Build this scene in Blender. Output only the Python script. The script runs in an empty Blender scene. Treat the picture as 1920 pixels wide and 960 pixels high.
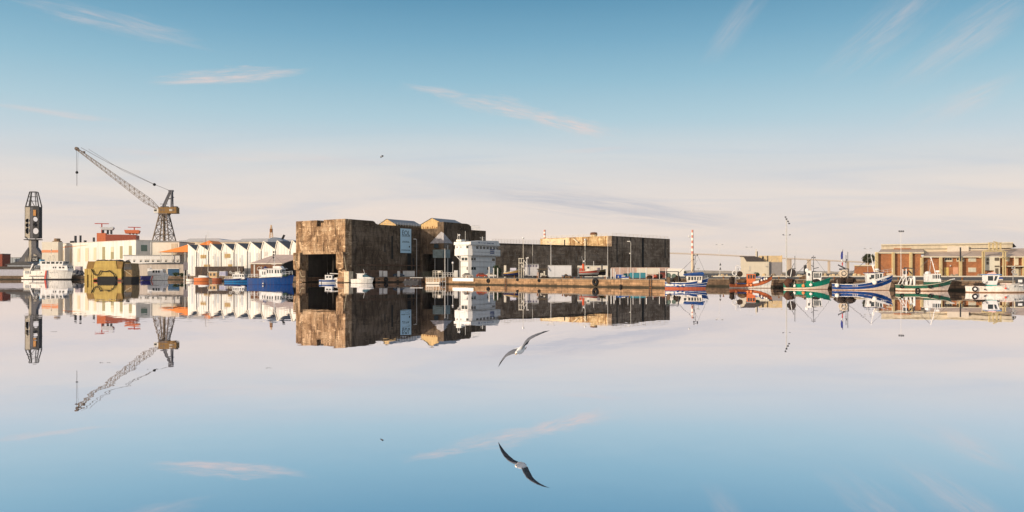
import bpy, bmesh, math, random
from mathutils import Vector, Matrix, Euler
random.seed(7)
R = math.radians
sc = bpy.context.scene
C = sc.collection
F, HZ, CH = 1493.0, 512.0, 3.3        # focal length in photo pixels, horizon row, eye height above the water

# ------------------------------------------------------------------ camera
cam = bpy.data.cameras.new('camera'); camo = bpy.data.objects.new('camera', cam); C.objects.link(camo)
camo.location = (0, 0, CH); camo.rotation_euler = (R(90), 0, 0)
cam.sensor_width = 36; cam.lens = F/1920*36; cam.shift_y = 32/1920
cam.clip_start = 0.1; cam.clip_end = 20000
sc.camera = camo
# ------------------------------------------------------------------ exposure
sc.view_settings.view_transform = 'Standard'; sc.view_settings.look = 'None'
sc.view_settings.exposure = 0.0; sc.view_settings.gamma = 1.0; sc.view_settings.use_curve_mapping = False
# ------------------------------------------------------------------ sun
SUN_AZ, SUN_EL = 34.0, 11.5             # degrees from -X towards -Y, and above the horizon
sd = Vector((-math.cos(R(SUN_AZ))*math.cos(R(SUN_EL)), -math.sin(R(SUN_AZ))*math.cos(R(SUN_EL)), math.sin(R(SUN_EL))))
sun = bpy.data.lights.new('sun', 'SUN'); suno = bpy.data.objects.new('sun', sun); C.objects.link(suno)
sun.energy = 5.0; sun.angle = R(0.6); sun.color = (1.0, 0.83, 0.62)
suno.rotation_euler = sd.to_track_quat('Z', 'Y').to_euler()

def lin(r, g, b):
    f = lambda c: (c/255)/12.92 if c/255 <= .04045 else ((c/255+.055)/1.055)**2.4
    return (f(r), f(g), f(b), 1)

# ------------------------------------------------------------------ sky
world = bpy.data.worlds.new('World'); sc.world = world; world.use_nodes = True
wt = world.node_tree; wt.nodes.clear()
class NT:
    def __init__(s, t): s.t = t
    def n(s, typ, **k):
        o = s.t.nodes.new(typ)
        for a, v in k.items(): setattr(o, a, v)
        return o
    def put(s, sock, v):
        if isinstance(v, bpy.types.NodeSocket): s.t.links.new(v, sock)
        else: sock.default_value = v
    def m(s, op, a, b=0.0, c=0.0, clamp=False):
        o = s.n('ShaderNodeMath', operation=op, use_clamp=clamp)
        s.put(o.inputs[0], a); s.put(o.inputs[1], b); s.put(o.inputs[2], c)
        return o.outputs[0]
    def mix(s, f, a, b, mode='MIX'):
        o = s.n('ShaderNodeMix', data_type='RGBA', blend_type=mode)
        s.put(o.inputs[0], f); s.put(o.inputs[6], a); s.put(o.inputs[7], b)
        return o.outputs[2]
    def ramp(s, f, stops, interp='LINEAR'):
        o = s.n('ShaderNodeValToRGB'); o.color_ramp.interpolation = interp
        e = o.color_ramp.elements
        while len(e) < len(stops): e.new(0.5)
        for el, (p, c) in zip(e, stops):
            el.position = p; el.color = c if len(c) == 4 else (*c, 1)
        s.put(o.inputs[0], f)
        return o.outputs[0]
    def noise(s, vec, scale, detail=4, rough=.5, dist=0.0):
        o = s.n('ShaderNodeTexNoise'); o.inputs['Scale'].default_value = scale
        o.inputs['Detail'].default_value = detail; o.inputs['Roughness'].default_value = rough
        o.inputs['Distortion'].default_value = dist
        if vec is not None: s.put(o.inputs['Vector'], vec)
        return o.outputs[0]
    def mapping(s, vec, scale=(1, 1, 1), rot=(0, 0, 0), loc=(0, 0, 0)):
        o = s.n('ShaderNodeMapping'); s.put(o.inputs[0], vec)
        o.inputs['Location'].default_value = loc; o.inputs['Rotation'].default_value = rot; o.inputs['Scale'].default_value = scale
        return o.outputs[0]
W = NT(wt)
geo = W.n('ShaderNodeTexCoord'); D = geo.outputs['Generated']
sep = W.n('ShaderNodeSeparateXYZ'); W.put(sep.inputs[0], D)
dx, dy, dz = sep.outputs
sky = W.n('ShaderNodeTexSky', sky_type='NISHITA', sun_disc=False)
sky.sun_elevation = R(SUN_EL); sky.sun_rotation = math.atan2(sd.x, sd.y); sky.air_density = 1.0; sky.dust_density = 1.5
def S(r, g, b, k=1.0):
    c = lin(r, g, b); return (c[0]*k, c[1]*k, c[2]*k, 1)
grad = W.ramp(W.m('MAXIMUM', dz, 0), [
    (0.0, S(243, 225, 211)), (0.035, S(244, 227, 215)), (.075, S(237, 225, 218)), (.115, S(217, 219, 221)),
    (.150, S(202, 216, 224)), (.190, S(178, 208, 221)), (.235, S(150, 193, 213)), (.280, S(123, 174, 201)),
    (.325, S(97, 153, 185)), (.42, S(96, 144, 172)), (.58, S(178, 186, 198, 1.25)), (1.0, S(178, 186, 200, 1.3))])  # top stops, out of view, brightened to fill the shaded faces
# cirrus, laid out on the sky by direction
yy = W.m('MAXIMUM', dy, 0.05)
u = W.m('DIVIDE', dx, yy); v = W.m('DIVIDE', dz, yy)
front = W.m('GREATER_THAN', dy, 0.05)
comb = W.n('ShaderNodeCombineXYZ'); W.put(comb.inputs[0], u); W.put(comb.inputs[1], v); uv = comb.outputs[0]
def wisp(px, py, hw, hh, ang, sx, sy, lo, hi, seed):
    cu, cv = (px-960)/F, (HZ-py)/F
    a = R(ang)
    mp = W.n('ShaderNodeMapping'); mp.vector_type = 'TEXTURE'
    W.put(mp.inputs[0], uv); mp.inputs['Location'].default_value = (cu, cv, 0); mp.inputs['Rotation'].default_value = (0, 0, a)
    s2 = W.n('ShaderNodeSeparateXYZ'); W.put(s2.inputs[0], mp.outputs[0])
    ex = W.m('DIVIDE', s2.outputs[0], hw/F); ey = W.m('DIVIDE', s2.outputs[1], hh/F)
    r2 = W.m('ADD', W.m('MULTIPLY', ex, ex), W.m('MULTIPLY', ey, ey))
    fall = W.m('SUBTRACT', 1, r2, clamp=True)
    nz = W.noise(W.mapping(mp.outputs[0], (sx, sy, 1), loc=(seed, seed*1.7, 0)), 1, 6, .62, .6)
    a = W.m('MULTIPLY', W.m('SUBTRACT', W.m('ADD', W.m('MULTIPLY', fall, .30), nz), lo), 1/(hi-lo), clamp=True)
    fib = W.noise(W.mapping(mp.outputs[0], (sx*1.8, sy*3.2, 1), loc=(seed*2.3, seed, 0)), 1, 8, .7, 1.2)
    a = W.m('MULTIPLY', a, W.m('MULTIPLY', W.m('SUBTRACT', fib, .30), 3.6, clamp=True))
    return W.m('MULTIPLY', W.m('MULTIPLY', a, W.m('POWER', fall, .9)), front)
pink = [(430, 142, 185, 19, 3, 11, 85, .60, .86, 3.1), (385, 151, 130, 8, 3, 9, 110, .52, .84, 5.1), (465, 127, 60, 8, -4, 22, 110, .64, 1.0, 6.6),
        (815, 172, 110, 16, -10, 14, 80, .62, .98, 1.2), (945, 200, 130, 26, -9, 13, 85, .58, .90, 8.3), (1060, 230, 130, 24, -13, 14, 85, .58, .88, 12.7),
        (200, 38, 260, 30, -13, 7, 50, .60, 1.15, 22.3), (110, 212, 170, 10, -8, 8, 90, .60, 1.15, 31.), (1090, 282, 120, 8, 3, 9, 90, .62, 1.15, 37.),
        (1385, 40, 120, 30, 52, 6, 40, .54, 1.5, 41.), (1665, 50, 180, 52, 38, 6, 38, .50, 1.45, 44.), (1820, 65, 210, 50, 33, 6, 38, .50, 1.4, 49.), (1800, 190, 150, 40, 25, 6, 40, .55, 1.5, 83.),
        (380, 292, 340, 12, -3, 6, 90, .58, 1.2, 55.), (600, 300, 300, 16, -4, 6, 80, .58, 1.3, 59.)]
tot = None
for w in pink:
    x = wisp(*w); tot = x if tot is None else W.m('MAXIMUM', tot, x)
c1 = W.mix(W.m('MULTIPLY', tot, .8), grad, S(236, 214, 208))
# broad faint bands near the horizon, greyish and cream
bn = W.noise(W.mapping(uv, (2.2, 26, 1), rot=(0, 0, R(4))), 1, 5, .55, .8)
lowm = W.ramp(v, [(0.0, (.45,)*3), (.05, (1,)*3), (.12, (.7,)*3), (.19, (0,)*3)])
bandc = W.ramp(bn, [(.35, S(206, 207, 215)), (.5, S(236, 223, 215)), (.65, S(250, 231, 216))])
c2 = W.mix(W.m('MULTIPLY', W.m('MULTIPLY', lowm, .5), front), c1, bandc)
grey = wisp(1130, 385, 320, 30, -7, 4, 38, .30, .85, 71.)
c3 = W.mix(W.m('MULTIPLY', grey, .75), c2, S(190, 192, 203))
# the physical sky tints the whole
skyn = W.mix(1.0, sky.outputs[0], (.085, .085, .085, 1), 'MULTIPLY')
# warm glow of the low sun, behind the viewer's left shoulder
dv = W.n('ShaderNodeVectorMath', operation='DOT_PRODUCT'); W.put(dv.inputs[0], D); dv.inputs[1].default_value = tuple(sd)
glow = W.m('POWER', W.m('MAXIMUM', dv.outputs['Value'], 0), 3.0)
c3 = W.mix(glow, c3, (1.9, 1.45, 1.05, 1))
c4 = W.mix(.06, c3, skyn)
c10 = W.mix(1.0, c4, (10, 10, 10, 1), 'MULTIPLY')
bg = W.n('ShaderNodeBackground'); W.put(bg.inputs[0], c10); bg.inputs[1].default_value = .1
wo = W.n('ShaderNodeOutputWorld'); wt.links.new(bg.outputs[0], wo.inputs[0])

# ================================================================== materials
MATS = {}
def mat(name, col, rough=.6, metal=0.0, var=.18, scale=1.2, streak=0.0, spec=.22, dark=None, darkamt=0.0):
    """painted or raw surface with uneven colour and vertical weather streaks"""
    if name in MATS: return MATS[name]
    m = bpy.data.materials.new(name); m.use_nodes = True
    N = NT(m.node_tree); b = m.node_tree.nodes['Principled BSDF']
    tc = N.n('ShaderNodeTexCoord').outputs['Object']
    c = (*col[:3], 1)
    n1 = N.noise(tc, scale, 5, .6)
    lo = tuple(x*(1-var) for x in col[:3]); hi = tuple(min(1, x*(1+var)) for x in col[:3])
    out = N.ramp(n1, [(.3, lo), (.7, hi)])
    if streak > 0:
        n2 = N.noise(N.mapping(tc, (1.6, 1.6, .09)), 1.0, 4, .6)
        f = N.m('MULTIPLY', N.ramp(n2, [(.45, (0, 0, 0)), (.7, (1, 1, 1))]), streak)
        out = N.mix(f, out, (*(dark or tuple(x*.45 for x in col[:3])), 1))
    N.put(b.inputs['Base Color'], out)
    N.put(b.inputs['Roughness'], N.m('ADD', rough-.08, N.m('MULTIPLY', n1, .16)))
    b.inputs['Metallic'].default_value = metal
    b.inputs['Specular IOR Level'].default_value = spec
    MATS[name] = m
    return m
def glass(name, col=(.02, .03, .035)):
    if name in MATS: return MATS[name]
    m = bpy.data.materials.new(name); m.use_nodes = True
    b = m.node_tree.nodes['Principled BSDF']; b.inputs['Base Color'].default_value = (*col, 1)
    b.inputs['Roughness'].default_value = .08; b.inputs['IOR'].default_value = 1.5
    MATS[name] = m; return m
def concrete(name, a, b_, c_, white=.3, board=1.0, soot=.5):
    """old bunker concrete: patches, vertical run-off, formwork lines, pale scars"""
    m = bpy.data.materials.new(name); m.use_nodes = True
    N = NT(m.node_tree); b = m.node_tree.nodes['Principled BSDF']
    tc = N.n('ShaderNodeTexCoord').outputs['Object']
    big = N.noise(tc, .16, 6, .62, .5)
    base = N.ramp(big, [(.36, a), (.50, b_), (.62, c_)])
    st = N.noise(N.mapping(tc, (.9, .9, .13)), 1.0, 7, .70, .7)
    base = N.mix(N.m('MULTIPLY', N.ramp(st, [(.50, (0,)*3), (.60, (1,)*3)]), soot), base, (a[0]*.28, a[1]*.28, a[2]*.3, 1))
    st2 = N.noise(N.mapping(tc, (.6, .6, .22), loc=(31, 7, 3)), 1.0, 7, .74, .8)
    pale = (min(1, c_[0]*1.9), min(1, c_[1]*1.95), min(1, c_[2]*2.0), 1)
    base = N.mix(N.m('MULTIPLY', N.ramp(st2, [(.53, (0,)*3), (.62, (1,)*3)]), white), base, pale)
    # formwork levels every 1.6 m
    sp = N.n('ShaderNodeSeparateXYZ'); N.put(sp.inputs[0], tc)
    fr = N.m('FRACT', N.m('DIVIDE', N.m('ADD', sp.outputs[2], N.m('MULTIPLY', big, .5)), 1.65))
    ln = N.m('LESS_THAN', fr, .07)
    base = N.mix(N.m('MULTIPLY', ln, .55*board), base, (a[0]*.4, a[1]*.4, a[2]*.4, 1))
    fine = N.noise(tc, 2.6, 5, .7)
    sc_ = N.noise(N.mapping(tc, (.35, .35, .9), loc=(5, 9, 2)), 1.0, 8, .72, .6)
    scar = N.m('MULTIPLY', N.ramp(sc_, [(.58, (0,)*3), (.62, (1,)*3)]), white*1.3)
    base = N.mix(scar, base, pale)
    base = N.mix(.5, base, N.ramp(fine, [(.35, (.45,)*3), (.65, (1.15,)*3)]), 'MULTIPLY')
    N.put(b.inputs['Base Color'], base); b.inputs['Roughness'].default_value = .9
    b.inputs['Specular IOR Level'].default_value = .15
    bp = N.n('ShaderNodeBump'); bp.inputs['Strength'].default_value = .6; bp.inputs['Distance'].default_value = .25
    N.put(bp.inputs['Height'], fine); m.node_tree.links.new(bp.outputs[0], b.inputs['Normal'])
    MATS[name] = m; return m
def ribbed(name, col, period=.5, dark=.75, axis=0, rough=.6, streak=.25):
    """profiled sheet: narrow vertical ribs, seams and streaks"""
    if name in MATS: return MATS[name]
    m = bpy.data.materials.new(name); m.use_nodes = True
    N = NT(m.node_tree); b = m.node_tree.nodes['Principled BSDF']
    tc = N.n('ShaderNodeTexCoord').outputs['Object']
    sp = N.n('ShaderNodeSeparateXYZ'); N.put(sp.inputs[0], tc)
    fr = N.m('FRACT', N.m('DIVIDE', sp.outputs[axis], period)) if axis < 2 else N.m('FRACT', N.m('DIVIDE', N.m('ADD', sp.outputs[0], sp.outputs[1]), period))
    f = N.m('LESS_THAN', fr, .3)
    n1 = N.noise(N.mapping(tc, (.35, .35, .03)), 1.0, 4, .6)
    c = N.ramp(n1, [(.35, tuple(x*.82 for x in col)), (.65, tuple(min(1, x*1.06) for x in col))])
    c = N.mix(N.m('MULTIPLY', f, 1-dark), c, (0.02, .02, .025, 1))
    n2 = N.noise(N.mapping(tc, (1.3, 1.3, .07)), 1.0, 4, .6)
    c = N.mix(N.m('MULTIPLY', N.ramp(n2, [(.5, (0,)*3), (.7, (1,)*3)]), streak), c, tuple(x*.5 for x in col)+(1,))
    N.put(b.inputs['Base Color'], c); b.inputs['Roughness'].default_value = rough
    MATS[name] = m; return m
def stone(name, col, mortar, sx=1.2, sz=.45, wet=True, var=.35):
    """coursed masonry with a dark tide line at the water"""
    m = bpy.data.materials.new(name); m.use_nodes = True
    N = NT(m.node_tree); b = m.node_tree.nodes['Principled BSDF']
    g = N.n('ShaderNodeNewGeometry').outputs['Position']
    sp = N.n('ShaderNodeSeparateXYZ'); N.put(sp.inputs[0], g)
    cb = N.n('ShaderNodeCombineXYZ')
    N.put(cb.inputs[0], N.m('SUBTRACT', N.m('MULTIPLY', sp.outputs[0], .66), N.m('MULTIPLY', sp.outputs[1], .75))); N.put(cb.inputs[1], sp.outputs[2])
    br = N.n('ShaderNodeTexBrick'); N.put(br.inputs['Vector'], cb.outputs[0])
    br.inputs['Color1'].default_value = (*[x*(1-var) for x in col], 1); br.inputs['Color2'].default_value = (*[min(1, x*(1+var)) for x in col], 1)
    br.inputs['Mortar'].default_value = (*mortar, 1); br.inputs['Scale'].default_value = 1
    br.inputs['Brick Width'].default_value = sx; br.inputs['Row Height'].default_value = sz; br.inputs['Mortar Size'].default_value = .04
    c = br.outputs[0]
    n1 = N.noise(g, .5, 6, .65, .5)
    c = N.mix(.7, c, N.ramp(n1, [(.3, (.4, .36, .30)), (.55, (1, .95, .9)), (.75, (1.25, 1.15, 1.0))]), 'MULTIPLY')
    vs = N.noise(N.mapping(g, (1.5, 1.5, .15)), 1.0, 4, .6)
    c = N.mix(N.m('MULTIPLY', N.ramp(vs, [(.5, (0,)*3), (.68, (1,)*3)]), .5), c, tuple(x*.25 for x in col)+(1,))
    if wet:
        edge = N.m('ADD', sp.outputs[2], N.m('MULTIPLY', n1, .35))
        f = N.ramp(edge, [(.48, (1,)*3), (.62, (0,)*3)])
        c = N.mix(N.m('MULTIPLY', f, .86), c, (.012, .014, .010, 1))
    N.put(b.inputs['Base Color'], c); b.inputs['Roughness'].default_value = .85; b.inputs['Specular IOR Level'].default_value = .2
    MATS[name] = m; return m

white = mat('white_paint', (.60, .59, .585), .5, var=.08, streak=.3, dark=(.36, .30, .24))
cream = mat('cream_render', (.62, .57, .49), .8, var=.07, scale=.4, streak=.12, dark=(.5, .43, .33))
offwhite = mat('offwhite_sheet', (.62, .60, .56), .6, var=.08, scale=.5, streak=.2)
blackm = mat('black_rubber', (.012, .012, .013), .8, var=.2)
darkm = mat('dark_steel', (.045, .045, .05), .5, var=.3, streak=.3)
greym = mat('grey_steel', (.25, .25, .25), .5, var=.15, streak=.3)
galv = mat('galvanised_steel', (.50, .49, .47), .4, metal=.2, var=.1)
net = mat('fishing_net', (.035, .024, .018), .95, var=.6, scale=4)
netg = mat('green_net', (.03, .055, .04), .95, var=.6, scale=4)
rope = mat('rope', (.45, .38, .26), .9, var=.3)
buoyw = mat('white_buoy', (.72, .66, .58), .5, var=.1, streak=.2)
buoyo = mat('orange_buoy', (.75, .22, .08), .5, var=.1)
wood = mat('wood', (.20, .12, .06), .8, var=.4, streak=.3)
orange = mat('orange_paint', (.62, .16, .05), .6, var=.15, streak=.15)
redp = mat('red_paint', (.45, .06, .035), .6, var=.2, streak=.2)
glz = glass('window_glass'); glzb = glass('blue_glass', (.02, .07, .10))

# ================================================================== mesh helpers
class MB:
    def __init__(s): s.v = []; s.f = []; s.mi = []; s.cur = 0
    def _add(s, vs, fs):
        o = len(s.v); s.v += [tuple(p) for p in vs]
        for f in fs: s.f.append([i+o for i in f]); s.mi.append(s.cur)
    def m(s, i): s.cur = i; return s
    def box(s, x0, x1, y0, y1, z0, z1, rot=0, tilt=None):
        vs = [(x, y, z) for z in (z0, z1) for y in (y0, y1) for x in (x0, x1)]
        if rot:
            cx, cy = (x0+x1)/2, (y0+y1)/2; c_, s_ = math.cos(rot), math.sin(rot)
            vs = [(cx+(x-cx)*c_-(y-cy)*s_, cy+(x-cx)*s_+(y-cy)*c_, z) for x, y, z in vs]
        s._add(vs, [(0, 2, 3, 1), (4, 5, 7, 6), (0, 1, 5, 4), (1, 3, 7, 5), (3, 2, 6, 7), (2, 0, 4, 6)]); return s
    def beam(s, p, q, w, h=None):
        h = h or w; p, q = Vector(p), Vector(q); d = (q-p)
        if d.length < 1e-6: return s
        d.normalize(); up = Vector((0, 0, 1)) if abs(d.z) < .95 else Vector((1, 0, 0))
        a = d.cross(up).normalized()*w/2; b = a.cross(d).normalized()*h/2
        vs = [p-a-b, p+a-b, p+a+b, p-a+b, q-a-b, q+a-b, q+a+b, q-a+b]
        s._add(vs, [(3, 2, 1, 0), (4, 5, 6, 7), (0, 1, 5, 4), (1, 2, 6, 5), (2, 3, 7, 6), (3, 0, 4, 7)]); return s
    def tube(s, p, q, r, r2=None, n=8):
        r2 = r if r2 is None else r2
        p, q = Vector(p), Vector(q); d = (q-p).normalized()
        up = Vector((0, 0, 1)) if abs(d.z) < .95 else Vector((1, 0, 0))
        a = d.cross(up).normalized(); b = d.cross(a).normalized()
        vs = []
        for c, rr in ((p, r), (q, r2)):
            for i in range(n):
                t = 2*math.pi*i/n; vs.append(c+a*math.cos(t)*rr+b*math.sin(t)*rr)
        fs = [(i, (i+1) % n, (i+1) % n+n, i+n) for i in range(n)]
        fs += [tuple(range(n))[::-1], tuple(range(n, 2*n))]
        s._add(vs, fs); return s
    def path(s, pts, r, n=6):
        for a, b in zip(pts, pts[1:]): s.tube(a, b, r, n=n)
        return s
    def prism(s, poly, a, b, axis='y'):
        """poly in the plane across the axis ((x,z) for y, (y,z) for x, (x,y) for z), swept from a to b"""
        def P(u_, v_, t): return {'y': (u_, t, v_), 'x': (t, u_, v_), 'z': (u_, v_, t)}[axis]
        n = len(poly)
        vs = [P(*p, a) for p in poly]+[P(*p, b) for p in poly]
        s._add(vs, [tuple(range(n))[::-1], tuple(range(n, 2*n))]+[(i, (i+1) % n, (i+1) % n+n, i+n) for i in range(n)]); return s
    def quad(s, *vs): s._add(vs, [tuple(range(len(vs)))]); return s
    def ball(s, c, rx, ry=None, rz=None, n=10, k=6, jit=0.0):
        ry = rx if ry is None else ry; rz = rx if rz is None else rz
        vs = [(c[0], c[1], c[2]-rz)]
        for j in range(1, k):
            ph = -math.pi/2+math.pi*j/k
            for i in range(n):
                t = 2*math.pi*i/n; q = 1+random.uniform(-jit, jit)
                vs.append((c[0]+rx*q*math.cos(ph)*math.cos(t), c[1]+ry*q*math.cos(ph)*math.sin(t), c[2]+rz*q*math.sin(ph)))
        vs.append((c[0], c[1], c[2]+rz)); L_ = len(vs)-1
        fs = [(0, 1+(i+1) % n, 1+i) for i in range(n)]
        for j in range(k-2):
            a = 1+j*n; b = a+n
            fs += [(a+i, a+(i+1) % n, b+(i+1) % n, b+i) for i in range(n)]
        a = 1+(k-2)*n; fs += [(a+i, a+(i+1) % n, L_) for i in range(n)]
        s._add(vs, fs); return s
    def torus(s, c, R_, r, axis='y', n=16, k=8):
        vs = []
        for i in range(n):
            t = 2*math.pi*i/n
            for j in range(k):
                p = 2*math.pi*j/k; d = R_+r*math.cos(p); h = r*math.sin(p)
                x, z, y = d*math.cos(t), d*math.sin(t), h
                if axis == 'y': vs.append((c[0]+x, c[1]+y, c[2]+z))
                elif axis == 'x': vs.append((c[0]+y, c[1]+x, c[2]+z))
                else: vs.append((c[0]+x, c[1]+z, c[2]+y))
        fs = [(i*k+j, ((i+1) % n)*k+j, ((i+1) % n)*k+(j+1) % k, i*k+(j+1) % k) for i in range(n) for j in range(k)]
        s._add(vs, fs); return s
    def loft(s, rows, closed=False, caps=False):
        """rows of equal length; skins between them"""
        n = len(rows[0]); vs = [p for r in rows for p in r]; fs = []
        for i in range(len(rows)-1):
            for j in range(n if closed else n-1):
                fs.append((i*n+j, i*n+(j+1) % n, (i+1)*n+(j+1) % n, (i+1)*n+j))
        if caps: fs += [tuple(range(n))[::-1], tuple((len(rows)-1)*n+j for j in range(n))]
        s._add(vs, fs); return s
    def build(s, name, mats, parent=None, smooth=False, bevel=0.0):
        me = bpy.data.meshes.new(name); me.from_pydata(s.v, [], s.f)
        if not isinstance(mats, (list, tuple)): mats = [mats]
        for m_ in mats: me.materials.append(m_)
        bm = bmesh.new(); bm.from_mesh(me)
        bm.faces.ensure_lookup_table()
        for f, i in zip(bm.faces, s.mi): f.material_index = min(i, len(mats)-1)
        bmesh.ops.recalc_face_normals(bm, faces=bm.faces)
        if smooth:
            for f in bm.faces: f.smooth = True
        bm.to_mesh(me); bm.free()
        o = bpy.data.objects.new(name, me); C.objects.link(o)
        if parent: o.parent = parent
        if bevel:
            md = o.modifiers.new('bevel', 'BEVEL'); md.width = bevel; md.segments = 2; md.limit_method = 'ANGLE'
        return o
def tag(o, label=None, cat=None, group=None, kind=None):
    if label: o['label'] = label
    if cat: o['category'] = cat
    if group: o['group'] = group
    if kind: o['kind'] = kind
    return o
def T(name, label, cat, loc, rz=0, group=None):
    o = bpy.data.objects.new(name, None); C.objects.link(o); o.empty_display_size = .5
    o.location = loc; o.rotation_euler = (0, 0, rz)
    return tag(o, label, cat, group)
def copy_tree(o, parent=None):
    c = o.copy(); C.objects.link(c); c.parent = parent
    for ch in list(o.children): copy_tree(ch, c)
    return c
def text(s, size, m, parent, loc, rot, name='lettering', ext=.01, align='CENTER'):
    cu = bpy.data.curves.new(name, 'FONT'); cu.body = s; cu.size = size; cu.extrude = ext
    cu.align_x = align; cu.align_y = 'CENTER'; cu.materials.append(m)
    tmp = bpy.data.objects.new('tmp', cu); C.objects.link(tmp); me = bpy.data.meshes.new_from_object(tmp); me.name = name
    bpy.data.objects.remove(tmp); bpy.data.curves.remove(cu)
    o = bpy.data.objects.new(name, me); C.objects.link(o); o.parent = parent; o.location = loc; o.rotation_euler = rot
    return o
# picture geometry: where a photo column meets a depth, and what height a photo row is there
G0 = 1.9
def X(px, Y): return (px-960)/F*Y
def Z(py, Y): return CH+(HZ-py)/F*Y
def P(px, Y, z=G0): return (X(px, Y), Y, z)
def hit(x0, y0, ang, px):
    """distance along a heading from a point until it stands over a photo column"""
    k = (px-960)/F; c_, s_ = math.cos(ang), math.sin(ang)
    return (k*y0-x0)/(c_-k*s_)
def wlY(row): return F*CH/(row-HZ)

# ================================================================== water and land
wm = bpy.data.materials.new('harbour_water'); wm.use_nodes = True
N = NT(wm.node_tree); wm.node_tree.nodes.clear()
pos = N.n('ShaderNodeNewGeometry').outputs['Position']
def ncol(vec, scale, detail, rough):
    o = N.n('ShaderNodeTexNoise'); o.inputs['Scale'].default_value = scale; o.inputs['Detail'].default_value = detail; o.inputs['Roughness'].default_value = rough
    N.put(o.inputs['Vector'], vec); return o.outputs['Color']
small = ncol(N.mapping(pos, (1.0, 1.0, 1)), 1.1, 3, .55)
swell = ncol(N.mapping(pos, (.25, 1.0, 1)), .16, 3, .5)
spx = N.n('ShaderNodeSeparateXYZ'); N.put(spx.inputs[0], pos)
zone = N.m('MULTIPLY', N.m('SUBTRACT', N.m('MULTIPLY', spx.outputs[0], -.10), .15, clamp=True), N.m('SUBTRACT', 1.6, N.m('MULTIPLY', spx.outputs[1], .009), clamp=True), clamp=True)
patch = N.m('MULTIPLY', N.ramp(N.noise(N.mapping(pos, (.5, 1.6, 1)), .06, 4, .6, .5), [(.38, (.25,)*3), (.60, (1,)*3)]), N.m('ADD', N.m('ADD', .30, N.ramp(N.noise(N.mapping(pos, (.022, .30, 1)), 1.0, 5, .62, .8), [(.54, (0,)*3), (.66, (.55,)*3)])), N.m('MULTIPLY', zone, .42)))
def vm(op, a, b):
    o = N.n('ShaderNodeVectorMath', operation=op); N.put(o.inputs[0], a); N.put(o.inputs[1], b); return o.outputs[0]
sv = vm('MULTIPLY', vm('SUBTRACT', small, (.5, .5, .5)), (.007, .017, 0))
wv = vm('MULTIPLY', vm('SUBTRACT', swell, (.5, .5, .5)), (.0015, .0045, 0))
svm = N.n('ShaderNodeVectorMath', operation='SCALE'); N.put(svm.inputs[0], sv); N.put(svm.inputs['Scale'], patch)
nv = vm('NORMALIZE', vm('ADD', vm('ADD', svm.outputs[0], wv), (0, 0, 1)), (0, 0, 0))
gl = N.n('ShaderNodeBsdfGlossy'); gl.inputs['Roughness'].default_value = 0.0
lw = N.n('ShaderNodeLayerWeight'); lw.inputs[0].default_value = .5
gl.inputs['Color'].default_value = (.94, .94, .98, 1); N.put(gl.inputs['Normal'], nv)
df = N.n('ShaderNodeBsdfPrincipled'); df.inputs['Base Color'].default_value = (.012, .05, .09, 1); df.inputs['Roughness'].default_value = .05; N.put(df.inputs['Normal'], nv)
fac = N.ramp(lw.outputs['Facing'], [(.0, (.35,)*3), (.70, (.87,)*3), (.90, (.96,)*3), (1, (1,)*3)])
mx = N.n('ShaderNodeMixShader'); N.put(mx.inputs[0], fac); wm.node_tree.links.new(df.outputs[0], mx.inputs[1]); wm.node_tree.links.new(gl.outputs[0], mx.inputs[2])
om = N.n('ShaderNodeOutputMaterial'); wm.node_tree.links.new(mx.outputs[0], om.inputs[0])
w = MB().quad((-4600, -1200, 0), (4600, -1200, 0), (4600, 700, 0), (-4600, 700, 0)).build('water', wm)
tag(w, kind='structure')

B0 = (-57.4, 274.0); BANG = R(56)
def L2W(x, y, o=B0, a=BANG): return (o[0]+x*math.cos(a)-y*math.sin(a), o[1]+x*math.sin(a)+y*math.cos(a))
BW = 25.0
edge = [(-1500, 470), (X(-80, 415), 415), P(250, 400)[:2], P(345, 385)[:2], P(440, 352)[:2], P(545, 303)[:2],
        L2W(1, BW-3.5), L2W(58, BW-3.5), L2W(58, 3.5), L2W(1, 3.5), L2W(-.4, 3.4), L2W(-.4, -.6), L2W(14, -.6),
        P(704, 280)[:2], P(797, 296)[:2], P(797, 240)[:2], P(850, 233)[:2], P(1247, 176)[:2], P(1262, 200)[:2],
        P(1340, 197)[:2], P(1920, 141)[:2], P(2600, 106)[:2], (600, -200)]
far = [(4600, -200), (4600, 4650), (-4600, 4650), (-4600, 470)]
asph = mat('ground_asphalt', (.085, .078, .072), .95, var=.4, scale=.25, spec=.1)
lb = bmesh.new()
fv = [lb.verts.new((x, y, G0)) for x, y in edge+far]; ff = lb.faces.new(fv)
bmesh.ops.triangulate(lb, faces=[ff]); bmesh.ops.recalc_face_normals(lb, faces=lb.faces)
me = bpy.data.meshes.new('ground'); lb.to_mesh(me); lb.free(); me.materials.append(asph)
go = bpy.data.objects.new('ground', me); C.objects.link(go); tag(go, kind='structure')
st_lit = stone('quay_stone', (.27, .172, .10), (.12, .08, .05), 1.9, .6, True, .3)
st_dark = stone('dark_quay_stone', (.11, .075, .05), (.04, .03, .025))  # right quay: wet and dirt, with the moored boats' shade in the colour
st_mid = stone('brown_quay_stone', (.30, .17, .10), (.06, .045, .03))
capm = mat('quay_coping', (.17, .14, .11), .9, var=.3)
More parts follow.
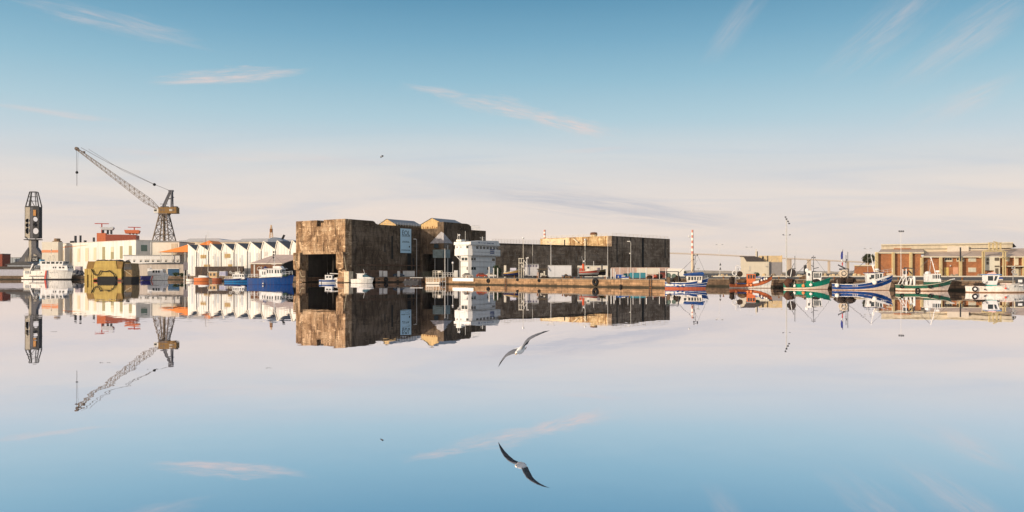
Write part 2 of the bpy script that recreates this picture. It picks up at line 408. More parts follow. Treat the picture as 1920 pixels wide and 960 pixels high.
def wallrun(i0, i1, m):
    w_ = MB(); c_ = MB()
    for a, b in zip(edge[i0:i1], edge[i0+1:i1+1]):
        w_.quad((*a, -2), (*b, -2), (*b, G0-.16), (*a, G0-.16))
        d = Vector((b[0]-a[0], b[1]-a[1])).normalized(); n_ = Vector((d.y, -d.x))*.12; k = -n_*5
        o_ = len(c_.v)
        c_._add([(a[0]+n_.x, a[1]+n_.y, G0-.16), (b[0]+n_.x, b[1]+n_.y, G0-.16), (b[0]+n_.x, b[1]+n_.y, G0+.05), (a[0]+n_.x, a[1]+n_.y, G0+.05),
                 (a[0]+k.x, a[1]+k.y, G0+.05), (b[0]+k.x, b[1]+k.y, G0+.05)], [(0, 1, 2, 3), (3, 2, 5, 4)])
        c_.quad((*a, G0-.16), (*b, G0-.16), (b[0]+n_.x, b[1]+n_.y, G0-.16), (a[0]+n_.x, a[1]+n_.y, G0-.16))
    q = w_.build('quay_wall', m); c_.build('coping', capm, q); tag(q, kind='structure')
    return q
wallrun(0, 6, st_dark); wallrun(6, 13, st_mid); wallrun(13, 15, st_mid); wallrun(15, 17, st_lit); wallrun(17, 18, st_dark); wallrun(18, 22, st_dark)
# far low shore in the haze
hm = mat('far_shore', (.30, .27, .24), .95, var=.3, scale=.01)
hb = MB(); xs = [-4200+i*60 for i in range(141)]; hh = [9+4*math.sin(i*.31)+3*math.sin(i*1.3)+random.uniform(0, 5) for i in range(141)]
for i in range(140): hb.quad((xs[i], 4200, 0), (xs[i+1], 4200, 0), (xs[i+1], 4200, hh[i+1]), (xs[i], 4200, hh[i]))
for i in range(140): hb.quad((xs[i], 4200, hh[i]), (xs[i+1], 4200, hh[i+1]), (xs[i+1], 4600, hh[i+1]+2), (xs[i], 4600, hh[i]+2))
tag(hb.build('hills', hm), kind='structure')
#@@PART2
# ================================================================== the fortified lock bunker
conL = concrete('bunker_concrete_lit', (.12, .066, .036, 1), (.27, .165, .090, 1), (.38, .265, .165, 1), .55, 1.0, .75)
conR = concrete('bunker_concrete_shaded', (.060, .038, .023, 1), (.105, .073, .048, 1), (.165, .12, .085, 1), .30, .8, .7)  # darker copy of the front wall's concrete, shade put into its colour
cond = mat('tunnel_concrete', (.05, .042, .035), .95, var=.4, streak=.4, scale=.3)
bk = T('lock_bunker', 'massive stained concrete bunker over the lock, sunlit front with a dark boat tunnel', 'bunker', (*B0, 0), BANG)
zt = 22.0
b = MB()
b.prism([(0, -1), (3.4, -1), (3.4, 4.2), (2.9, 4.2), (3.2, 10), (21.9, 10), (21.9, -1), (BW, -1), (BW, zt), (14.1, zt), (14.1, zt-2.2), (12.0, zt-2.2), (12.0, zt-1.0), (10.6, zt-1.0), (10.6, zt), (0, zt)], 0, 3, 'x')
prof = [(3, -1), (62, -1), (62, 20.85), (16.2, 20.85), (15.0, 21.2), (14.5, 21.7), (13.6, zt), (3, zt)]
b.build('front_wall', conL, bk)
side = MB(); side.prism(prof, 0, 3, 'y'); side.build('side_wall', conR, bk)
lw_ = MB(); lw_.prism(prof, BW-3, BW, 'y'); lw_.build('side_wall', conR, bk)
rf = MB().prism([(3, 11), (62, 11), (62, 20.8), (16.2, 20.8), (14.4, 21.6), (13.6, zt-.03), (3, zt-.03)], 3, BW-3, 'y'); rf.build('roof', cond, bk)
MB().box(59, 62, 3, BW-3, -1, 11).build('back_wall', cond, bk)
MB().box(3.02, 59, 3.0, 3.3, G0-3, 10.9).build('tunnel_wall', cond, bk); MB().box(3.02, 59, BW-3.4, BW-3.0, G0-3, 10.9).build('tunnel_wall', cond, bk)
# hanging lock gate guides left and right of the opening and the darker ledge below them
for y0, y1 in ((-.2, 3.3), (21.8, BW+.2)):
    g = MB(); g.prism([(y0, 5.2), (y0+.5, 4.6), (y1-.6, 4.4), (y1, 5.0), (y1, 10.6), (y0, 10.6)], -1.1, -.02, 'x'); g.build('gate_guide', conL, bk)
MB().box(-1.2, -.05, 18.6, 21.8, .2, 4.2).build('buttress', conR, bk)
pb = mat('pale_block', (.50, .40, .28), .9, var=.3, streak=.5)
MB().box(-.9, 1.2, -2.6, -.35, .2, 3.9).build('buttress', pb, bk)
r = MB()
for y in (6, 9, 13, 16, 19): r.box(9.6, 10.0, y, y+.35, .5, 10.9)
r.build('guide_rail', cond, bk)
rp = MB(); rp.path([(-1.2, 23.5, 10), (-1.3, 24, 8), (-1.3, 22.5, 5.2)], .07); rp.path([(-1.3, 21.5, 4), (-1.3, 20.8, 2.3), (-1.3, 19.8, 1.9), (-1.3, 18.8, 2.2)], .08)
rp.path([(-.9, -.5, 9), (-1.0, -1.1, 6), (-1, -1.6, 4)], .07); rp.build('cable', rope, bk)
# ledge and base courses on the shaded side
s_ = MB(); s_.box(6, 57, -.35, -.002, 6.0, 6.35); s_.box(8, 44, -.6, -.002, G0-.5, 4.4)
s_.build('base_course', mat('base_brick', (.13, .075, .05), .9, var=.5, streak=.5, scale=.7), bk)
st_ = MB()
for (x, z0, z1, wd) in ((23.2, 8.5, 17, .8), (32, 3.5, 16, 2.0), (35, 3, 9, .8), (40.2, 2, 20, 1.0), (19.5, 11, 14, .4)): st_.box(x, x+wd, -.06, -.003, z0, z1)
st_.build('soot_streak', mat('soot', (.014, .016, .017), .95, var=.5, scale=2), bk)
# roof fence
def railing(parent, pts, h, n, m, post=.07, rails=2, name='railing', z=0):
    r_ = MB()
    for a, b_ in zip(pts, pts[1:]):
        a, b_ = Vector(a), Vector(b_)
        for i in range(n+1):
            p = a.lerp(b_, i/n); r_.tube(p, p+Vector((0, 0, h)), post, n=5)
        for k in range(rails):
            q = Vector((0, 0, h*(k+1)/rails)); r_.beam(a+q, b_+q, post*1.3)
    return r_.build(name, m, parent)
railing(bk, [(16.5, .6, 20.85), (41, .6, 20.85)], 1.3, 16, galv, .04)

def pavilion(label, o, ang, w_, d_, z0, ze, zr, hip=False):
    t = T('roof_pavilion', label, 'pavilion', (*o, z0), ang)
    b = MB(); b.prism([(0, 0), (w_, 0), (w_, ze-z0), (w_*.5, zr-z0), (0, ze-z0)], 0, .3, 'x'); b.build('gable_wall', mat('ochre_gable', (.50, .35, .17), .8, var=.15, streak=.5), t)
    b = MB(); b.box(.3, d_, 0, .25, 0, ze-z0); b.box(.3, d_, w_-.25, w_, 0, ze-z0); b.build('side_wall', conR, t)
    s = MB(); e = zr-z0; k = .12
    s.loft([[(-.3, -.3, ze-z0-.1+k), (-.3, w_/2, e+k), (-.3, w_+.3, ze-z0-.1+k)], [(d_*.8, -.3, ze-z0-.1+k), (d_*.8, w_/2, e+k), (d_*.8, w_+.3, ze-z0-.1+k)], [(d_, -.3, ze-z0-.9+k), (d_, w_/2, ze-z0-.2), (d_, w_+.3, ze-z0-.9+k)]])
    s.build('roof', ribbed('slate_sheet_roof', (.13, .15, .18), 1.2, .7, 0), t)
    rr = MB()
    for i in range(9): rr.box(-.08, -.01, w_*(.06+.1*i), w_*(.06+.1*i)+random.uniform(.3, .7), .05, random.uniform(.5, 1.1))
    rr.build('rust_stain', mat('rust_brown', (.20, .085, .03), .9, var=.4), t)
    return t
# right block behind, its front in the shadow of the first
KB = (X(832, 300), 300.0)
ub = T('museum_bunker', 'second concrete bunker block with a painted pyramid above its dark doorway', 'bunker', (*KB, 0), BANG)
ul = hit(*KB, BANG, 884); vl = hit(*KB, BANG+R(90), 788)
b = MB(); b.prism([(0, -1), (17.2, -1), (17.2, 21.0), (16.2, 22.3), (14.5, 22.6), (0, 22.6)], 0, 3, 'y')
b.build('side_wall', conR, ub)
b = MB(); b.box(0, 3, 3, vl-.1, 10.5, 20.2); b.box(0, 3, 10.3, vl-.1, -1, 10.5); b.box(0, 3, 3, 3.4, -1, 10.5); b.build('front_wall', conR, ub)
MB().box(3, ul, 3, vl+14, 20, 20.8).build('roof', cond, ub); MB().box(ul-2, ul, 3, vl+14, -1, 20).build('back_wall', cond, ub)
MB().box(3.0, 16, 3.0, 3.3, -1, 10.4).build('inner_wall', cond, ub)
pavilion('ochre gabled pavilion with slate roof on the museum bunker, nearer of the two', (KB[0]+math.cos(BANG)*.2-math.sin(BANG)*.4, KB[1]+math.sin(BANG)*.2+math.cos(BANG)*.4), BANG, vl-.6, 17.5, 20.25, 21.9, 24.2)
q0 = L2W(36, 9.5)
pavilion('small ochre gabled pavilion with slate roof behind the banner wall, farther of the two', q0, BANG, 9.2, 20, 20.9, 22.2, 24.4)
b3 = (X(884, 322), 322.0); l3 = hit(*b3, R(50), 911)
cb = T('concrete_annex', 'low dark concrete block with a rooftop fence right of the museum bunker', 'bunker', (*b3, 0), R(50))
MB().box(0, l3, 0, 10, 0, Z(432, 325)).build('wall', conR, cb)
railing(cb, [(.3, .3, Z(432, 325)), (l3-.3-3, .3, Z(432, 325))], 1.9, 8, galv, .05, 3)
# pyramid mural and doorway frame on the corner, as flat paint on the two walls
mp_ = mat('mural_grey', (.34, .33, .35), .8, var=.35, scale=1.3, streak=.5)
def on_v(px):  # local y on the sunlit plane
    return hit(*KB, BANG+R(90), px)
def on_u(px): return hit(*KB, BANG, px)
mu = MB(); zc = lambda py: Z(py, 301)
mu.prism([(on_v(806), zc(456)), (on_v(827), zc(434.5)), (.02, zc(437)), (.02, zc(456))], -.05, -.004, 'x')
mu.build('mural', mp_, ub)
mu = MB(); mu.prism([(.02, zc(456)), (.02, zc(437.6)), (on_u(849), zc(456))], -.05, -.004, 'y'); mu.build('mural', mp_, ub)
mu = MB(); mu.box(-.5, -.03, on_v(831.9), on_v(813), zc(483.5), zc(468)); mu.build('canopy', mat('frosted_panel', (.16, .21, .22), .4, var=.35, scale=.9), ub)
mu = MB(); mu.box(0.05, on_u(842), -.5, -.03, zc(483.5), zc(468)); mu.build('canopy', MATS['frosted_panel'], ub)
mu = MB(); mu.box(-.04, -.004, on_v(822), on_v(814), zc(465), zc(457)); mu.box(.3, on_u(841), -.04, -.004, zc(465), zc(457)); mu.build('window', glz, ub)
mu = MB(); mu.box(-.04, -.006, on_v(831.5), on_v(818), 1, zc(484.5)); mu.box(.1, on_u(848), -.04, -.006, 1, zc(484.5)); mu.build('doorway', blackm, ub)
mu = MB()
for px in (816.5,): mu.box(-.3, -.1, on_v(px), on_v(px)+.18, 1.9, zc(484))
mu.box(on_u(838), on_u(838)+.3, -.35, -.1, 1.9, zc(460)); mu.build('column', galv, ub)
mu = MB(); mu.box(on_u(858), on_u(873), -1.6, -.02, zc(449), zc(448.3)); mu.box(on_u(859), on_u(859)+.25, -1.4, -1.2, zc(456), zc(448.5)); mu.box(on_u(870), on_u(870)+.25, -1.4, -1.2, zc(456), zc(448.5)); mu.build('porch', offwhite, ub)
mu = MB()
for px, py in ((864, 428), (871, 431), (861, 441)): mu.box(on_u(px), on_u(px)+.9, -.05, -.005, zc(py), zc(py-2.4))
mu.build('niche', blackm, ub)

# the tall banner: flat printed cloth on the bunker
y_ = -.62; xb0 = hit(*B0, BANG, 752)-1.0; xb1 = hit(*B0, BANG, 772)-1.0
bY = 300.0
ban = T('exhibition_banner', 'tall pale blue exhibition banner hanging on the dark bunker wall', 'banner', L2W(xb0, y_)+(0,), BANG)
bz0, bz1 = Z(474.5, bY), Z(429, bY); bw = xb1-xb0
MB().box(0, bw, 0, .08, bz0, bz1).build('cloth', mat('banner_blue', (.42, .60, .72), .7, var=.05), ban)
ink = mat('banner_ink', (.03, .05, .07), .7)
text('ÉOL', bw*.42, ink, ban, (bw/2, -.03, bz1-(bz1-bz0)*.19), (R(90), 0, 0))
text('CENTRE ÉOLIEN', bw*.105, ink, ban, (bw/2, -.03, bz1-(bz1-bz0)*.31), (R(90), 0, 0))
pk = MB()
for zf, n_, wd in ((.52, 4, .6), (.56, 5, .7)):
    for i in range(n_): x = bw*(.5-wd/2)+bw*wd*i/n_; pk.box(x, x+bw*wd/n_*.7, -.03, -.004, bz1-(bz1-bz0)*zf-.1, bz1-(bz1-bz0)*zf+.1)
for i in range(7): pk.box(bw*(.1+.115*i), bw*(.1+.115*i)+bw*.07, -.03, -.004, bz0+.9, bz0+1.25)
pk.box(bw*.78, bw*.88, -.03, -.004, bz0+2.1, bz0+2.7)
pk.build('lettering', ink, ban)

# ================================================================== the big submarine base behind
E0 = (X(1147, 360), 360.0); EA = R(46); el = hit(*E0, EA, 1256)
base = T('submarine_base', 'huge flat roofed dark concrete base with a sunlit ochre upper wall on its left', 'bunker', (*E0, 0), EA)
zE = Z(442, 360)
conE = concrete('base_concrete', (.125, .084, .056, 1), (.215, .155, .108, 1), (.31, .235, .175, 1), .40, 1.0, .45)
conS = concrete('base_concrete_sunlit', (.26, .15, .07, 1), (.42, .28, .14, 1), (.52, .38, .22, 1), .6, .6, .35)  # copy of the base concrete with the sunlight put into its colour
lv = hit(*E0, EA+R(90)-R(1.5), 1016)
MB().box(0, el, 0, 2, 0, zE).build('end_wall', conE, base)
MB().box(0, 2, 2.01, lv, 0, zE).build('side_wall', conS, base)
MB().box(2, el-.05, 2, lv, zE-1, zE-.05).build('roof', cond, base); MB().box(el-2, el-.01, 2.01, lv, 0, zE-1).build('back_wall', conE, base)
cr = mat('pale_render', (.60, .49, .33), .85, var=.15, streak=.4)
lc = hit(*E0, EA+R(90), 1067)
p = MB(); p.box(-.12, -.005, lc, lv-1.5, 15.2, zE-.3); p.build('pale_panel', cr, base)
p = MB(); yA = hit(*E0, EA+R(90), 1060); yB = hit(*E0, EA+R(90), 1058); p.box(-.16, -.13, yA, yB, 15.2, zE-1); p.build('slit', blackm, base)
p = MB(); yA = hit(*E0, EA+R(90), 1100); yB = hit(*E0, EA+R(90), 1078); yC = hit(*E0, EA+R(90), 1086)
p.beam((-.7, yB, zE-.8), (-.7, yC, zE-2.6), .9, .5); p.beam((-.7, yC-4, 15.3), (-.7, yA, zE-1.2), .9, .5); p.beam((-.9, yB-6, zE-2.8), (-.9, yA, zE-2.0), .6, .5); p.build('stair', cr, base)
p = MB()
for px in (1070, 1077, 1094, 1104, 1122, 1136): yy_ = hit(*E0, EA+R(90), px); p.box(-.1, -.004, yy_, yy_+.3, 15.2+random.uniform(0, 2), zE-.2)
p.build('rust_stain', MATS['rust_brown'], base)
p = MB()
for px, wd in ((1156, .7), (1203.5, 1.6), (1246, .8), (1166, .3), (1182, .4)): xx = hit(*E0, EA, px); p.box(xx, xx+wd, -.06, -.004, random.uniform(2, 11) if wd < 1 else 1, zE-.3)
p.build('soot_streak', MATS['soot'], base)
railing(base, [(1, .4, zE), (el-1, .4, zE)], 1.2, 14, cr, .05); railing(base, [(.4, 3, zE), (.4, lv, zE)], 1.0, 12, cr, .05)
tk = MB(); yT = hit(*E0, EA+R(90), 1104.5); tk.tube((3.5, yT, zE), (3.5, yT, zE+.9), 1.55, n=20); tk.build('turret_base', cr, base)
tk = MB(); tk.tube((3.5, yT, zE+.9), (3.5, yT, zE+1.9), 1.75, 1.6, n=20); tk.ball((3.5, yT, zE+1.9), 1.6, 1.6, .3, n=20); tk.build('turret', mat('rusty_turret', (.12, .05, .025), .8, var=.3), base)
# long lower wing in front, left
W0 = (X(925, 318), 318.0); W1 = (X(1146.3, 359.2), 359.2)
wa = math.atan2(W1[1]-W0[1], W1[0]-W0[0]); wl_ = math.hypot(W1[0]-W0[0], W1[1]-W0[1])
wg = T('bunker_wing', 'long low dark concrete wing with a pale rooftop railing left of the submarine base', 'bunker', (*W0, 0), wa)
zW = Z(462.3, 359)
MB().box(0, wl_, 0, 1.5, 0, zW).build('wall', conE, wg); MB().box(0, wl_-.5, 1.5, 30, zW-.8, zW-.02).build('roof', cond, wg)
MB().box(-.1, wl_, -.25, 1.0, zW-.35, zW+.05).build('parapet', cond, wg)
railing(wg, [(0, .5, zW), (wl_*.46, .5, zW)], 1.7, 20, cr, .035, 4); railing(wg, [(wl_*.46, .5, zW), (wl_-.5, .5, zW)], .9, 24, cr, .03, 2)
p = MB()
for i in range(26):
    x = random.uniform(2, wl_-2); z = random.choice((7.5, 10.8, 13.2, 9.4))+random.uniform(-.4, .4); p.box(x, x+random.uniform(.3, 3.4), -.03, -.003, z, z+random.uniform(.08, .3))
for i in range(14):
    x = random.uniform(2, wl_-2); z = random.uniform(7, 13); p.box(x, x+random.uniform(.1, .35), -.03, -.003, z-random.uniform(1, 3.5), z)
p.build('lime_stain', mat('lime_stain', (.20, .17, .14), .9, var=.4), wg)
# pale low wall in front of the base
pw = T('yard_wall', 'low pale pink yard wall below the dark submarine base', 'wall', P(1146, 312, G0), 0)
pwl = X(1256, 312)-X(1146, 312)
MB().box(0, pwl, 0, .4, 0, Z(501.5, 312)-G0).build('wall', mat('pink_render', (.46, .33, .28), .85, var=.25, streak=.3), pw)
gw = MB(); gw.box(X(1194, 311.9)-X(1146, 312), X(1236, 311.9)-X(1146, 312), -.2, -.01, 1.0, Z(502.5, 312)-G0); gw.build('panel', cream, pw)
gw = MB(); gw.box(pwl-4, pwl, -.2, -.01, 0, 2.2); gw.build('panel', darkm, pw)

# ================================================================== white control building shaped like a ship's bridge
K0 = (X(881.5, 258), 258.0)
cbg = T('control_building', 'white building like a ship bridge with an overhanging top floor on the quay', 'building', (*K0, G0), BANG)
lu = hit(*K0, BANG, 935.5); lvv = hit(*K0, BANG+R(90), 854.5); lvl = hit(*K0, BANG+R(90), 863.5); lul = hit(*K0, BANG, 929)
h = lambda py: Z(py, 260)-G0
b = MB(); b.prism([(.8, 0), (0, .8), (0, lvl), (lul, lvl), (lul, 0)], 0, h(479.5), 'z'); b.build('lower_wall', white, cbg)
b = MB(); b.prism([(.5, -.6), (-.6, .5), (-.6, lvv), (lu, lvv), (lu, -.6)], h(479.4), h(467), 'z')
b.prism([(.6, -.3), (-.3, .6), (-.3, lvv), (lu-.8, lvv), (lu-.8, -.3)], h(467)+.002, h(459.3), 'z'); b.build('upper_wall', white, cbg)
rf = MB(); rf.prism([(-.8, h(459.3)+.01), (lu-.3, h(459.3)+.01), (lu-1.6, h(449.5)), (5, h(450.6)), (-.7, h(453.6))], -.8, 1.4, 'y')
rf.prism([(-.8, h(459.3)+.01), (lu-1.4, h(459.3)+.01), (lu-1.6, h(452.5)), (-.7, h(453.6))], 1.401, lvv+.2, 'y'); rf.build('roof', white, cbg)
def panes(parent, plane, lst, off, name='window', m=glz, frame=None):
    for (a0, a1, z0, z1) in lst:
        w_ = MB()
        if plane == 'u': w_.box(a0, a1, off-.05, off-.004, z0, z1)
        else: w_.box(off-.05, off-.004, a0, a1, z0, z1)
        o = w_.build(name, m, parent)
        if frame:
            f_ = MB(); k = .12
            for q in ((a0-k, a1+k, z0-k, z0), (a0-k, a1+k, z1, z1+k), (a0-k, a0, z0, z1), (a1, a1+k, z0, z1)):
                if plane == 'u': f_.box(q[0], q[1], off-.08, off-.006, q[2], q[3])
                else: f_.box(off-.08, off-.006, q[0], q[1], q[2], q[3])
            f_.build('frame', frame, o)
panes(cbg, 'u', [(hit(*K0, BANG, px), hit(*K0, BANG, px+4.2), h(466.4), h(461.3)) for px in (891.5, 898, 904.3, 910.8, 916.8, 923.3, 929)], -.3)
panes(cbg, 'u', [(.55, 1.7, h(488.3), h(483)), (2.0, 3.0, h(488.3), h(483)), (.6, 1.7, h(506), h(501)), (2.0, 3.0, h(506), h(501)), (lul-2, lul-.4, h(488.5), h(483.5)), (lul*.66, lul*.66+.9, h(506), h(501.5)), (lul*.9, lul*.9+.7, h(505), h(502))], 0)
hv = lambda px: hit(*K0, BANG+R(90), px)
panes(cbg, 'v', [(hv(876.5), hv(871.5), h(488.5), h(483)), (hv(870.5), hv(865.5), h(488.5), h(483)), (hv(877), hv(875), h(506), h(500.5))], 0)
panes(cbg, 'v', [(hv(859), hv(857.4), h(465), h(462)), (hv(866), hv(864.8), h(465), h(462))], -.6 if False else -.3)
panes(cbg, 'v', [(hv(880.6)+.35, hv(878.2)+.6, h(466), h(460.8))], -.3)
gr = MB()
for py in (490.5, 500.3, 479.9): gr.box(.9, lul, -.1, -.003, h(py)-.05, h(py)+.05); gr.box(-.1, -.003, .9, lvl, h(py)-.05, h(py)+.05)
for py in (472.5, 478): gr.box(.6, lu, -.66, -.602, h(py)-.04, h(py)+.04)
gr.build('groove', greym, cbg)
lg = MB(); x = hit(*K0, BANG, 893)
while x < hit(*K0, BANG, 922):
    wd = random.choice((.25, .4, .55)); lg.box(x, x+wd, -.86, -.802, h(455.8), h(454.2)); x += wd+random.choice((.15, .2, .7))
xx = hit(*K0, BANG, 916)
for i in range(3): lg.box(xx, xx+2.4, -.66, -.603, h(475)+.6*i, h(475)+.6*i+.35)
lg.build('lettering', mat('navy_letters', (.09, .11, .2), .6), cbg)
ma = MB(); ma.tube((lu-4, 4, h(450)), (lu-4, 4, h(441)), .1, n=6); ma.beam((lu-5.5, 4, h(443)), (lu-2.5, 4, h(443)), .1); ma.beam((lu-5, 4, h(445.5)), (lu-3, 4, h(446.5)), .1)
ma.box(-.4, 1.6, 3.4, 5.4, h(453), h(449)); ma.tube((-.2, lvv-1, h(453)), (-.2, lvv-1, h(438)), .08, n=6); ma.tube((4, 5, h(451)), (4, 5, h(432)), .06, n=5)
ma.build('mast', offwhite, cbg)
br_ = MB(); br_.beam((-.3, lvv-.4, h(479.5)), (.2, lvl-.2, h(490)), .2); br_.build('brace', white, cbg)

# ================================================================== left shore
# long white hall
HA = R(53); H0 = (X(255, 430), 430.0); hl = hit(*H0, HA+R(90), 100.5)
hall = T('ship_hall', 'long cream white shipyard hall with olive window strips behind the yellow gate', 'hall', (*H0, G0), HA)
hz = lambda py: Z(py, 430)-G0
hallw = ribbed('hall_sheet', (.61, .585, .55), 3.0, .93, 1, .6, .08)
MB().box(0, 60, 0, hl, 0, hz(450.2)).build('wall', [hallw], hall)
MB().box(-.3, 60, -.3, hl, hz(450.2)+.01, hz(449.6)).build('roof', offwhite, hall)
st = MB()
hy = lambda px: hit(*H0, HA+R(90), px)
olive = mat('olive_glazing', (.26, .23, .13), .5, var=.15)
pale = mat('pale_glazing', (.56, .46, .33), .5, var=.1)
def ps(a, b_, p0, p1, m):
    Y = H0[1]+hy(a)*math.cos(HA); w_ = MB(); w_.box(-.12, -.01, hy(b_), hy(a), Z(p1, Y)-G0, Z(p0, Y)-G0); w_.build('window', m, hall)
for a, b_, p0, p1, m in ((242, 247.2, 461, 480, olive), (225, 230, 461.5, 485, olive), (208, 213.3, 472.5, 486, olive), (208, 213.3, 463, 472.4, pale), (192, 197, 463, 487, olive), (176, 180.5, 464, 488, pale), (160, 166, 465, 490, pale), (145.5, 150, 466, 491, pale), (131, 134.5, 467, 492, pale), (116, 119.5, 468, 493, pale)): ps(a, b_, p0, p1, m)
orp = mat('salmon_stripe', (.66, .26, .13), .7, var=.1)
sm = MB(); Ya = H0[1]+hy(165)*math.cos(HA); Yb = H0[1]+hy(101)*math.cos(HA)
sm.quad((-.05, hy(165), Z(459.7, Ya)-G0), (-.05, hy(101), Z(466.3, Yb)-G0), (-.05, hy(101), Z(464.2, Yb)-G0), (-.05, hy(165), Z(459.1, Ya)-G0)); sm.build('stripe', orp, hall)
p = MB(); p.box(hit(*H0, HA, 264.3), hit(*H0, HA, 276), -.1, -.01, hz(472)*1.03, hz(460.5)*1.03); p.build('window', mat('green_glazing', (.13, .19, .16), .4, var=.1), hall)
p = MB()
for px, a, b_ in ((134, 4, .35), (143.5, 4, .3), (168.5, 2.5, .3), (152, 1.2, .4)): p.box(2, 2+b_*3, hy(px), hy(px)+b_*3, hz(449.6), hz(449.6)+a*1.1)
p.box(2, 5, hy(128), hy(124.5), hz(449.6), hz(449.6)+1.4); p.build('vent', darkm, hall)
# stair tower of the hall, with the salmon band
tw = T('hall_tower', 'cream stair tower with a salmon band at the left end of the hall', 'tower', P(78.5, 470), 0)
tl = X(109, 470)-X(78.5, 470); tz = lambda py: Z(py, 470)-G0
MB().box(0, tl, 0, 5, 0, tz(453.3)).build('wall', cream, tw); MB().box(-.1, tl+.1, -.1, -.005, tz(473.5), tz(468.8)).build('stripe', orp, tw)
p = MB(); p.box(4.5, 8.5, 3, 6, tz(453.3), tz(451.2)); p.tube((6.5, 4.5, tz(451.2)), (6.5, 4.5, tz(446.6)), 1.7, n=14); p.build('water_tank', mat('brown_tank', (.2, .13, .08), .8), tw)
# ship superstructure rising behind
ship = T('moored_ship', 'orange ship superstructure with two red radar masts showing above the white hall', 'ship', P(198, 500), R(18))
k = 500/F; sz = lambda py: Z(py, 500)-G0
MB().box(0, 52*k, 0, 16, 0, sz(439.5)).build('deckhouse', mat('ship_red_shaded', (.33, .085, .05), .6, var=.15, streak=.3), ship)  # right side of the same block, darker red with its shade painted in
MB().box(-15*k, 0, 0, 5, 0, sz(437)).build('deckhouse', mat('ship_orange', (.62, .17, .07), .6, var=.1), ship)
p = MB(); p.prism([(-12*k, sz(425.5)), (-8*k, sz(430.5)), (9*k, sz(430.5)), (12*k, sz(427)), (11*k, sz(424.5)), (6*k, sz(425.5))], 3, 9, 'y'); p.build('bridge', white, ship)
p = MB(); p.prism([(30*k, sz(430)), (32*k, sz(436.5)), (55*k, sz(436.5)), (57*k, sz(431)), (55*k, sz(429.8))], 3, 9, 'y'); p.build('bridge', MATS['ship_orange'], ship)
p = MB(); 
for x in (-8, 0, 6, 38, 44, 50): p.box(x*k, (x+2)*k, 4, 8, sz(438), sz(430) if x < 20 else sz(436.5))
p.build('pillar', darkm, ship)
for cx, zt_, hw in ((-9, 418.7, 12), (47, 424.6, 11)):
    p = MB(); p.box(cx*k-.3, cx*k+.3, 5, 5.6, sz(436), sz(zt_)); p.box((cx-hw)*k, (cx+hw)*k, 5, 5.5, sz(zt_+.6), sz(zt_-.8)); p.build('radar_mast', redp, ship)
# second white building and the lower ones
def simple_hall(name, label, cat, px0, px1, Y, py, depth, m, rz=0, roof=None, roofm=None):
    t = T(name, label, cat, P(px0, Y), rz); L_ = X(px1, Y)-X(px0, Y); hh_ = Z(py, Y)-G0
    if roof is None: MB().box(0, L_, 0, depth, 0, hh_).build('wall', m, t); MB().box(-.2, L_+.2, -.25, depth, hh_+.005, hh_+.4).build('roof', roofm or greym, t)
    else:
        MB().box(0, L_, 0, depth, 0, hh_).build('wall', m, t)
        MB().prism([(-.2, hh_+.005), (L_+.2, hh_+.005)]+[((px-px0)/(px1-px0)*L_, Z(pp, Y)-G0) for px, pp in roof], -.3, depth, 'y').build('roof', roofm or greym, t)
    return t, L_, (lambda px: (px-px0)/(px1-px0)*L_), (lambda pp: Z(pp, Y)-G0)
t, L_, fx, fz = simple_hall('workshop', 'cream flat roofed workshop with a beige door behind the orange canopy', 'hall', 283, 336, 410, 454.3, 20, cream)
MB().box(fx(321), fx(333), -.1, -.01, fz(478), fz(456.5)).build('door', ribbed('beige_door', (.52, .44, .32), .9, .8), t)
MB().box(-.1, .3, -.3, -.05, 0, fz(454)).build('downpipe', galv, t)
t, L_, fx, fz = simple_hall('long_hall', 'very long cream hall with grey blue roofs behind the sawtooth sheds', 'hall', 336, 560, 440, 453.5, 60, ribbed('long_hall_sheet', (.60, .50, .38), 2.4, .92, 0), roof=[(545, 449), (523, 449), (510, 447), (455, 447.5), (450, 450), (418, 450), (408, 446.8), (355, 447.3), (350, 450), (336, 451)], roofm=mat('pale_blue_roof', (.36, .37, .41), .6, var=.1))
oc = T('orange_canopy', 'bright orange sloping canopy roof left of the sawtooth sheds', 'canopy', P(296, 398), 0)
p = MB(); sx = 398/F; p.prism([(0, fz(472.6)*0+Z(472.8, 398)-G0), (56*sx, Z(472.6, 398)-G0), (56*sx, Z(458.5, 398)-G0), (40*sx, Z(463.5, 398)-G0), (18*sx, Z(469, 398)-G0)], 0, 10, 'y'); p.build('roof', mat('canopy_orange', (.72, .22, .05), .6, var=.08), oc)
p = MB(); [p.box(x*sx, x*sx+.25, .2, .5, 0, Z(472.6, 398)-G0) for x in (4, 26, 50)]; p.build('column', galv, oc)
p = MB(); p.box(26*sx, 56*sx, 6, 6.3, 0, Z(473.2, 398)-G0); p.build('wall', cream, oc)
o2 = T('orange_roof', 'orange hipped roof seen between the first sawtooth gables', 'roof', P(366, 420), 0)
sx = 420/F; MB().prism([(0, Z(461, 420)-G0), (33*sx, Z(461, 420)-G0), (32*sx, Z(455.5, 420)-G0), (26*sx, Z(450.8, 420)-G0)], 0, 14, 'y').build('roof', MATS['canopy_orange'], o2)
MB().box(1, 32*sx, .5, 13.5, 0, Z(461, 420)-G0-.01).build('wall', cream, o2)
bh = T('roof_house', 'small blue grey gabled penthouse with a black chimney above the sawtooth roofs', 'building', P(502, 400), 0)
sx = 400/F; MB().prism([(0, 0), (28*sx, 0), (28*sx, Z(450.5, 400)-G0), (15*sx, Z(445, 400)-G0), (9*sx, Z(445, 400)-G0), (0, Z(449, 400)-G0)], 0, 12, 'y').build('wall', mat('blue_grey_sheet', (.17, .20, .26), .5, var=.15), bh)
